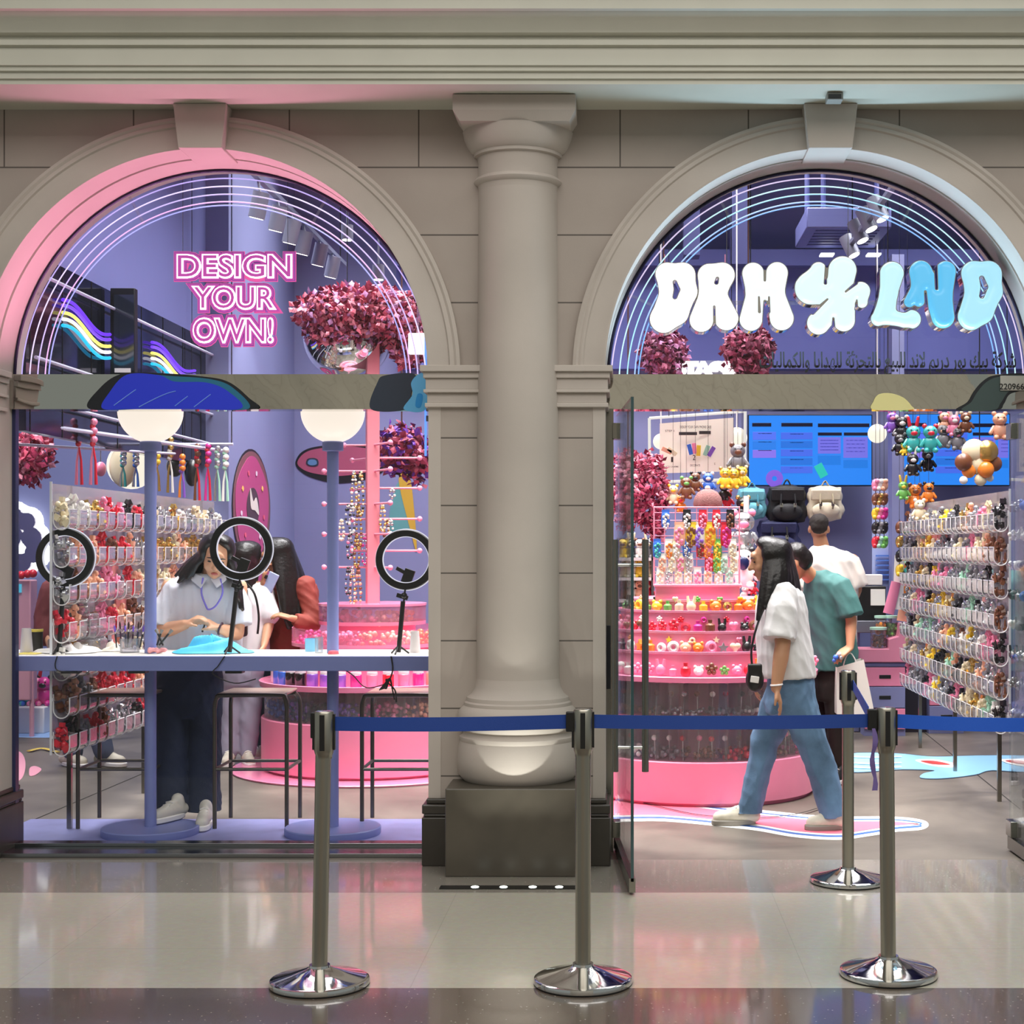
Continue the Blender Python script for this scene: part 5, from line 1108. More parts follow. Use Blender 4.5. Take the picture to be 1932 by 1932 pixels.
# glossy cream and black pouches shown behind the straps
for i, (px, py, w_, h, c) in enumerate(((232, 880, 42, 66, 'cream'), (207, 820, 14, 34, 'black'), (330, 880, 26, 34, 'black'), (362, 892, 22, 44, 'black'), (190, 885, 16, 24, 'pink'))):
    o = MB().sph(P(px, py, 10.9), (W(w_, 10.9) / 1.6, .05, W(h, 10.9) / 1.7), 16, 10).build('plush_pouch', cm(c)); pc_ = P(px, py, 10.9); MB().cyl(pc_, (pc_.x, pc_.y, 5.2), .003, n=6).build('cord', STEEL, o); tag(o, '%s rounded pouch hanging behind the phone straps, %s of five' % (c, nth(i)), 'pouch', 'pouches behind the straps')
wl = MB(); wl.sph(P(248, 878, 11.3), W(45, 11.3), 24, 14); wo = wl.build('globe_light', emis('warm_globe', '#fff6e2', 1.0)); MB().cyl(P(248, 860, 11.3), (X(248, 11.3), 11.3, 5.2), .006, n=6).build('cord', WHITE, wo); tag(wo, 'round white globe light glowing behind the hanging straps', 'lamp')
# dark mirrored fascia with neon waves over the charm wall
FAS = mat('dark_mirror', '#3a3d52', .08, .85)
fa = thing('mirror_fascia', 'dark mirrored fascia strip high over the counter-side charm wall', 'fascia', (-3.12, 9.6, 2.14))
MB().box(-3.16, -3.10, 7.95, 11.35, 2.14, 3.08).build('panel', FAS, fa, smooth=False)
for k in range(8): MB().box(-3.101, -3.097, 8.0 + .46 * k, 8.006 + .46 * k, 2.14, 3.08).build('joint', BLACK, fa, smooth=False)
for z in (2.30, 2.52, 2.96): MB().cyl((-3.05, 7.95, z), (-3.05, 11.35, z), .010, n=8).build('rail', mat('pale_rail', '#c9cbe2', .3), fa)
def wave(ya, yb, zs, label):
    t = thing('neon_wave', label, 'neon light', (-3.08, ya, 2.6), 'neon waves on the dark fascia')
    for z, c, s in zs:
        pts = [(-3.075, ya + (yb - ya) * q, z + .035 * math.sin(q * 6 + .6) - .06 * q) for q in np.linspace(0, 1, 30)]
        MB().tube(pts, .010, 7).build('tube', emis('wave_' + c, c, s), t)
W4 = ((2.87, '#6a35f0', 1.4), (2.84, '#7a48f4', 1.3), (2.80, '#f2e06a', 1.5), (2.765, '#f6f2ff', 1.5), (2.73, '#22b8e6', 1.4))
wave(8.40, 9.25, W4, 'neon wave of purple, yellow and cyan tubes near the window')
wave(9.98, 10.98, tuple((z - .02, c, s) for z, c, s in W4), 'neon wave of purple, yellow and cyan tubes below the neon sign')
dp = thing('hanging_screen', 'tall dark screen hanging before the mirrored fascia between neon waves', 'screen', P(235, 622, 9.2))
MB().box(X(211, 9.2), X(257, 9.2), 9.17, 9.23, Z(712, 9.2), Z(545, 9.2)).build('case', BLACK, dp, bevel=.004)
MB().box(X(215, 9.17), X(253, 9.17), 9.166, 9.171, Z(700, 9.17), Z(556, 9.17)).build('panel', mat('dark_screen', '#232a38', .1, coat=1), dp, smooth=False)
MB().box(X(217, 9.17), X(247, 9.17), 9.162, 9.168, Z(703, 9.17), Z(695, 9.17)).build('label_strip', WHITE, dp, smooth=False)

# ---------------------------------------------------------------- ceiling: spot tracks, air unit, beam
SPM = mat('spot_grey', '#8c8fa0', .4, .2)
def track(x, y0, y1, z, name, lab, heads, tilt):
    t = thing('light_track', lab, 'light track', (x, (y0 + y1) / 2, z))
    MB().box(x - .018, x + .018, y0, y1, z, z + .03).build('track', mat('track_grey', '#6f7288', .4), t, smooth=False)
    for y in (y0 + .2, y1 - .2): MB().cyl((x, y, z + .03), (x, y, 5.2), .005, n=6).build('rod', STEEL, t)
    for i, (px, py) in enumerate(heads):
        y = (x * F) / (px - CX) if abs(px - CX) > 1 else 10; z0 = Z(py, y)
        s = thing('spotlight', 'cylindrical ceiling spotlight on the %s, %s from the front' % (name, nth(i)), 'spotlight', (x, y, z0), 'spotlights on the ' + name)
        d = Vector((tilt[0], tilt[1], -1)).normalized(); top = Vector((x, y, z - .02)); a = Vector((x, y, z0)) - d * .11; b = Vector((x, y, z0)) + d * .055
        MB().tube([a, b], [.052, .052], 20).build('body', SPM, s); MB().tube([b, b + d * .004], [.043, .043], 16).build('lens', emis('spot_lens', '#fff6ea', 5.0), s)
        MB().cyl(a.lerp(b, .2), (x, y, z), .009, n=6).build('arm', SPM, s)
        if i % 2 == 0: spot('spot_beam', b + d * .02, b + d + Vector((tilt[0], tilt[1], 0)), 38, (1, .95, .88), 60, .6, .04)
track(-2.30, 9.0, 12.6, 3.84, 'window track', 'ceiling light track receding behind the neon sign', [(487, 395), (523, 420), (549, 444), (572, 465), (602, 487), (626, 510)], (-.25, .15))
track(1.72, 9.2, 11.85, 3.84, 'doorway track', 'ceiling light track receding behind the bubble letters', [(1659, 400), (1638, 420), (1622, 442), (1606, 470)], (.42, -.25))
for i, (px, py) in enumerate(((714, 515), (655, 440), (860, 515))):
    if px > 800: continue
    y = 11.5; s = thing('spotlight', 'lone ceiling spotlight above the blossom canopy, %s of two' % nth(i), 'spotlight', P(px, py, y), 'lone spotlights'); c = P(px, py, y)
    MB().cyl(c + Vector((0, 0, .06)), c - Vector((0, 0, .05)), .045, n=18).build('body', SPM, s); MB().cyl(c - Vector((0, 0, .05)), c - Vector((0, 0, .054)), .036, n=14).build('lens', emis('spot_lens', '#fff6ea', 5.0), s); MB().cyl(c + Vector((0, 0, .06)), (c.x, c.y, 5.2), .007, n=6).build('arm', SPM, s)
ac = thing('air_cassette', 'lavender ceiling air unit with louvred underside behind the bubble letters', 'air conditioner', P(1600, 440, 12.2))
ca, cb = P(1522, 425, 11.9), P(1682, 425, 11.9)
MB().box(ca.x, cb.x, 11.9, 12.7, Z(430, 11.9), Z(430, 11.9) + .16).build('case', mat('ac_paint', '#62679c', .5), ac, bevel=.01)
for k in range(6): MB().box(ca.x + .08, cb.x - .08, 11.98 + .11 * k, 12.03 + .11 * k, Z(430, 11.9) - .008, Z(430, 11.9) + .004).build('louvre', mat('ac_dark', '#4a4f86', .5), ac, smooth=False)
for x in (ca.x + .05, ca.x + .18, cb.x - .05): MB().cyl((x, 12.3, Z(430, 11.9) + .16), (x, 12.3, 5.2), .02, n=8).build('rod', mat('ac_paint', '#62679c', .5), ac)
for i, (px0, px1, y) in enumerate(((1290, 1302, 12.4), (1380, 1392, 12.8))):
    structure(MB().box(X(px0, y), X(px1, y) + .08, y, y + .2, 3.9, 5.2).build('trim_10', mat('dark_duct', '#3c3f70', .6)))
structure(MB().box(-2.9, 4.5, 8.6, 8.9, 4.62, 5.2).build('trim_11', CEIL))
# linear light strips under the beam
for i, px in enumerate((1560, 1648)):
    o = MB().obox(P(px, 481, 12.6), (.11, .12, .012)).build('ceiling_downlight', emis('downlight_glow', '#ffffff', 3)); tag(o, 'small bright ceiling downlight beside the doorway track, %s of two' % nth(i), 'downlight', 'doorway downlights')

# ---------------------------------------------------------------- back wall of the doorway side: sign, screens, bags
YB = 13.3
sg = thing('menu_board', 'cream menu board in a white frame hung over the pink grid', 'sign board', P(1314, 905, 11.6))
ys = 11.6; MBf = MB()
def qd(a, b, c, d, y, m, nm, par, t=.012):
    """board with a slight turn: four photo corners, near side deeper"""
    mb = MB(); pts = [P(*a, y), P(*b, y - .12), P(*c, y - .12), P(*d, y)]
    mb.add([tuple(p) for p in pts] + [(p.x, p.y + t, p.z) for p in pts], [(0, 1, 2, 3), (7, 6, 5, 4), (0, 4, 5, 1), (1, 5, 6, 2), (2, 6, 7, 3), (3, 7, 4, 0)]); return mb.build(nm, m, par, smooth=False)
CREAM = mat('cream_board', '#efe9d9', .5, emit='#efe6d2', es=.25)  # slight glow put into the board colour so it reads bright
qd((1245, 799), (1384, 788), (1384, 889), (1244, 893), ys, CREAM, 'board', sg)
fr_ = [(1225, 789), (1406, 776), (1405, 904), (1226, 910)]
for i in range(4):
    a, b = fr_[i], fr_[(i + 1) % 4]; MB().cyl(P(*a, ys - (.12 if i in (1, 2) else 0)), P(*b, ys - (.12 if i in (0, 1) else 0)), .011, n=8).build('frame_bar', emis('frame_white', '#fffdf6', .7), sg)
for px in (1262, 1380): MB().cyl(P(px, 785, ys - .05), (X(px, ys - .05), ys - .05, 5.2), .003, n=6).build('hanging_wire', STEEL, sg)
ink = mat('menu_ink', '#3b3634', .6)
for s, bx in (('DESIGN YOUR OWN PHONE CASE', (1283, 803, 1342, 808)), ('STEP 1', (1255, 811, 1272, 815)), ('STEP 3', (1357, 801, 1370, 805)), ('ADD CHARMS', (1256, 879, 1280, 882)), ('DECORATE', (1302, 876, 1321, 880)), ('DONE', (1348, 873, 1359, 877)), ('1', (1266, 862, 1270, 872)), ('1', (1350, 856, 1354, 867)), ('2', (1307, 858, 1312, 868))):
    for mbt in fit(s, bx, ys - .09, .001, ((0, 0),), font_off=.01): mbt.build('lettering', ink, sg, smooth=False)
for px, w_ in ((1298, 17), (1330, 11)): MB().obox(P(px, 818 - (px - 1298) * .06, ys - .088), (W(w_ * 2, ys), .004, W(6, ys))).build('text_pill', ink, sg, bevel=.006, smooth=False)
for px, py, c in ((1302, 848, 'blue'), (1310, 846, 'pink'), (1318, 850, 'yellow'), (1333, 850, 'mint'), (1342, 852, 'purple'), (1364, 850, 'pink'), (1258, 850, 'peach'), (1268, 852, 'cream')):
    MB().obox(P(px, py, ys - .09), (W(8, ys), .004, W(20, ys)), (0, (px - 1315) * .02, 0)).build('picture', mat('print_' + c, PAL[c], .6), sg, bevel=.006, smooth=False)
def screen(x0, y0, x1, y1, Y, label, rows):
    t = thing('menu_screen', label, 'screen', P((x0 + x1) / 2, y1, Y), 'blue menu screens')
    MB().box(X(x0 - 2, Y), X(x1 + 2, Y), Y, Y + .06, Z(y1 + 2, Y), Z(y0 - 2, Y)).build('case', BLACK, t, bevel=.004)
    MB().box(X((x0 + x1) / 2, Y) - .15, X((x0 + x1) / 2, Y) + .15, Y + .06, 13.6, Z((y0 + y1) / 2, Y) - .1, Z((y0 + y1) / 2, Y) + .1).build('wall_bracket', BLACK, t, smooth=False)
    MB().box(X(x0, Y), X(x1, Y), Y - .004, Y, Z(y1, Y), Z(y0, Y)).build('display', emis('screen_blue', '#2a86f2', .95), t, smooth=False)
    for a, b, c, d, col in rows:
        if a < x1: MB().obox((X(a, Y) + (X(min(c, x1 - 2), Y) - X(a, Y)) / 2, Y - .006, (Z(b, Y) + Z(d, Y)) / 2), (X(min(c, x1 - 2), Y) - X(a, Y), .003, Z(b, Y) - Z(d, Y))).build('menu_block', emis('screen_' + col, col, .8), t, bevel=.003, smooth=False)
    return t
def menu(dx):
    r = [(1419, 798, 1455, 805, '#15152e'), (1474, 798, 1533, 805, '#15152e'), (1543, 799, 1640, 806, '#15152e'), (1543, 816, 1588, 822, '#15152e'), (1592, 816, 1638, 822, '#15152e')]
    for i, c in enumerate(('#5a7cff', '#2f86f4', '#8f7cf6')): r += [(1420, 815 + 17 * i, 1464, 830 + 17 * i, c), (1430, 817 + 16 * i, 1456, 819 + 16 * i, '#15152e')]
    for i in range(5): r += [(1473, 816 + 16 * i, 1533, 829 + 16 * i, ('#4d74f6', '#2b7ae8')[i % 2]), (1490, 818 + 16 * i, 1516, 820 + 16 * i, '#15152e')]
    r += [(1543, 825, 1586, 856, '#7d7af0'), (1591, 825, 1637, 864, '#7d7af0'), (1543, 859, 1586, 877, '#2383ee'), (1591, 867, 1637, 883, '#2383ee')]
    for i in range(4): r += [(1547, 830 + 6 * i, 1582, 832 + 6 * i, '#3b3ba8'), (1596, 830 + 7 * i, 1632, 832 + 7 * i, '#3b3ba8')]
    return [(a + dx, b, c + dx, d, e) for a, b, c, d, e in r]
s1 = screen(1413, 784, 1644, 915, YB, 'wide blue menu screen above the black backpack', menu(0))
tag_ = fit('FREE\nPERSONALISE!', (1424, 878, 1452, 888), YB - .006, .001, ((0, 0),)) if False else None
dn = MB(); dn.lathe([(.022, -.008), (.05, -.012), (.075, 0), (.05, .012), (.022, .008), (.022, -.008)], (0, 0, 0), 24); dn.v = [(P(1461, 903, YB).x + v[0], YB - .012 + v[2] * .3, P(1461, 903, YB).z + v[1]) for v in dn.v]; dn.build('donut_picture', emis('screen_violet', '#8a64e8', .8), s1)
MB().obox(P(1549, 888, YB - .008), (.075, .004, .12), (0, -.5, 0)).build('phone_picture', emis('screen_mint', '#2fd0c0', .8), s1, bevel=.015, smooth=False)
s2 = screen(1700, 782, 1904, 915, YB, 'blue menu screen behind the hanging plush keyrings', menu(292))
st = thing('stage_sign', 'glowing white STAGE sign between two blossom clusters over the transom', 'neon sign', P(1330, 702, 11.0))
for mbt in fit('STAGE', (1276, 684, 1384, 706), 11.0, .02, ((.012, 0),), font_off=.03): mbt.build('letters', emis('stage_white', '#fff4fa', 2.2), st, smooth=False)
MB().box(X(1268, 11.03), X(1390, 11.03), 11.03, 11.04, Z(708, 11.03), Z(680, 11.03)).build('backing', ACRYL, st, smooth=False)
for px in (1254, 1368): MB().cyl(P(px, 702, 11.0), P(px, 480, 11.0), .0035, n=6).build('hanging_wire', mat('pink_wire', '#f5a0b4', .35), st)
# backpacks
def backpack(px, py, w_, h, m, label, dark):
    y = 13.2; c = P(px, py, y); hw, hh = W(w_, y) / 2, W(h, y) / 2
    t = thing('backpack', label, 'backpack', (c.x, y, c.z - hh), 'backpacks on the back wall')
    b = MB(); b.obox(c, (2 * hw * .8, .10, 2 * hh * .86)); b.sph((c.x, c.y, c.z - hh * .35), (hw, .09, hh * .65), 18, 12); b.sph((c.x, c.y, c.z + hh * .4), (hw * .92, .075, hh * .6), 18, 12)
    fuse(b, 'body', m, t, .012, 6, .0012, 18)
    p = MB(); p.sph((c.x, c.y - .075, c.z - hh * .38), (hw * .72, .045, hh * .45), 16, 10); fuse(p, 'front_pocket', m, t, .01, 3)
    f = MB(); f.obox((c.x, c.y - .085, c.z + hh * .45), (hw * 1.5, .03, hh * .6), (.15, 0, 0)); f.build('flap', m, t, bevel=.012)
    for s in (-1, 1):
        MB().tube(smooth_pts([(c.x + s * hw * .3, c.y - .12, c.z + hh * .5), (c.x + s * hw * .32, c.y - .135, c.z), (c.x + s * hw * .3, c.y - .12, c.z - hh * .3)]), .009, 6).build('strap', dark, t)
        MB().obox((c.x + s * hw * .3, c.y - .138, c.z - hh * .05), (.025, .008, .035)).build('buckle', CHROME, t, smooth=False)
    MB().tube(smooth_pts([(c.x - .03, c.y - .03, c.z + hh * .95), (c.x, c.y - .03, c.z + hh * 1.2), (c.x + .03, c.y - .03, c.z + hh * .95)]), .007, 6).build('top_handle', dark, t)
    MB().cyl((c.x, c.y - .05, c.z + hh * 1.16), (c.x, 13.6, c.z + hh * 1.16), .008, n=8).build('wall_hook', STEEL, t)
BLK = mat('black_canvas', '#17181b', .6, bump=.2, bscale=80)
backpack(1418, 950, 62, 64, mat('teal_canvas', '#74bccb', .7, bump=.2), 'pale teal backpack hanging below the menu board', mat('teal_strap', '#4a94a6', .7))
backpack(1484, 952, 84, 78, BLK, 'black backpack hanging below the blue menu screen', BLK)
backpack(1556, 950, 76, 70, mat('cream_canvas', '#e2d8bd', .7, bump=.2), 'cream backpack hanging above the man in the white T-shirt', mat('cream_strap', '#b9ad90', .7))
backpack(1468, 1012, 90, 70, mat('navy_canvas', '#2b3058', .7, bump=.2), 'dark navy backpack hanging below the black backpack', BLK)
# plush toys
def plush(name, loc, s, body, acc, label, group, ear='round', hang=False, face=True):
    t = thing(name, label, 'plush toy', loc, group); x, y, z = loc
    b = MB(); b.sph((x, y, z + .30 * s), (.24 * s, .2 * s, .28 * s), 14, 10); b.sph((x, y - .02 * s, z + .70 * s), (.25 * s, .22 * s, .22 * s), 14, 10)
    for q in (-1, 1):
        b.cap((x + q * .2 * s, y, z + .42 * s), .08 * s, (x + q * .32 * s, y - .06 * s, z + .24 * s), .07 * s, 8); b.cap((x + q * .12 * s, y - .05 * s, z + .10 * s), .1 * s, (x + q * .15 * s, y - .18 * s, z + .07 * s), .09 * s, 8)
    b.build('body', cm(body), t)
    for q in (-1, 1):
        e = MB()
        if ear == 'long': e.cap((x + q * .1 * s, y, z + .86 * s), .07 * s, (x + q * .17 * s, y, z + 1.2 * s), .05 * s, 8)
        else: e.sph((x + q * .19 * s, y, z + .9 * s), .09 * s, 8, 6)
        e.build('ear', cm(acc), t)
    if face:
        m_ = MB(); m_.sph((x, y - .2 * s, z + .65 * s), (.12 * s, .07 * s, .09 * s), 8, 6); m_.build('muzzle', cm(acc), t)
        for q in (-1, 1): MB().sph((x + q * .1 * s, y - .21 * s, z + .76 * s), .028 * s, 6, 5).build('eye', cm('black'), t)
    if hang: MB().tube([(x, y, z + .9 * s), (x, y, z + 1.5 * s if hang is True else hang)], .0016, 5).build('loop', STEEL, t)
    return t
hl = [('lilac', 1683, 800, .17, 'purple', 'pink'), ('black', 1701, 812, .20, 'black', 'white'), ('black', 1698, 842, .18, 'black', 'grey'), ('teal and coral', 1723, 832, .22, 'teal', 'red'), ('teal and coral', 1755, 832, .22, 'teal', 'red'), ('lilac', 1782, 800, .17, 'peach', 'pink'), ('pale pink', 1800, 806, .18, 'pink', 'white'), ('brown', 1822, 800, .17, 'brown', 'cream'), ('yellow', 1706, 850, .10, 'yellow', 'green'), ('black and white', 1722, 880, .18, 'black', 'white'), ('black and white', 1750, 872, .18, 'black', 'grey'), ('orange', 1726, 940, .20, 'orange', 'brown'), ('lime', 1704, 928, .15, 'green', 'yellow'), ('orange and black', 1752, 932, .16, 'orange', 'black'), ('cream', 1735, 965, .17, 'cream', 'white'), ('grey', 1780, 826, .2, 'grey', 'black'), ('grey', 1806, 830, .2, 'grey', 'black'), ('peach', 1886, 808, .22, 'peach', 'peach')]
for i, (nm, px, py, s, c1, c2) in enumerate(hl):
    y = 11.6 - .03 * (i % 5); plush('plush_keyring', (X(px, y), y, Z(py, y) - .4 * s), s, c1, c2, '%s plush keyring before the second screen, %s of the bunch' % (nm, nth(i)), 'plush keyrings before the second screen', 'long' if i % 3 == 0 else 'round', Z(760, y))
kb_ = thing('plush_bundle', 'gold bundle of toy bees hanging before the second screen', 'plush bundle', P(1847, 920, 10.8))
for i, (px, py, r, c) in enumerate(((1838, 852, 24, 'cream'), (1862, 852, 22, 'gold'), (1818, 872, 17, 'brown'), (1876, 875, 15, 'brown'), (1828, 888, 14, 'orange'), (1860, 886, 16, 'orange'), (1845, 876, 20, 'cream'), (1850, 905, 12, 'cream'), (1818, 906, 8, 'white'), (1868, 902, 7, 'white'))):
    MB().sph(P(px, py, 10.8 - .02 * (i % 3)), (W(r, 10.8), W(r, 10.8) * .7, W(r, 10.8)), 12, 9).build('ball', cm(c), kb_)
MB().cyl(P(1848, 850, 10.8), (X(1848, 10.8), 10.8, 5.2), .004, n=6).build('cord', BLACK, kb_)
# packets in long strips
for i, (px, py, n_, cs) in enumerate(((1652, 905, 2, ('pink', 'brown', 'yellow', 'black', 'red')), (1668, 905, 2, ('peach', 'brown', 'magenta', 'black', 'green')), (1660, 905, 2, ('white', 'gold', 'pink', 'grey', 'mint')), (1697, 985, 2, ('brown', 'gold', 'black', 'yellow')), (1712, 990, 2, ('green', 'grey', 'mint', 'teal')))):
    y = 12.4; t = thing('keychain_strip', 'hanging strip of small keychains beside the second screen, %s of five' % nth(i), 'keychain strip', P(px, py + 130, y), 'keychain strips')
    for k, c in enumerate(cs):
        q = P(px, py + 10 + 27 * k, y); m_ = MB(); m_.sph(q, (.035, .03, .05), 9, 7); m_.sph(q + Vector((.01, -.02, .03)), .022, 7, 5); m_.sph(q + Vector((-.012, -.02, -.03)), .02, 7, 5); m_.build('keychain', cm(c), t)
    MB().cyl((X(px, y), y, 5.2), P(px, py - 5, y), .002, n=6).build('cord', STEEL, t); MB().cyl(P(px, py - 5, y), P(px, py + 27 * len(cs) - 10, y), .004, n=6).build('hook_rail', STEEL, t)
cl = thing('lavender_column', 'slim lavender post beside the second screen', 'post', (X(1690, 12.9), 12.9, 0)); MB().box(X(1683, 12.9), X(1706, 12.9), 12.9, 13.1, 0, 4.0).build('shaft', LAV, cl)
sh = thing('peg_display', 'pale blue wire grid panel behind the keychain strips', 'grid panel', P(1668, 1100, 13.0))
MB().box(X(1645, 13.1), X(1682, 13.1), 13.08, 13.1, Z(1105, 13.1), Z(905, 13.1)).build('board', mat('pale_blue_board', '#b8c6ee', .5), sh, smooth=False)
for k in range(6): MB().box(X(1652, 13.07), X(1680, 13.07), 13.05, 13.07, Z(1050 + 9 * k, 13.07), Z(1047 + 9 * k, 13.07)).build('peg', mat('peg_blue', '#5f86d6', .4), sh, smooth=False)
# lamps seen between screens
for i, (px, py, r) in enumerate(((1655, 818, 18), (1390, 826, 20), (1247, 833, 15))):
    o = MB().sph(P(px, py, 12.7), W(r, 12.7), 24, 14).build('globe_light', emis('warm_globe', '#fff6e2', 1.0)); cw = MB().cyl((o.location.x, 12.7, o.location.z + W(2 * r, 12.7)), (o.location.x, 12.7, 5.2), .006, n=6); cw.build('cord', WHITE, o); tag(o, ('white globe light beside the blue menu screen', 'white globe light behind the far corner of the menu board', 'white globe light behind the near corner of the menu board')[i], 'lamp')
# hanging toys and fruit charms between the kiosk and the screens
for i, (nm, px, py, s, c1, c2) in enumerate((('yellow', 1368, 905, .16, 'yellow', 'gold'), ('yellow', 1384, 906, .16, 'yellow', 'gold'), ('yellow', 1400, 902, .16, 'yellow', 'cream'), ('lavender', 1336, 914, .16, 'blue', 'white'), ('brown', 1295, 924, .17, 'brown', 'green'), ('cream', 1270, 936, .15, 'cream', 'yellow'), ('dark brown', 1312, 912, .15, 'brown', 'black'), ('red', 1372, 944, .14, 'red', 'orange'), ('black and gold', 1402, 965, .2, 'black', 'gold'), ('orange', 1284, 953, .13, 'orange', 'red'), ('dark', 1366, 930, .14, 'black', 'grey'), ('grey', 1392, 868, .22, 'grey', 'brown'))):
    y = 11.0 + .04 * (i % 4); plush('hanging_plush', (X(px, y), y, Z(py, y) - .4 * s), s, c1, c2, '%s hanging plush below the cream menu board, %s of the bunch' % (nm, nth(i)), 'plush below the menu board', 'round', Z(770, y))
plush('plush_toy', (X(1402, 10.3), 10.3, Z(1046, 10.3)), .31, 'silver', 'pink', 'big pale blue and pink plush beside the pink grid', None, 'round')
plush('plush_toy', (X(1403, 10.2), 10.2, Z(1110, 10.2)), .28, 'white', 'black', 'white plush with a dark round belly beside the pink grid', None, 'round')
MB_b = MB().sph((X(1403, 10.1), 10.13, Z(1063, 10.1)), (W(11, 10.1), .02, W(13, 10.1)), 14, 9); tag(MB_b.build('badge', mat('navy_badge', '#121c4a', .3)), 'round navy badge on the white plush beside the grid', 'badge')
rk = thing('toy_stand', 'white stand of hanging black and white toys behind the pink grid', 'stand', (X(1408, 10.8), 10.8, 0)); MB().cyl((X(1408, 10.8), 10.8, 0), (X(1408, 10.8), 10.8, 1.9), .02, n=12).build('pole', WHITE, rk); MB().cyl((X(1408, 10.8), 10.8, 0), (X(1408, 10.8), 10.8, .03), .2, n=24).build('base', WHITE, rk)
for i in range(10):
    px, py = 1400 + (i * 7) % 22, 1095 + i * 9; c1 = ('white', 'black', 'cream', 'red', 'white', 'pink', 'black', 'white', 'brown', 'cream')[i]
    plush('plush_keyring', (X(px, 10.35), 10.35, Z(py, 10.35)), .1, c1, 'black' if i % 2 else 'white', '%s small plush hanging on the white stand beside the grid, %s from the top' % (c1, nth(i)), 'plush on the white stand', 'round', True)
# toy shelves glimpsed behind the open glass door
ts = thing('toy_shelf', 'dark wall shelf of small figures behind the open glass door', 'shelf', (X(1195, 12.2), 12.2, .9))
for z in (Z(1133, 12.2), Z(1092, 12.2), Z(1055, 12.2)): MB().box(X(1168, 12.2), X(1232, 12.2), 12.1, 12.45, z - .012, z + .012).build('shelf_board', WHITE, ts, smooth=False)
MB().box(X(1164, 12.46), X(1234, 12.46), 12.45, 12.48, .0, Z(1015, 12.46)).build('back', mat('shelf_back', '#3c4070', .6), ts, smooth=False)
for px in (1166, 1231): MB().box(X(px, 12.2) - .01, X(px, 12.2) + .01, 12.1, 12.45, 0, Z(1015, 12.2)).build('side', mat('shelf_grey', '#4d4c4a', .5), ts, smooth=False)
for ri, py in enumerate((1055, 1092, 1133)):
    for k in range(4):
        c1 = (('yellow', 'black', 'white', 'grey'), ('cream', 'white', 'yellow', 'cream'), ('brown', 'white', 'peach', 'red'))[ri][k]
        plush('toy_figure', (X(1175 + 16 * k, 12.2), 12.2, Z(py, 12.2) + .012), .16, c1, 'cream' if k % 2 else 'brown', '%s toy figure on the %s shelf behind the glass door, %s along' % (c1, ('top', 'middle', 'lower')[ri], nth(k)), 'toy figures behind the door', 'long' if k % 2 else 'round')

# ---------------------------------------------------------------- cash counter, drawers and pink stepped stand
yc = 12.7
ck = thing('cash_counter', 'lavender cash counter behind the boy in the teal T-shirt', 'counter', (X(1600, yc), 13.0, 0))
MB().box(X(1545, yc), X(1626, yc), yc + .10, 13.25, 0, Z(1188, yc)).build('body', LAV, ck, bevel=.01)
MB().box(X(1540, yc), X(1680, yc), yc + .06, 13.25, Z(1172, yc) - .10, Z(1172, yc)).build('glass_top', mat('counter_grey', '#70737e', .3), ck, bevel=.006)
ps = thing('pink_step_stand', 'pink L-shaped stand holding clear candy tubs on the drawer unit', 'stand', (X(1668, yc), yc, Z(1250, yc)))
stp = [(1617, 1249), (1720, 1249), (1720, 1176), (1696, 1176), (1693, 1200), (1674, 1205), (1674, 1223), (1617, 1223)]
sm_ = MB(); sm_.prism([(X(a, 12.55), Z(b, 12.55)) for a, b in stp], lambda u, v, d: (u, 12.5 + d, v), .24); sm_.build('body', mat('stand_pink', '#dd8aa2', .4), ps, bevel=.008, smooth=False)
for i, (px, py, w_, h, c, lab) in enumerate(((1657, 1222, 30, 34, 'brown', 'clear tub of dark pink sweets on the lower step of the pink stand'), (1662, 1200, 22, 34, 'orange', 'clear tub of orange sweets at the back of the pink stand'), (1682, 1202, 24, 36, 'green', 'clear tub of green sweets on the upper step of the pink stand'))):
    y = 12.57 if i == 0 else 12.66; x = X(px, y); zb = Z(py, y); t = thing('candy_tub', lab, 'tub', (x, y, zb), 'candy tubs on the pink stand'); r = W(w_, y) / 2; hh = W(h, y)
    MB().lathe([(0, zb), (r, zb), (r, zb + hh), (r - .004, zb + hh)], (x, y, 0), 20).build('tub', ACRYL, t); MB().lathe([(0, zb + hh), (r + .006, zb + hh), (r + .006, zb + hh + .02), (0, zb + hh + .022)], (x, y, 0), 20).build('lid', mat('mint_lid', '#bfe8cf', .4), t)
    b = MB()
    for k in range(34): a = R.uniform(0, 6.28); q = r * .85 * R.random() ** .5; b.sph((x + q * math.cos(a), y + q * math.sin(a), zb + .015 + R.random() * hh * .6), .016, 6, 5)
    b.build('sweets', cm(c), t)['kind'] = 'stuff'
def drawers(px0, px1, y, tops, label):
    t = thing('drawer_unit', label, 'drawer unit', (X((px0 + px1) / 2, y), y, 0), 'pink and lavender drawer units')
    MB().box(X(px0, y), X(px1, y), y, y + .19, 0, Z(tops[0], y)).build('carcass', LAV, t, smooth=False)
    for i, (a, b, m) in enumerate(zip(tops[:-1], tops[1:], (LAV, PINK, LAV, PINK))):
        o = MB().box(X(px0, y) + .004, X(px1, y) - .004, y - .02, y, Z(b, y) + .003, Z(a, y) - .003).build('drawer', m, t, bevel=.004)
        if b - a > 20: MB().obox((X((px0 + px1) / 2, y), y - .021, Z((a + b) / 2, y)), (W(22, y), .006, W(7, y))).build('handle_slot', BLACK, o, bevel=.008)
drawers(1630, 1708, 12.55, (1250, 1258, 1295, 1336, 1376), 'drawer unit with black slots under the pink stepped stand')
drawers(1752, 1818, 12.72, (1265, 1290, 1331, 1372), 'low drawer unit showing through the doorway charm wall')
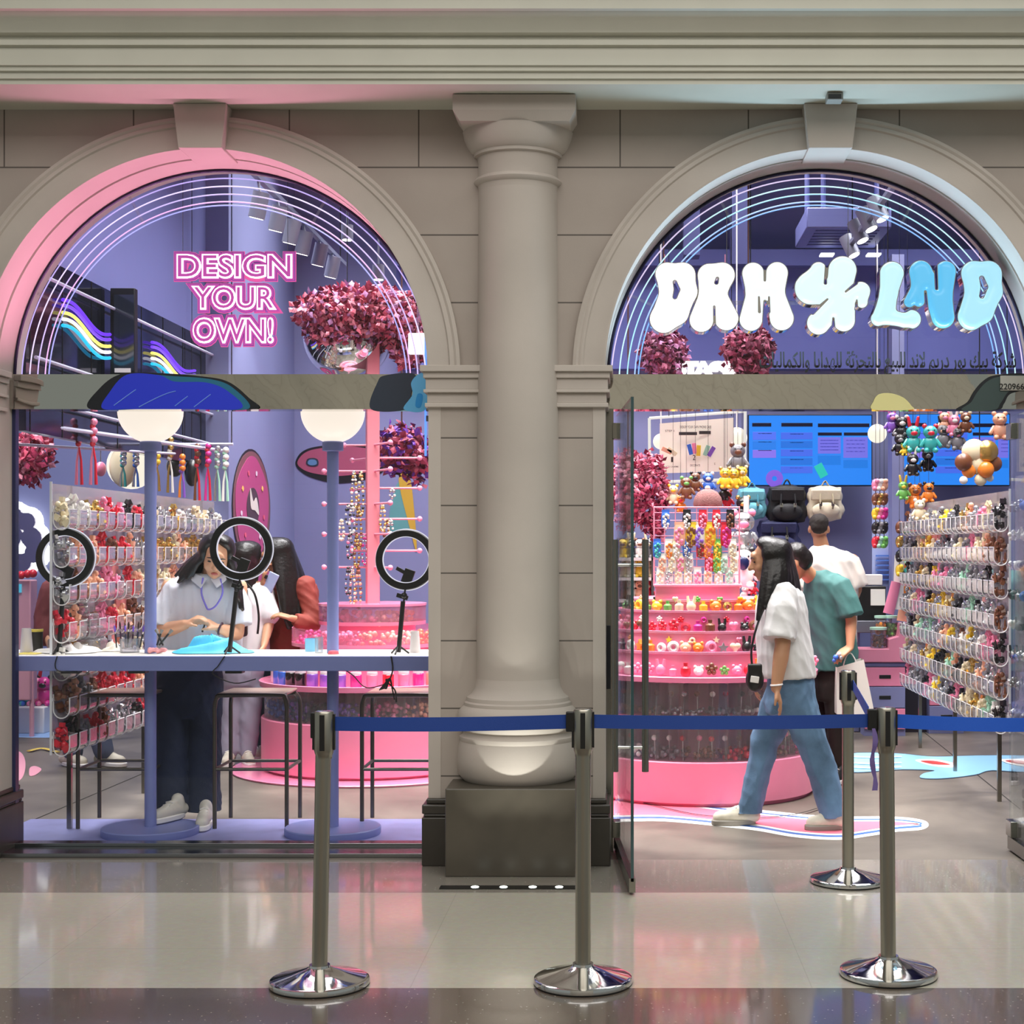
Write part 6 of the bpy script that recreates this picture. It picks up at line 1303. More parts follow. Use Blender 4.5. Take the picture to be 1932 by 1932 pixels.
drawers(1818, 1834, 12.9, (1300, 1330, 1360), 'narrow drawer unit end beside the low drawer unit')
dk = MB().box(X(1708, 12.8), X(1750, 12.8), 12.8, 13.2, 0, Z(1250, 12.8)).build('dark_cabinet', mat('dark_cabinet', '#26222e', .5)); tag(dk, 'dark cabinet between the two drawer units', 'cabinet')
po = thing('till', 'black till terminal with a printed card on the cash counter', 'till', (X(1645, 12.75), 12.75, Z(1172, 12.75)))
MB().box(X(1607, 12.8), X(1672, 12.8), 12.80, 12.98, Z(1172, 12.75), Z(1106, 12.75)).build('case', BLACK, po, bevel=.01)
pc = MB().box(X(1646, 12.7), X(1670, 12.79), 12.785, 12.795, Z(1143, 12.7), Z(1112, 12.7)).build('printed_card', mat('paper_white', '#f2efe6', .6), smooth=False); tag(pc, 'white printed card propped before the black till', 'card')
bxw = MB().box(X(1620, 12.8), X(1666, 12.8), 12.82, 12.95, Z(1104.5, 12.8), Z(1084, 12.8)).build('white_card_box', mat('white_carton', '#ece8e2', .6), bevel=.006); tag(bxw, 'white card box on top of the black till', 'box')
for i, (px, py0, py1, c, lean) in enumerate(((1676, 1158, 1098, 'pink', .25), (1694, 1150, 1048, 'white', .05), (1708, 1150, 1050, 'orange', 0), (1702, 1172, 1130, 'peach', .1), (1716, 1150, 1060, 'teal', -.03))):
    y = 12.5 + .03 * i; a, b = P(px, py0, y), P(px + lean * 60, py1, y); m_ = MB(); m_.tube([a, b], [.045, .04], 8, ell=.35)
    tag(m_.build('lanyard_strap', mat('strap_' + c, PAL[c], .6)), '%s hanging wide strap beside the doorway charm wall' % c, 'strap', 'wide straps')

# ---------------------------------------------------------------- wall stickers, floor stickers, far left corner
dn = thing('donut_sticker', 'big pink cartoon donut sticker on the lavender pier', 'sticker', (-2.928, 12.15, 1.5))
yc_, zc_, rh, rv = 12.05, 1.85, .62, .46
def on_wall(poly, m, nm, d, n=6): mb = MB(); mb.prism(smooth_poly(poly, n), lambda u, v, q: (-2.93 + d + q, u, v), .002); return mb.build(nm, m, dn, smooth=False)
def ell(a, b, n=18, w_=0): return [(yc_ + a * math.cos(2 * PI * i / n) * (1 + w_ * math.sin(5 * 2 * PI * i / n)), zc_ + b * math.sin(2 * PI * i / n) * (1 + w_ * math.sin(5 * 2 * PI * i / n))) for i in range(n)]
on_wall(ell(rh, rv), mat('sticker_black', '#10141a', .4), 'outline', .001, 2); on_wall(ell(rh * .96, rv * .96), mat('donut_dough', '#7d4f56', .5), 'dough', .004, 2); on_wall(ell(rh * .86, rv * .86, 18, .03), mat('donut_icing', '#b8487f', .5), 'icing', .007, 3); on_wall(ell(rh * .32, rv * .34), mat('donut_hole', '#4d3640', .5), 'hole', .010, 2)
on_wall([(yc_ - .1, zc_ + .15), (yc_ + .0, zc_ + .05), (yc_ + .1, zc_ + .08), (yc_ + .18, zc_ - .05), (yc_ + .05, zc_ - .02), (yc_ - .08, zc_ - .0)], mat('sticker_cream', '#e6dfd6', .5), 'glint', .013)
for i in range(9):
    a = .6 + i * .68; on_wall([(yc_ + rh * .6 * math.cos(a) + .03 * math.cos(a * 3 + k_ * PI / 2), zc_ + rv * .62 * math.sin(a) + .022 * math.sin(a * 3 + k_ * PI / 2)) for k_ in range(4)], mat('sprinkle_%d' % (i % 3), ('#f3c86a', '#e8d6e8', '#e0607e')[i % 3], .5), 'sprinkle', .012, 2)
ds = thing('zigzag_sticker', 'pink and cream zigzag-edged sticker on the pier below the donut', 'sticker', (-2.928, 12.0, 1.0))
def on_wall2(poly, m, nm, d): mb = MB(); mb.prism(poly, lambda u, v, q: (-2.93 + d + q, u, v), .002); return mb.build(nm, m, ds, smooth=False)
on_wall2([(11.5, 1.34), (12.9, 1.34), (12.9, 1.12), (12.6, 1.0), (12.45, 1.1), (12.2, .92), (12.05, 1.06), (11.8, .88), (11.7, 1.0), (11.5, .9)], mat('donut_icing', '#b8487f', .5), 'icing_edge', .001)
on_wall2([(11.5, .9), (11.7, 1.0), (11.8, .88), (12.05, 1.06), (12.2, .92), (12.45, 1.1), (12.6, 1.0), (12.9, 1.12), (12.8, .8), (12.2, .62), (11.6, .7)], mat('sticker_cream', '#e6dfd6', .5), 'cream_base', .001)
us = thing('saucer_sticker', 'pink cartoon saucer sticker with a blue window on the lavender back wall', 'sticker', P(640, 905, 13.59))
def bw(poly, m, nm, d, par): mb = MB(); mb.prism(smooth_poly([(X(a, 13.59), Z(b, 13.59)) for a, b in poly], 6), lambda u, v, q: (u, 13.598 - d - q, v), .002); return mb.build(nm, m, par, smooth=False)
bw([(557, 872), (570, 852), (600, 842), (660, 838), (720, 850), (730, 880), (700, 902), (640, 912), (590, 902), (565, 888)], mat('sticker_black', '#10141a', .4), 'outline', 0, us)
bw([(561, 872), (574, 855), (602, 846), (660, 842), (715, 853), (725, 876), (695, 890), (640, 898), (592, 893), (569, 884)], mat('saucer_pink', '#a8506e', .5), 'hull', .003, us)
bw([(578, 876), (580, 866), (592, 864), (600, 868), (600, 878), (588, 880)], mat('sticker_navy', '#2a3646', .4), 'window_outline', .006, us); bw([(581, 875), (583, 868), (592, 867), (597, 870), (597, 876), (588, 878)], mat('saucer_blue', '#5c88b4', .5), 'window_pane', .009, us)
ys_ = thing('flash_sticker', 'yellow and teal cartoon sticker on the back wall near the column', 'sticker', P(770, 960, 13.59))
bw([(735, 1000), (742, 930), (760, 905), (772, 950), (776, 1000)], mat('sticker_teal2', '#5f9fa0', .5), 'teal_field', 0, ys_); bw([(752, 905), (772, 898), (782, 970), (786, 1040), (774, 1000)], mat('sticker_gold', '#c9a43a', .5), 'yellow_field', .003, ys_)
# doorway floor sticker: pink swoosh with white and blue edge
ZF = [0]
def floor_poly(pix, m, nm, par):
    pts = [(X(a, 4437 / (b - CY)), 4437 / (b - CY)) for a, b in smooth_poly(pix, 8)]; z = .0008 + .0013 * len(par.children); mb = MB(); mb.prism(pts, lambda u, v, d: (u, v, z + d), .0008); return mb.build(nm, m, par, smooth=False)
fs = thing('floor_sticker', 'pink swoosh floor sticker with white and blue border before the charm kiosk', 'floor sticker', (X(1450, 8.6), 8.6, 0))
out = [(1100, 1490), (1200, 1492), (1330, 1516), (1450, 1530), (1560, 1540), (1680, 1541), (1738, 1547), (1752, 1557), (1738, 1566), (1690, 1570), (1640, 1578), (1580, 1585), (1500, 1580), (1430, 1568), (1360, 1560), (1250, 1550), (1100, 1546)]
def shrink(p, k):
    c = np.array([1430, 1540]); o = []
    for i, q in enumerate(p):
        a, b = np.array(p[i - 1], float), np.array(p[(i + 1) % len(p)], float); t = b - a; n = np.array([-t[1], t[0]]) / (np.linalg.norm(t) + 1e-6); n = n * np.array([1.6, .55]); o.append(tuple(np.array(q) + n * k))
    return o
floor_poly(out, mat('floor_white', '#f2efea', .4), 'white_border', fs); floor_poly(shrink(out, 9), mat('floor_blue', '#3f6fb8', .4), 'blue_line', fs); floor_poly(shrink(out, 14), mat('floor_white', '#f2efea', .4), 'inner_white', fs); floor_poly(shrink(out, 19), mat('floor_pink', '#ee7a92', .4), 'pink_field', fs)
def floor_line(pix, hw_, m, par, nm='black_line'):
    pts = [Vector((X(a, 4437 / (b - CY)), 4437 / (b - CY), .0125)) for a, b in smooth_poly(pix, 8, False)]; mb = MB(); mb.tube(pts, hw_, 6, ell=.25); return mb.build(nm, m, par)
fcab = floor_line([(1163, 1505), (1230, 1522), (1300, 1538), (1350, 1544), (1430, 1547), (1500, 1540), (1545, 1528)], .006, BLACK, None, 'floor_cable'); tag(fcab, 'black cable curving across the pink floor sticker', 'cable'); ORG[fcab.name] = Vector((0, 0, 0))
fb = thing('floor_sticker', 'sky blue cartoon creature floor sticker near the doorway charm wall', 'floor sticker', (X(1780, 10.8), 10.8, 0)); SKY = mat('floor_sky', '#8fc4e6', .4)
OUTL = mat('floor_outline', '#20303c', .5)
cre = [(1600, 1424), (1690, 1422), (1760, 1428), (1850, 1426), (1940, 1427), (1990, 1440), (1940, 1456), (1870, 1454), (1840, 1462), (1780, 1469), (1738, 1468), (1742, 1460), (1762, 1454), (1700, 1452), (1600, 1456)]
floor_poly([(a, b + (1.5 if b > 1440 else -1)) for a, b in cre], OUTL, 'outline', fb); floor_poly(cre, SKY, 'body', fb)
for k, px in enumerate((1765, 1925)):
    floor_poly([(px - 38, 1435), (px, 1434), (px + 38, 1442), (px + 30, 1449), (px - 10, 1445)], mat('floor_white', '#f2efea', .4), 'eye_white', fb); floor_poly([(px - 28, 1437), (px, 1437), (px + 28, 1444), (px - 5, 1443)], mat('floor_red', '#b8403a', .4), 'red_spot', fb)
for py in (1430, 1442, 1450): floor_line([(1600, py), (1650, py + 2), (1700, py)], .012, mat('floor_white', '#f2efea', .4), fb, 'white_stripe')
f2 = thing('floor_sticker', 'pale pink cartoon paw floor sticker seen under the counter', 'floor sticker', (X(50, 10.5), 10.5, 0))
floor_poly([(0, 1420), (36, 1418), (48, 1440), (40, 1470), (10, 1478), (-20, 1470)], mat('floor_pale_pink', '#eda3b4', .4), 'paw', f2); floor_poly([(56, 1450), (66, 1446), (78, 1452), (68, 1462), (56, 1464)], mat('floor_pale_pink', '#eda3b4', .4), 'toe', f2)
floor_line([(54, 1420), (80, 1415), (110, 1422)], .02, mat('floor_yellow', '#e6c85a', .4), f2, 'yellow_line'); 
rug = thing('floor_rug', 'pale blue floor rug edge behind the counter-side charm wall', 'rug', (X(60, 13.0), 13.0, 0)); floor_poly([(-40, 1358), (60, 1357), (180, 1362), (200, 1378), (120, 1391), (20, 1391), (-40, 1388)], mat('rug_blue', '#8fb0dc', .8), 'pile', rug)
# glowing cloud mirror
cmn = thing('cloud_mirror', 'cloud-shaped wall mirror with a glowing white rim behind the counter', 'mirror', P(40, 1080, 13.2)); lobes = [(28, 975, 24), (52, 985, 24), (62, 1015, 26), (66, 1045, 24), (44, 1062, 24), (20, 1064, 22), (10, 1010, 40)]
for nm, gr_, m, d in (('glow_rim', 5, emis('mirror_glow', '#ffffff', 1.6), 0), ('glass', -7, mat('soft_mirror', '#b9b2bc', .05, 1.0), .03)):
    vp, q, dd, rim = blob(lambda p: sdf_caps(p, [[(a, b, r + gr_), (a + .1, b, r + gr_)] for a, b, r in lobes], 2.), (-60, 110, 930, 1110), 3); slab(MB(), vp, q, rim, lambda u, v, h: (X(u, 13.5), 13.5 - d - h, Z(v, 13.5)), .03).build(nm, m, cmn, angle=60)
# toys along the far corner
tb_ = thing('toy_bench', 'low white bench of bright toys beneath the cloud mirror', 'bench', (X(50, 12.9), 12.9, 0)); MB().box(X(0, 12.9), X(100, 12.9), 12.7, 13.2, 0, .22).build('bench', WHITE, tb_, bevel=.01)
for i, (px, c1, c2) in enumerate(((22, 'yellow', 'orange'), (38, 'blue', 'white'), (54, 'teal', 'yellow'), (68, 'pink', 'red'), (84, 'magenta', 'black'))):
    plush('plush_toy', (X(px, 12.85), 12.85, .22), .26, c1, c2, '%s plush on the low bench beneath the cloud mirror, %s from the window jamb' % (c1, nth(i)), 'plush on the low bench', 'long' if i % 2 else 'round')
for i, (px, py) in enumerate(((28, 1084), (40, 1085), (52, 1083), (62, 1082))):
    o = MB().sph(P(px, py, 12.4), W(8, 12.4), 12, 8).build('red_pompom', cm('red')); tag(o, 'red pompom in the row under the cloud mirror, %s from the jamb' % nth(i), 'pompom', 'red pompoms under the mirror')
sc_ = thing('pink_cart', 'pale pink cart with a cyan screen under the cloud mirror', 'cart', (X(38, 12.5), 12.5, 0)); MB().box(X(18, 12.5), X(62, 12.5), 12.45, 12.6, .3, Z(1094, 12.5)).build('frame', mat('cart_pink', '#e3a9b4', .4), sc_, bevel=.01); MB().box(X(20, 12.44), X(40, 12.44), 12.43, 12.45, Z(1118, 12.44), Z(1102, 12.44)).build('screen', emis('cart_cyan', '#59c8ea', .7), sc_, smooth=False)
for px in (20, 60): MB().cyl(P(px, 1210, 12.5), (X(px, 12.5), 12.5, 0), .02, n=8).build('leg', mat('cart_pink', '#e3a9b4', .4), sc_)
# clear drawer towers behind the counter end
dt = thing('clear_drawer_tower', 'clear acrylic drawer tower of small boxes behind the first ring light', 'drawer tower', (X(150, 8.37), 8.37, .976))
for i_ in range(4):
    z_ = .977 + .068 * i_
    o_ = MB().box(X(96 + 3 * i_, 8.37), X(196 - 8 * i_, 8.37), 8.31, 8.44, z_, z_ + .064).build('drawer', glassy('tower_acrylic%d' % i_, (.8, .8, .82), .12, .05, .15, (.6, .58, .6)), dt, bevel=.01)
    MB().obox((X(146, 8.37), 8.307, z_ + .035), (.16, .012, .008)).build('handle', CHROME, o_, bevel=.003)
# glowing panel and tube standing in for neon sign reflections beside the column
ls = thing('sign_reflection', 'narrow glowing white panel for a sign reflection beside the column behind the fanlight', 'sign', P(790, 670, 8.1))
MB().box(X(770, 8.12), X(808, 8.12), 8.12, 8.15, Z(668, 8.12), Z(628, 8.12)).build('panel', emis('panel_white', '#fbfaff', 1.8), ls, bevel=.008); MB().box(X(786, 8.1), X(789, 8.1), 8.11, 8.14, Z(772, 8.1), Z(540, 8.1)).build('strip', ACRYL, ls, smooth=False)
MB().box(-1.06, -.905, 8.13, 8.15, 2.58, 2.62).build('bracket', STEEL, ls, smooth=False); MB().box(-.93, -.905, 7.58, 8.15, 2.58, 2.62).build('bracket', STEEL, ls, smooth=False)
bl = MB(); bl.tube([P(803, 600, 8.1), P(803, 860, 8.1)], .006, 8); bo = bl.build('neon_strip', emis('strip_blue', '#5a8cff', 1.6)); MB().box(-1.05, -.905, 8.09, 8.105, 2.2, 2.23).build('mount', STEEL, bo, smooth=False); MB().box(-.93, -.905, 7.58, 8.1, 2.2, 2.23).build('mount', STEEL, bo, smooth=False); tag(bo, 'thin blue-violet glowing tube for a neon reflection down the jamb beside the column', 'neon light')  # tube added where neon is reflected at the window edge
# ---------------------------------------------------------------- people
HAIRM = mat('black_hair', '#15100f', .35, bump=.35, bscale=40)
SKIN = mat('skin_light', '#dba583', .5, var=.04); SKIN2 = mat('skin_tan', '#c08a68', .5, var=.04); SKIN3 = mat('skin_brown', '#b58463', .5, var=.04)
def frame(yaw, pitch=0., roll=0.):
    """yaw 0 faces the camera (-Y), positive turns the face towards +X; pitch>0 looks down"""
    return (Matrix.Rotation(yaw, 3, 'Z') @ Matrix.Rotation(pitch, 3, 'X') @ Matrix.Rotation(roll, 3, 'Y'))
def head(mb, c, yaw, pitch, roll=0., s=1.):
    M = frame(yaw, pitch, roll); c = Vector(c)
    def e(x, y, z, rx, ry, rz): mb.sph(c + M @ (Vector((x, y, z)) * s), (rx * s, ry * s, rz * s), 18, 12, M.to_euler())
    e(0, .012, .03, .074, .092, .082); e(0, -.02, -.01, .066, .076, .085); e(0, -.038, -.062, .046, .05, .045); e(0, -.062, -.085, .022, .022, .02)
    e(-.034, -.058, -.03, .028, .026, .03); e(.034, -.058, -.03, .028, .026, .03); e(0, -.082, .035, .045, .018, .03)
    mb.cap(c + M @ (Vector((0, -.09, .012)) * s), .0085 * s, c + M @ (Vector((0, -.112, -.026)) * s), .014 * s, 10)
    e(-.012, -.1, -.029, .009, .009, .008); e(.012, -.1, -.029, .009, .009, .008)
    e(0, -.085, -.056, .022, .012, .007); e(0, -.083, -.067, .018, .012, .008)
    for q in (-1, 1): e(q * .076, .012, -.008, .01, .02, .032)
    return M
def face(t, c, M, s=1., lips='#b8605c'):
    c = Vector(c)
    for q in (-1, 1):
        MB().sph(c + M @ (Vector((q * .031, -.0835, .006)) * s), (.013 * s, .006 * s, .005 * s), 10, 7, M.to_euler()).build('eye', mat('dark_eye', '#241713', .2), t)
        MB().tube([c + M @ (Vector((q * x, y, z)) * s) for x, y, z in ((.014, -.097, .026), (.03, -.096, .032), (.048, -.082, .026))], [.003 * s, .004 * s, .002 * s], 6).build('eyebrow', HAIRM, t)
    MB().sph(c + M @ (Vector((0, -.094, -.061)) * s), (.019 * s, .006 * s, .008 * s), 12, 8, M.to_euler()).build('lips', mat('lips_' + lips, lips, .4), t)
def hand(mb, wrist, d, n, side=1, curl=.6, s=1.):
    """palm + four unequal bent fingers + thumb leaving the side of the palm; n points out of the palm"""
    d = Vector(d).normalized(); n = Vector(n); n = (n - d * n.dot(d)).normalized(); w_ = d.cross(n) * side; wr = Vector(wrist)
    for i, (off, L, pl) in enumerate(((-.027, .066, .078), (-.009, .076, .084), (.009, .071, .081), (.026, .056, .074))):
        k = wr + (d * pl + w_ * off) * s; mb.cap(wr + w_ * off * .55 * s, .014 * s, k, .0115 * s, 8)
        a = 0; p = k
        for j, fr in enumerate((.45, .32, .23)):
            a += curl * (.75 + .15 * i * .5) * (1, 1.1, .7)[j]; q = p + (d * math.cos(a) + n * math.sin(a)) * L * fr * s; mb.cap(p, (.0092 - .0009 * j) * s, q, (.0085 - .001 * j) * s, 8); p = q
    b = wr + (d * .022 - w_ * .022) * s; m_ = b + (d * .028 - w_ * .024 + n * .012) * s; e = m_ + (d * .03 - w_ * .006 + n * (.012 + .012 * curl)) * s
    mb.cap(wr + d * .01 * s, .014 * s, b, .015 * s, 8); mb.cap(b, .0145 * s, m_, .0105 * s, 8); mb.cap(m_, .0105 * s, e, .008 * s, 8)
def arm(mb, sh, el, wr, s=1., fat=1.):
    mb.cap(sh, .046 * s * fat, el, .037 * s * fat, 12); m_ = Vector(el).lerp(Vector(wr), .3); mb.cap(el, .036 * s * fat, m_, .037 * s * fat, 12); mb.cap(m_, .037 * s * fat, wr, .0245 * s * fat, 12)
def shoe(t, heel, toe, up, sole, w_=.042, nm='shoe'):
    heel, toe = Vector(heel), Vector(toe); d = (toe - heel); z0 = min(heel.z, toe.z)
    b = MB(); b.cap(heel + Vector((0, 0, .05)), w_ * .86, heel.lerp(toe, .45) + Vector((0, 0, .052)), w_ * .95, 14); b.cap(heel.lerp(toe, .3) + Vector((0, 0, .055)), w_ * .95, toe + Vector((0, 0, .042)) - d.normalized() * w_ * .7, w_ * .8, 14); b.cap(heel + Vector((0, 0, .055)) + d * .12, w_ * .9, heel + d * .16 + Vector((0, 0, .105)), w_ * .85, 14); b.cap(heel.lerp(toe, .35) + Vector((0, 0, .08)), w_ * .7, heel.lerp(toe, .6) + Vector((0, 0, .06)), w_ * .7, 12)
    def flat(co): co[:, 2] = np.maximum(co[:, 2], z0 + .018); return co
    o = fuse(b, nm, up, t, .007, 4, fn=flat)
    n = d.normalized(); sd = Vector((-n.y, n.x, 0)); pts = []
    for i in range(24):
        a = 2 * PI * i / 24; u = math.cos(a); v = math.sin(a); wq = w_ * (1.0 + .12 * u); L = d.length / 2 + .012
        p = heel.lerp(toe, .5) + n * (abs(u) ** .8 * math.copysign(1, u)) * L + sd * (abs(v) ** .75 * math.copysign(1, v)) * wq; pts.append((p.x, p.y))
    so = MB(); so.prism(pts, lambda x, y, q: (x, y, z0 + .002 + q), .03); so.build('sole', sole, o, bevel=.006)
    for k in range(3):
        c = heel.lerp(toe, .45 + .09 * k) + Vector((0, 0, .098 - .012 * k)); MB().tube([c - sd * .022, c + Vector((0, 0, .006)), c + sd * .022], .0035, 6).build('lace', WHITE, o)
def rings(L, Y, n=0):
    """(py, px, half width in px, depth radius m, yaw, dY)"""
    return [((X(px, Y + dy), Y + dy, Z(py, Y + dy)), hw * Y / F, ry, yaw) for py, px, hw, ry, yaw, dy in L]
def limb(mb, pts, n=16):
    """pts: (px, py, Y, r)"""
    for a, b in zip(pts[:-1], pts[1:]): mb.cap(P(a[0], a[1], a[2]), a[3], P(b[0], b[1], b[2]), b[3], n)
def cut_below(z):
    def f(co): co[:, 2] = np.maximum(co[:, 2], z); return co
    return f

def sleeve(mb, pts, n=18):
    mb.tube([P(a, b, c) for a, b, c, r in pts], [r for *_, r in pts], n)
def hair_fall(name, t, hc, M, ends, n, m=None, r0=.024, r1=.008, vox=.007, fringe=True, s=1.):
    """long hair as many overlapping locks: from the parting over the skull, then down to where they end.
    ends: (azimuth in degrees, 0 = back of head, photo x, photo y, depth)"""
    mb = MB(); az = [e[0] for e in ends]; E_ = [P(e[1], e[2], e[3]) for e in ends]; rr = random.Random(n)
    L = lambda x, y, z: Vector(hc) + M @ (Vector((x, y, z)) * s)
    mb.sph(L(0, .028, .035), (.082 * s, .09 * s, .082 * s), 18, 12, M.to_euler()); mb.sph(L(0, .045, -.02), (.078 * s, .07 * s, .085 * s), 16, 10, M.to_euler())
    for i in range(n):
        a = az[0] + (az[-1] - az[0]) * i / (n - 1); ar = math.radians(a)
        end = Vector([float(np.interp(a, az, [e[k] for e in E_])) for k in range(3)]) + Vector((rr.uniform(-.012, .012), rr.uniform(-.012, .012), rr.uniform(-.03, .02)))
        pts = []
        for th in (88, 62, 36, 10, -14):
            q = math.radians(th); pts.append(L(.084 * math.sin(ar) * math.cos(q), .016 - .03 * (th > 60) + .098 * math.cos(ar) * math.cos(q), .022 + .092 * math.sin(q)))
        last = pts[-1]; mid = last.lerp(end, .45); out = (last - Vector(hc)); out.z = 0; mid += out.normalized() * .012 if out.length > 1e-4 else Vector()
        pts += [mid, end]; pts = smooth_pts(pts, 4); k = len(pts)
        mb.tube(pts, [r0 * (1 - .25 * j / k) if j < k * .7 else r0 * .8 + (r1 - r0 * .8) * (j / k - .7) / .3 for j in range(k)], 8)
    return fuse(mb, name, m or HAIRM, t, vox, 2)

# ---- the woman in white at the counter
ya = 8.68
A = thing('person', 'woman with long black hair in a white shirt working at the counter', 'person', (X(350, ya), ya, .014))
hc = P(408, 1050, 8.50); b = MB(); Mh = head(b, hc, .22, .42, .12, 1.02)
b.cap(P(392, 1100, 8.6), .055, P(402, 1072, 8.55), .05)
b.loft(rings([(1240, 365, 44, .10, 0, 0), (1180, 368, 48, .11, 0, -.03), (1120, 380, 55, .10, 0, -.06), (1096, 388, 40, .07, 0, -.08)], ya))
arm(b, P(322, 1108, 8.62), P(309, 1190, 8.56), P(350, 1178, 8.40), 1.0, 1.15); hand(b, P(350, 1178, 8.40), (.10, -.03, .055), (.2, .3, -1), 1, .62)
arm(b, P(450, 1108, 8.62), P(447, 1195, 8.56), P(414, 1186, 8.42), 1.0, 1.1); hand(b, P(414, 1186, 8.42), (-.10, -.03, .06), (-.2, .3, -1), -1, .62)
for q in (324, 384): limb(b, [(q, 1250, 8.66, .06), (q, 1290, 8.64, .05)])
fuse(b, 'body', SKIN, A, .0065, 4)
face(A, hc, Mh, 1.02)
s = MB(); s.loft(rings([(1252, 372, 80, .165, 0, 0), (1225, 374, 82, .17, 0, -.01), (1180, 378, 80, .165, 0, -.03), (1140, 382, 76, .15, 0, -.05), (1110, 385, 70, .125, 0, -.07), (1094, 389, 50, .09, 0, -.08), (1084, 394, 26, .07, 0, -.10)], ya))
sleeve(s, [(352, 1098, 8.61, .045), (332, 1112, 8.61, .072), (318, 1145, 8.59, .080), (309, 1182, 8.57, .085)]); sleeve(s, [(420, 1100, 8.61, .045), (440, 1112, 8.61, .068), (449, 1145, 8.59, .075), (450, 1180, 8.57, .078)])
WSH = mat('white_shirt', '#dfe0ea', .75, bump=.15, bscale=30); fuse(s, 'shirt', WSH, A, .008, 4, .004, 9)
for q in (-1, 1):
    c = MB(); c.add([P(394 + q * 3, 1092, 8.47), P(394 + q * 30, 1080, 8.50), P(394 + q * 34, 1094, 8.475), P(394 + q * 15, 1110, 8.448), P(394 + q * 3, 1092, 8.478), P(394 + q * 30, 1080, 8.508), P(394 + q * 34, 1094, 8.483), P(394 + q * 15, 1110, 8.456)], [(0, 1, 2, 3), (7, 6, 5, 4), (0, 4, 5, 1), (1, 5, 6, 2), (2, 6, 7, 3), (3, 7, 4, 0)]); c.build('collar', WSH, A, bevel=.003)
tr = MB(); tr.loft(rings([(1248, 358, 58, .13, 0, 0), (1275, 356, 64, .14, 0, 0), (1320, 354, 66, .14, 0, -.02), (1350, 354, 64, .12, 0, -.03)], ya))
sleeve(tr, [(326, 1300, 8.64, .10), (324, 1340, 8.62, .098), (322, 1440, 8.54, .094), (321, 1540, 8.45, .098)]); sleeve(tr, [(382, 1300, 8.66, .098), (384, 1340, 8.64, .095), (386, 1440, 8.58, .088), (386, 1546, 8.48, .090)])
fuse(tr, 'trousers', mat('navy_denim', '#1b2743', .8, bump=.2, bscale=200), A, .009, 3, .004, 10, fn=cut_below(.085))
shoe(A, (X(344, 8.42), 8.42, .057), (X(288, 8.20), 8.20, .057), mat('off_white_leather', '#d9d3c6', .5), WHITE); 
shoe(A, (X(390, 8.46), 8.46, .016), (X(379, 8.21), 8.21, .016), mat('off_white_leather', '#d9d3c6', .5), WHITE)
hair_fall('hair', A, hc, Mh, [(-122, 368, 1080, 8.46), (-105, 346, 1090, 8.46), (-80, 331, 1092, 8.48), (-45, 345, 1096, 8.58), (0, 390, 1130, 8.70), (60, 452, 1130, 8.60), (95, 456, 1160, 8.48), (120, 450, 1130, 8.46)], 34)
lan = MB(); lan.tube(smooth_pts([P(383, 1090, 8.47), P(380, 1118, 8.455), P(388, 1142, 8.45), P(394, 1150, 8.45), P(408, 1142, 8.45), P(420, 1118, 8.455), P(416, 1092, 8.475)]), .005, 8); lan.build('lanyard', mat('lilac_lanyard', '#8276d8', .5), A)
wb = MB(); wb.tube([P(416, 1186, 8.42) + Vector((.0 + .03 * math.cos(a) * .3, .03 * math.sin(a), .03 * math.cos(a))) for a in np.linspace(0, 2 * PI, 14, endpoint=False)], .006, 6, closed=True); wb.build('bracelet', mat('dark_bracelet', '#3a1f33', .4), A)
wk = thing('bead_string', 'small dark string of beads held by the woman at the counter', 'beads', P(386, 1182, 8.38))
for k in range(6): MB().sph(P(387 - k, 1176 + 3 * k, 8.375), .006, 7, 5).build('bead', cm('black'), wk)

# ---- the woman walking past in a white T-shirt and jeans
yd = 8.42
D = thing('person', 'woman in a white T-shirt and blue jeans walking past the doorway', 'person', (X(1470, yd), yd, 0))
hc = P(1452, 1058, 8.36); b = MB(); Mh = head(b, hc, -PI / 2 - .05, .16, 0, 1.0)
b.cap(P(1470, 1108, 8.4), .056, P(1462, 1078, 8.38), .05); b.loft(rings([(1290, 1486, 30, .10, 0, 0), (1200, 1476, 34, .13, 0, 0), (1130, 1474, 36, .16, 0, 0), (1105, 1472, 24, .10, 0, 0)], yd))
arm(b, P(1474, 1128, 8.24), P(1477, 1216, 8.2), P(1464, 1298, 8.15), 1.05, 1.12); hand(b, P(1464, 1298, 8.15), (.03, 0, -.1), (-1, .15, 0), 1, .28, 1.0)
arm(b, P(1466, 1128, 8.58), P(1452, 1210, 8.62), P(1430, 1272, 8.6), 1.0, 1.05); hand(b, P(1430, 1272, 8.6), (-.02, 0, -.1), (1, -.2, 0), 1, .45)
limb(b, [(1476, 1300, 8.48, .06), (1444, 1410, 8.5, .045), (1412, 1530, 8.52, .035)]); limb(b, [(1496, 1300, 8.37, .06), (1533, 1410, 8.34, .045), (1570, 1525, 8.36, .035)])
fuse(b, 'body', SKIN3, D, .0065, 4); face(D, hc, Mh)
s = MB(); s.loft(rings([(1278, 1486, 54, .20, 0, 0), (1240, 1482, 53, .205, 0, 0), (1190, 1476, 51, .20, 0, 0), (1150, 1474, 49, .20, 0, 0), (1122, 1474, 42, .19, 0, 0), (1106, 1473, 30, .14, 0, 0), (1097, 1471, 20, .075, 0, 0)], yd))
sleeve(s, [(1474, 1104, 8.32, .04), (1477, 1118, 8.27, .072), (1475, 1150, 8.22, .084), (1471, 1206, 8.19, .088)]); sleeve(s, [(1470, 1104, 8.52, .04), (1468, 1120, 8.57, .07), (1462, 1160, 8.6, .085), (1456, 1200, 8.62, .088)])
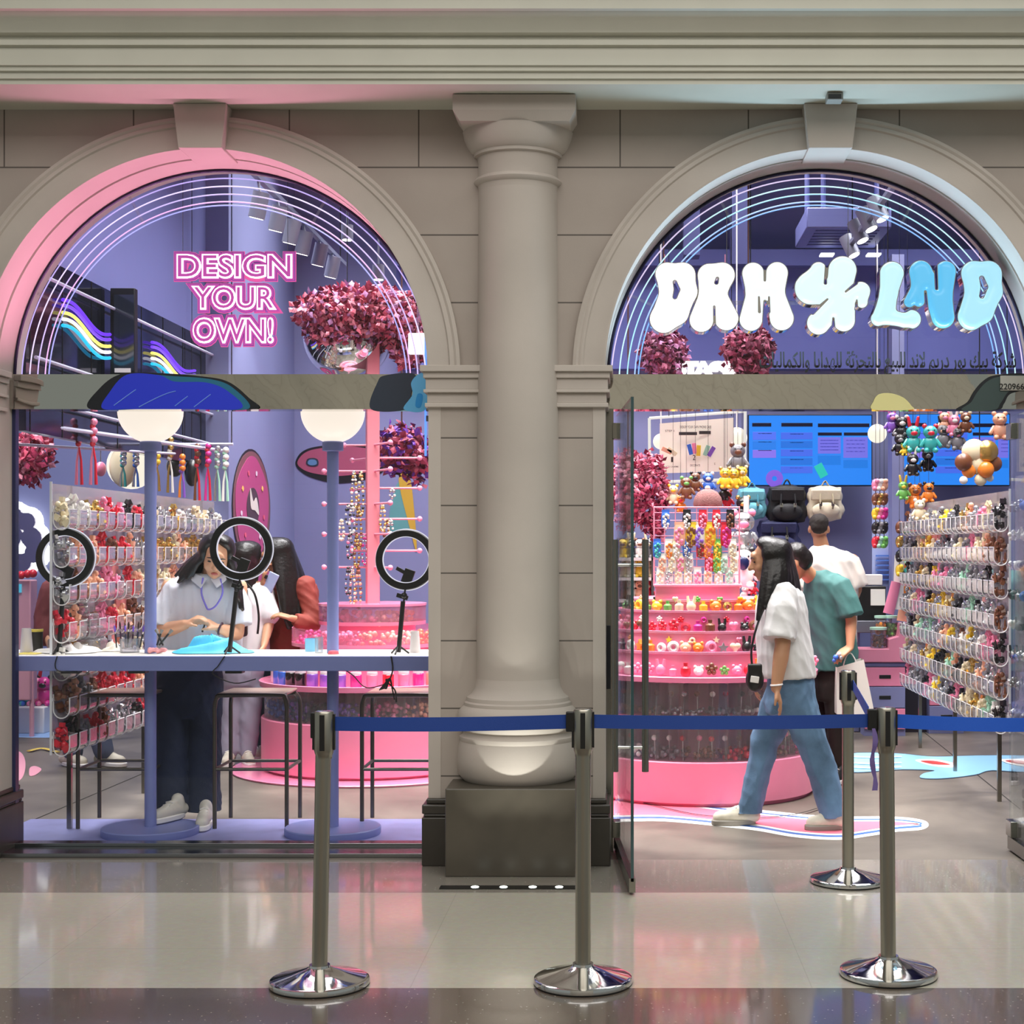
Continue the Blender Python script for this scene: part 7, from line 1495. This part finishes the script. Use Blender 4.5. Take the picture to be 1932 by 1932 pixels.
fuse(s, 'tshirt', mat('white_tshirt', '#d9d7d6', .8, bump=.12, bscale=30), D, .008, 4, .0042, 8)
ln = MB()
for k in range(3): ln.tube([P(1430 + 10 * k, 1238, 8.262 - .01 * k), P(1431 + 10 * k, 1274, 8.262 - .01 * k)], .003, 6)
JN = mat('blue_jeans', '#5c7a98', .85, var=.35, scale=6, bump=.2, bscale=220)
tr = MB(); tr.loft(rings([(1262, 1490, 43, .15, 0, 0), (1290, 1492, 45, .165, 0, 0), (1325, 1488, 46, .17, 0, 0), (1345, 1486, 42, .15, 0, 0)], yd))
sleeve(tr, [(1478, 1300, 8.5, .10), (1466, 1340, 8.5, .098), (1444, 1400, 8.5, .080), (1430, 1465, 8.5, .070), (1411, 1545, 8.52, .072)]); sleeve(tr, [(1496, 1295, 8.36, .11), (1508, 1335, 8.35, .106), (1532, 1400, 8.34, .086), (1553, 1465, 8.35, .076), (1574, 1540, 8.36, .078)])
fuse(tr, 'jeans', JN, D, .008, 3, .0045, 13, fn=cut_below(.07))
TRN = mat('cream_trainers', '#d6cfbc', .6, var=.1, scale=20)
shoe(D, (X(1422, 8.52), 8.52, .0), (X(1346, 8.50), 8.50, .0), TRN, mat('trainer_sole', '#8e897f', .6), .046); shoe(D, (X(1588, 8.36), 8.36, .0), (X(1522, 8.34), 8.34, .0), TRN, mat('trainer_sole', '#8e897f', .6), .046)
hair_fall('hair', D, hc, Mh, [(-115, 1440, 1150, 8.52), (-60, 1490, 1165, 8.56), (-10, 1514, 1172, 8.50), (30, 1506, 1150, 8.40), (55, 1486, 1120, 8.27), (85, 1452, 1140, 8.20), (112, 1428, 1168, 8.22)], 30, r0=.027)
bg = thing('crossbody_bag', 'small black crossbody bag at the hip of the woman in jeans', 'bag', P(1424, 1306, 8.2))
q = MB(); q.sph(P(1424, 1282, 8.2), (.05, .035, .07), 16, 12); q.obox(P(1424, 1270, 8.2), (.075, .06, .10)); fuse(q, 'pouch', BLACK, bg, .006, 4)
MB().tube(smooth_pts([P(1420, 1262, 8.2), P(1418, 1225, 8.21), P(1432, 1170, 8.225), P(1462, 1104, 8.34)]), .006, 6).build('strap', BLACK, bg); MB().obox(P(1424, 1282, 8.163), (.045, .008, .035), (0, .15, 0)).build('tag', WHITE, bg, bevel=.003, smooth=False)
wt = MB(); wt.tube([P(1465, 1292, 8.15) + Vector((.03 * math.cos(a), .03 * math.sin(a), .003 * math.cos(a))) for a in np.linspace(0, 2 * PI, 14, endpoint=False)], .005, 6, closed=True); wt.build('bracelet', WHITE, D)

# ---- the boy in teal
ye = 10.1
E = thing('person', 'boy in a teal T-shirt and dark trousers looking down in the doorway', 'person', (X(1575, ye), ye, 0))
hc = P(1502, 1062, 9.98); b = MB(); Mh = head(b, hc, -PI / 2 - .35, .55, 0, .98)
b.cap(P(1540, 1098, 10.08), .058, P(1518, 1076, 10.02), .05); b.loft(rings([(1262, 1572, 38, .12, 0, 0), (1180, 1566, 38, .12, 0, 0), (1110, 1558, 40, .15, 0, 0), (1088, 1545, 22, .09, 0, 0)], ye))
arm(b, P(1588, 1108, 9.98), P(1606, 1170, 9.93), P(1604, 1222, 9.86), 1.0, 1.0); hand(b, P(1604, 1222, 9.86), (-.08, -.04, -.05), (-.4, .1, -1), 1, .45)
arm(b, P(1545, 1108, 10.25), P(1535, 1180, 10.25), P(1528, 1225, 10.15)); hand(b, P(1528, 1225, 10.15), (-.08, -.04, -.05), (.4, .1, -1), 1, .45)
fuse(b, 'body', SKIN2, E, .0075, 4); face(E, hc, Mh, .98)
s = MB(); s.loft(rings([(1264, 1572, 47, .19, 0, 0), (1225, 1570, 49, .19, 0, 0), (1170, 1565, 50, .185, 0, 0), (1125, 1563, 50, .18, 0, 0), (1098, 1560, 42, .165, 0, 0), (1084, 1550, 28, .11, 0, 0), (1076, 1541, 16, .065, 0, -.01)], ye))
sleeve(s, [(1568, 1090, 10.02, .045), (1584, 1106, 9.98, .078), (1597, 1134, 9.95, .086), (1605, 1163, 9.93, .09)]); sleeve(s, [(1556, 1092, 10.2, .045), (1550, 1108, 10.24, .075), (1540, 1150, 10.25, .085)])
fuse(s, 'tshirt', mat('teal_tshirt', '#3d6c69', .8, bump=.12, bscale=30), E, .009, 3, .006, 11)
tr = MB(); tr.loft(rings([(1258, 1572, 38, .14, 0, 0), (1290, 1572, 40, .15, 0, 0), (1320, 1570, 38, .13, 0, 0)], ye)); limb(tr, [(1582, 1310, 10.05, .095), (1580, 1380, 10.03, .075), (1584, 1436, 10.03, .07)]); limb(tr, [(1560, 1310, 10.2, .09), (1556, 1380, 10.2, .072), (1560, 1436, 10.2, .068)])
fuse(tr, 'trousers', mat('dark_brown_trousers', '#2f2624', .8), E, .011, 4, .003, 10, fn=cut_below(.07))
shoe(E, (X(1594, 10.02), 10.02, 0), (X(1560, 9.90), 9.90, 0), mat('black_trainers', '#1d1c1d', .5), WHITE); shoe(E, (X(1570, 10.2), 10.2, 0), (X(1536, 10.1), 10.1, 0), mat('black_trainers', '#1d1c1d', .5), WHITE)
h = MB(); Mv = lambda x, y, z: hc + Mh @ Vector((x, y, z)); h.sph(Mv(0, .03, .05), (.083, .092, .08), 20, 14); h.sph(Mv(0, .045, .0), (.076, .062, .078), 16, 10); h.sph(Mv(0, -.03, .075), (.07, .06, .045), 16, 10)
fuse(h, 'hair', HAIRM, E, .008, 5)
pbg = thing('paper_bag', 'white paper shopping bag carried by the boy in teal', 'bag', P(1613, 1345, 9.9)); bx0, bx1 = X(1577, 9.9), X(1648, 9.9)
pb = MB(); zb, zt_ = Z(1346, 9.9), Z(1258, 9.9); pb.add([(bx0, 9.85, zb), (bx1, 9.85, zb), (bx1, 9.98, zb), (bx0, 9.98, zb), (bx0, 9.85, zt_), (bx1 - .07, 9.85, zt_ + .05), (bx1 - .07, 9.98, zt_ + .05), (bx0, 9.98, zt_)], [(3, 2, 1, 0), (0, 1, 5, 4), (1, 2, 6, 5), (2, 3, 7, 6), (3, 0, 4, 7)]); pb.build('bag_body', mat('paper_white', '#f2efe6', .6), pbg, smooth=False)
MB().tube(smooth_pts([P(1590, 1262, 9.86), P(1596, 1240, 9.86), P(1604, 1232, 9.86), P(1612, 1242, 9.86), P(1618, 1258, 9.86)]), .004, 6).build('cord_handle', WHITE, pbg)
kc = thing('keychain', 'blue and white keychain held by the boy in teal', 'keychain', P(1580, 1243, 9.8))
for px, py, r, c in ((1577, 1240, .018, 'blue'), (1583, 1234, .016, 'white'), (1586, 1241, .014, 'silver'), (1574, 1246, .013, 'blue')): MB().sph(P(px, py, 9.8), r, 10, 7).build('charm', cm(c), kc)
fw_ = thing('flower_clip', 'small pale pink flower ornament between the woman in jeans and the boy', 'ornament', P(1534, 1246, 9.6))
for k in range(6): MB().sph(P(1534, 1246, 9.6) + Vector((.022 * math.cos(k * PI / 3), -.01, .022 * math.sin(k * PI / 3))), (.014, .01, .014), 8, 6).build('petal', cm('pink'), fw_)

# ---- the man in white with his back turned
yf = 12.35
G = thing('person', 'man with cropped hair in a white T-shirt seen from behind at the counter', 'person', (X(1560, yf), yf, 0))
hc = P(1545, 998, yf); b = MB(); Mh = head(b, hc, PI - .1, .12, 0, 1.02); b.cap(P(1552, 1042, yf), .066, P(1547, 1016, yf), .058)
b.loft(rings([(1200, 1562, 42, .12, 0, 0), (1120, 1562, 44, .13, 0, 0), (1060, 1562, 46, .11, 0, 0), (1036, 1556, 26, .08, 0, 0)], yf))
arm(b, P(1608, 1058, yf), P(1616, 1112, yf + .02), P(1600, 1150, yf + .22), 1.1, 1.15); hand(b, P(1600, 1150, yf + .22), (-.05, .1, -.02), (0, 0, -1), 1, .4)
arm(b, P(1516, 1058, yf), P(1510, 1115, yf + .02), P(1520, 1150, yf + .22), 1.1, 1.15); hand(b, P(1520, 1150, yf + .22), (.05, .1, -.02), (0, 0, -1), -1, .4)
fuse(b, 'body', SKIN3, G, .009, 4)
s = MB(); s.loft(rings([(1215, 1562, 56, .16, 0, 0), (1150, 1562, 56, .17, 0, 0), (1090, 1562, 57, .17, 0, 0), (1058, 1561, 54, .15, 0, 0), (1042, 1558, 40, .12, 0, 0), (1030, 1553, 20, .08, 0, 0)], yf)); sleeve(s, [(1588, 1048, yf, .06), (1603, 1062, yf, .09), (1611, 1085, yf, .10), (1616, 1108, yf, .10)]); sleeve(s, [(1534, 1048, yf, .06), (1521, 1062, yf, .09), (1513, 1085, yf, .10), (1509, 1108, yf, .10)])
fuse(s, 'tshirt', mat('cream_tshirt', '#efe6da', .8), G, .011, 3, .005, 9)
tr = MB(); tr.loft(rings([(1205, 1562, 50, .15, 0, 0), (1250, 1562, 52, .16, 0, 0), (1275, 1562, 48, .14, 0, 0)], yf)); limb(tr, [(1585, 1265, yf, .11), (1584, 1385, yf, .08)]); limb(tr, [(1540, 1265, yf, .11), (1540, 1385, yf, .08)]); fuse(tr, 'trousers', mat('dark_brown_trousers', '#2f2624', .8), G, .014, 3, fn=cut_below(.03))
h = MB(); Mv = lambda x, y, z: hc + Mh @ Vector((x, y, z)); h.sph(Mv(0, .022, .048), (.08, .092, .075), 20, 14); h.sph(Mv(0, .06, .01), (.07, .05, .06), 16, 10); fuse(h, 'hair', mat('cropped_hair', '#241d18', .8), G, .009, 3, .001, 60)

# ---- the woman in rust lifting a phone, behind the counter
yb_ = 11.15
Bp = thing('person', 'woman in a rust shirt with long dark hair lifting a phone by the pink kiosk', 'person', (X(520, yb_), yb_, 0))
hc = P(522, 1050, 11.0); b = MB(); Mh = head(b, hc, -PI / 2 + .3, .35, 0, 1.0); b.cap(P(548, 1096, 11.05), .055, P(532, 1070, 11.02), .05)
b.loft(rings([(1225, 548, 34, .12, 0, 0), (1160, 556, 34, .12, 0, 0), (1110, 560, 34, .13, 0, 0), (1092, 552, 22, .08, 0, 0)], yb_))
arm(b, P(578, 1108, 10.98), P(592, 1178, 10.9), P(548, 1166, 10.78)); hand(b, P(548, 1166, 10.78), (-.1, 0, .03), (0, .3, -1), 1, .5)
arm(b, P(540, 1108, 11.2), P(506, 1140, 11.0), P(497, 1098, 10.86)); hand(b, P(497, 1098, 10.86), (.0, .02, .1), (.8, .2, 0), 1, .6)
limb(b, [(540, 1230, 11.15, .08), (505, 1400, 11.3, .045)]); fuse(b, 'body', SKIN2, Bp, .008, 4); face(Bp, hc, Mh)
s = MB(); s.loft(rings([(1232, 545, 44, .17, 0, 0), (1200, 550, 46, .17, 0, 0), (1160, 556, 44, .17, 0, 0), (1125, 561, 42, .17, 0, 0), (1104, 561, 36, .15, 0, 0), (1092, 555, 24, .09, 0, 0)], yb_)); limb(s, [(574, 1108, 10.99, .08), (586, 1150, 10.93, .07), (590, 1178, 10.9, .062)]); sleeve(s, [(590, 1178, 10.9, .06), (575, 1175, 10.85, .058), (556, 1169, 10.8, .05)]); limb(s, [(540, 1112, 11.2, .08), (512, 1138, 11.02, .065), (505, 1128, 10.98, .06)])
fuse(s, 'shirt', mat('rust_shirt', '#8e3a2e', .75), Bp, .010, 3, .006, 11)
tr = MB(); tr.loft(rings([(1218, 546, 38, .15, 0, 0), (1260, 542, 42, .16, 0, 0), (1290, 536, 40, .14, 0, 0)], yb_)); limb(tr, [(520, 1290, 11.15, .10), (500, 1400, 11.2, .07)]); limb(tr, [(548, 1290, 11.25, .10), (530, 1400, 11.3, .07)]); fuse(tr, 'jeans', mat('dark_teal_jeans', '#2f4450', .8), Bp, .012, 4, .003, 9, fn=cut_below(.06))
shoe(Bp, (X(505, 11.2), 11.2, 0), (X(478, 11.05), 11.05, 0), TRN, WHITE); shoe(Bp, (X(535, 11.3), 11.3, 0), (X(508, 11.2), 11.2, 0), TRN, WHITE)
hair_fall('hair', Bp, hc, Mh, [(-110, 540, 1130, 11.2), (-50, 590, 1165, 11.2), (-10, 596, 1150, 11.1), (30, 566, 1175, 10.9), (60, 548, 1188, 10.86), (90, 536, 1170, 10.85), (112, 528, 1140, 10.86)], 28, r0=.034, r1=.012, vox=.009)
ph = thing('phone', 'pale blue phone held up by the woman in rust', 'phone', P(510, 1122, 10.84)); MB().obox(P(510, 1100, 10.85), (.075, .012, .155), (.1, .45, 0)).build('case', mat('phone_blue', '#aebfe6', .3), ph, bevel=.01); MB().obox(P(502, 1088, 10.83), (.02, .012, .03), (.1, .45, 0)).build('camera', BLACK, ph, bevel=.004)

# ---- the person in a white top half hidden behind the first woman
yc2 = 10.9
Cp = thing('person', 'person in a white top with a black strap behind the ring light', 'person', (X(458, yc2), yc2, 0))
hc = P(466, 1056, 10.85); b = MB(); Mh = head(b, hc, 2.5, .3); b.cap(P(468, 1100, 10.9), .055, P(467, 1080, 10.88), .05); b.loft(rings([(1230, 462, 32, .12, 0, 0), (1150, 466, 34, .12, 0, 0), (1112, 468, 34, .1, 0, 0), (1096, 468, 22, .07, 0, 0)], yc2))
arm(b, P(500, 1115, 10.9), P(508, 1175, 10.85), P(498, 1218, 10.75)); hand(b, P(498, 1218, 10.75), (0, -.05, -.1), (-1, 0, 0), 1, .4); arm(b, P(438, 1115, 10.9), P(432, 1175, 10.9), P(436, 1220, 10.8)); hand(b, P(436, 1220, 10.8), (0, -.05, -.1), (1, 0, 0), 1, .4)
fuse(b, 'body', SKIN, Cp, .009, 4); face(Cp, hc, Mh)
s = MB(); s.loft(rings([(1238, 462, 46, .17, 0, 0), (1190, 465, 44, .16, 0, 0), (1140, 468, 42, .15, 0, 0), (1112, 469, 38, .12, 0, 0), (1098, 469, 24, .08, 0, 0)], yc2)); limb(s, [(498, 1116, 10.9, .07), (507, 1160, 10.86, .08)]); limb(s, [(440, 1116, 10.9, .07), (433, 1160, 10.9, .08)]); fuse(s, 'top', mat('white_top', '#ece9ea', .8), Cp, .012, 4, .003, 10)
tr = MB(); tr.loft(rings([(1230, 460, 38, .14, 0, 0), (1270, 458, 40, .15, 0, 0), (1295, 456, 38, .13, 0, 0)], yc2)); limb(tr, [(438, 1295, 10.9, .09), (432, 1420, 10.9, .06)]); limb(tr, [(474, 1295, 10.9, .09), (468, 1420, 10.9, .06)]); fuse(tr, 'jeans', mat('pale_grey_jeans', '#a9a9bc', .8), Cp, .012, 4, .003, 9, fn=cut_below(.06))
shoe(Cp, (X(436, 10.92), 10.92, 0), (X(424, 10.72), 10.72, 0), TRN, WHITE); shoe(Cp, (X(464, 10.92), 10.92, 0), (X(474, 10.72), 10.72, 0), TRN, WHITE)
hair_fall('hair', Cp, hc, Mh, [(-115, 476, 1110, 10.95), (-40, 488, 1128, 10.9), (0, 484, 1130, 10.82), (50, 468, 1125, 10.82), (112, 456, 1110, 10.9)], 22, r0=.03, vox=.010)
cb2 = thing('black_tote', 'black sling bag hanging before the person in the white top', 'bag', P(452, 1205, 10.65)); q = MB(); q.obox(P(452, 1155, 10.66), (.11, .06, .34)); q.build('bag_body', BLACK, cb2, bevel=.02); MB().tube(smooth_pts([P(462, 1098, 10.75), P(480, 1120, 10.7), P(488, 1160, 10.7), P(486, 1196, 10.7)]), .008, 6).build('strap', BLACK, cb2)
# ---- the person behind the counter-side charm wall
yg = 10.8
Gp = thing('person', 'person in a maroon top and cream trainers behind the counter-side charm wall', 'person', (X(140, yg), yg, 0))
hc = P(140, 1052, yg); b = MB(); Mh = head(b, hc, .9, .35); b.cap(P(140, 1095, yg), .055, P(140, 1072, yg), .05); b.loft(rings([(1230, 140, 34, .12, 0, 0), (1150, 140, 36, .12, 0, 0), (1112, 140, 38, .1, 0, 0), (1094, 140, 22, .07, 0, 0)], yg)); arm(b, P(96, 1115, yg), P(84, 1175, yg - .05), P(96, 1222, yg - .15)); hand(b, P(96, 1222, yg - .15), (.03, -.05, -.1), (1, 0, 0), 1, .4); arm(b, P(184, 1115, yg), P(192, 1175, yg), P(186, 1222, yg - .1)); hand(b, P(186, 1222, yg - .1), (0, -.05, -.1), (-1, 0, 0), 1, .4); fuse(b, 'body', SKIN2, Gp, .010, 3); face(Gp, hc, Mh)
s = MB(); s.loft(rings([(1240, 140, 46, .17, 0, 0), (1180, 140, 46, .16, 0, 0), (1125, 140, 48, .15, 0, 0), (1106, 140, 40, .12, 0, 0), (1094, 140, 22, .08, 0, 0)], yg)); limb(s, [(98, 1115, yg, .085), (86, 1165, yg - .03, .08), (84, 1200, yg - .08, .07)]); limb(s, [(182, 1115, yg, .085), (192, 1165, yg, .08), (190, 1195, yg - .04, .07)]); fuse(s, 'top', mat('maroon_top', '#6a2a2c', .8), Gp, .013, 4, .004, 9)
tr = MB(); tr.loft(rings([(1232, 140, 42, .15, 0, 0), (1275, 140, 44, .16, 0, 0), (1300, 142, 42, .14, 0, 0)], yg)); limb(tr, [(126, 1300, yg, .095), (138, 1418, yg, .07)]); limb(tr, [(164, 1300, yg, .095), (196, 1418, yg, .07)]); fuse(tr, 'jeans', mat('slate_jeans', '#56617a', .8), Gp, .013, 3, fn=cut_below(.06))
shoe(Gp, (X(122, 10.85), 10.85, 0), (X(160, 10.7), 10.7, 0), TRN, WHITE, .05); shoe(Gp, (X(188, 10.85), 10.85, 0), (X(234, 10.75), 10.75, 0), TRN, WHITE, .05)
h = MB(); Mv = lambda x, y, z: hc + Mh @ Vector((x, y, z)); h.sph(Mv(0, .03, .045), (.09, .1, .09), 18, 12); h.sph(Mv(0, .05, -.03), (.09, .07, .1), 18, 12); fuse(h, 'hair', HAIRM, Gp, .011, 3)
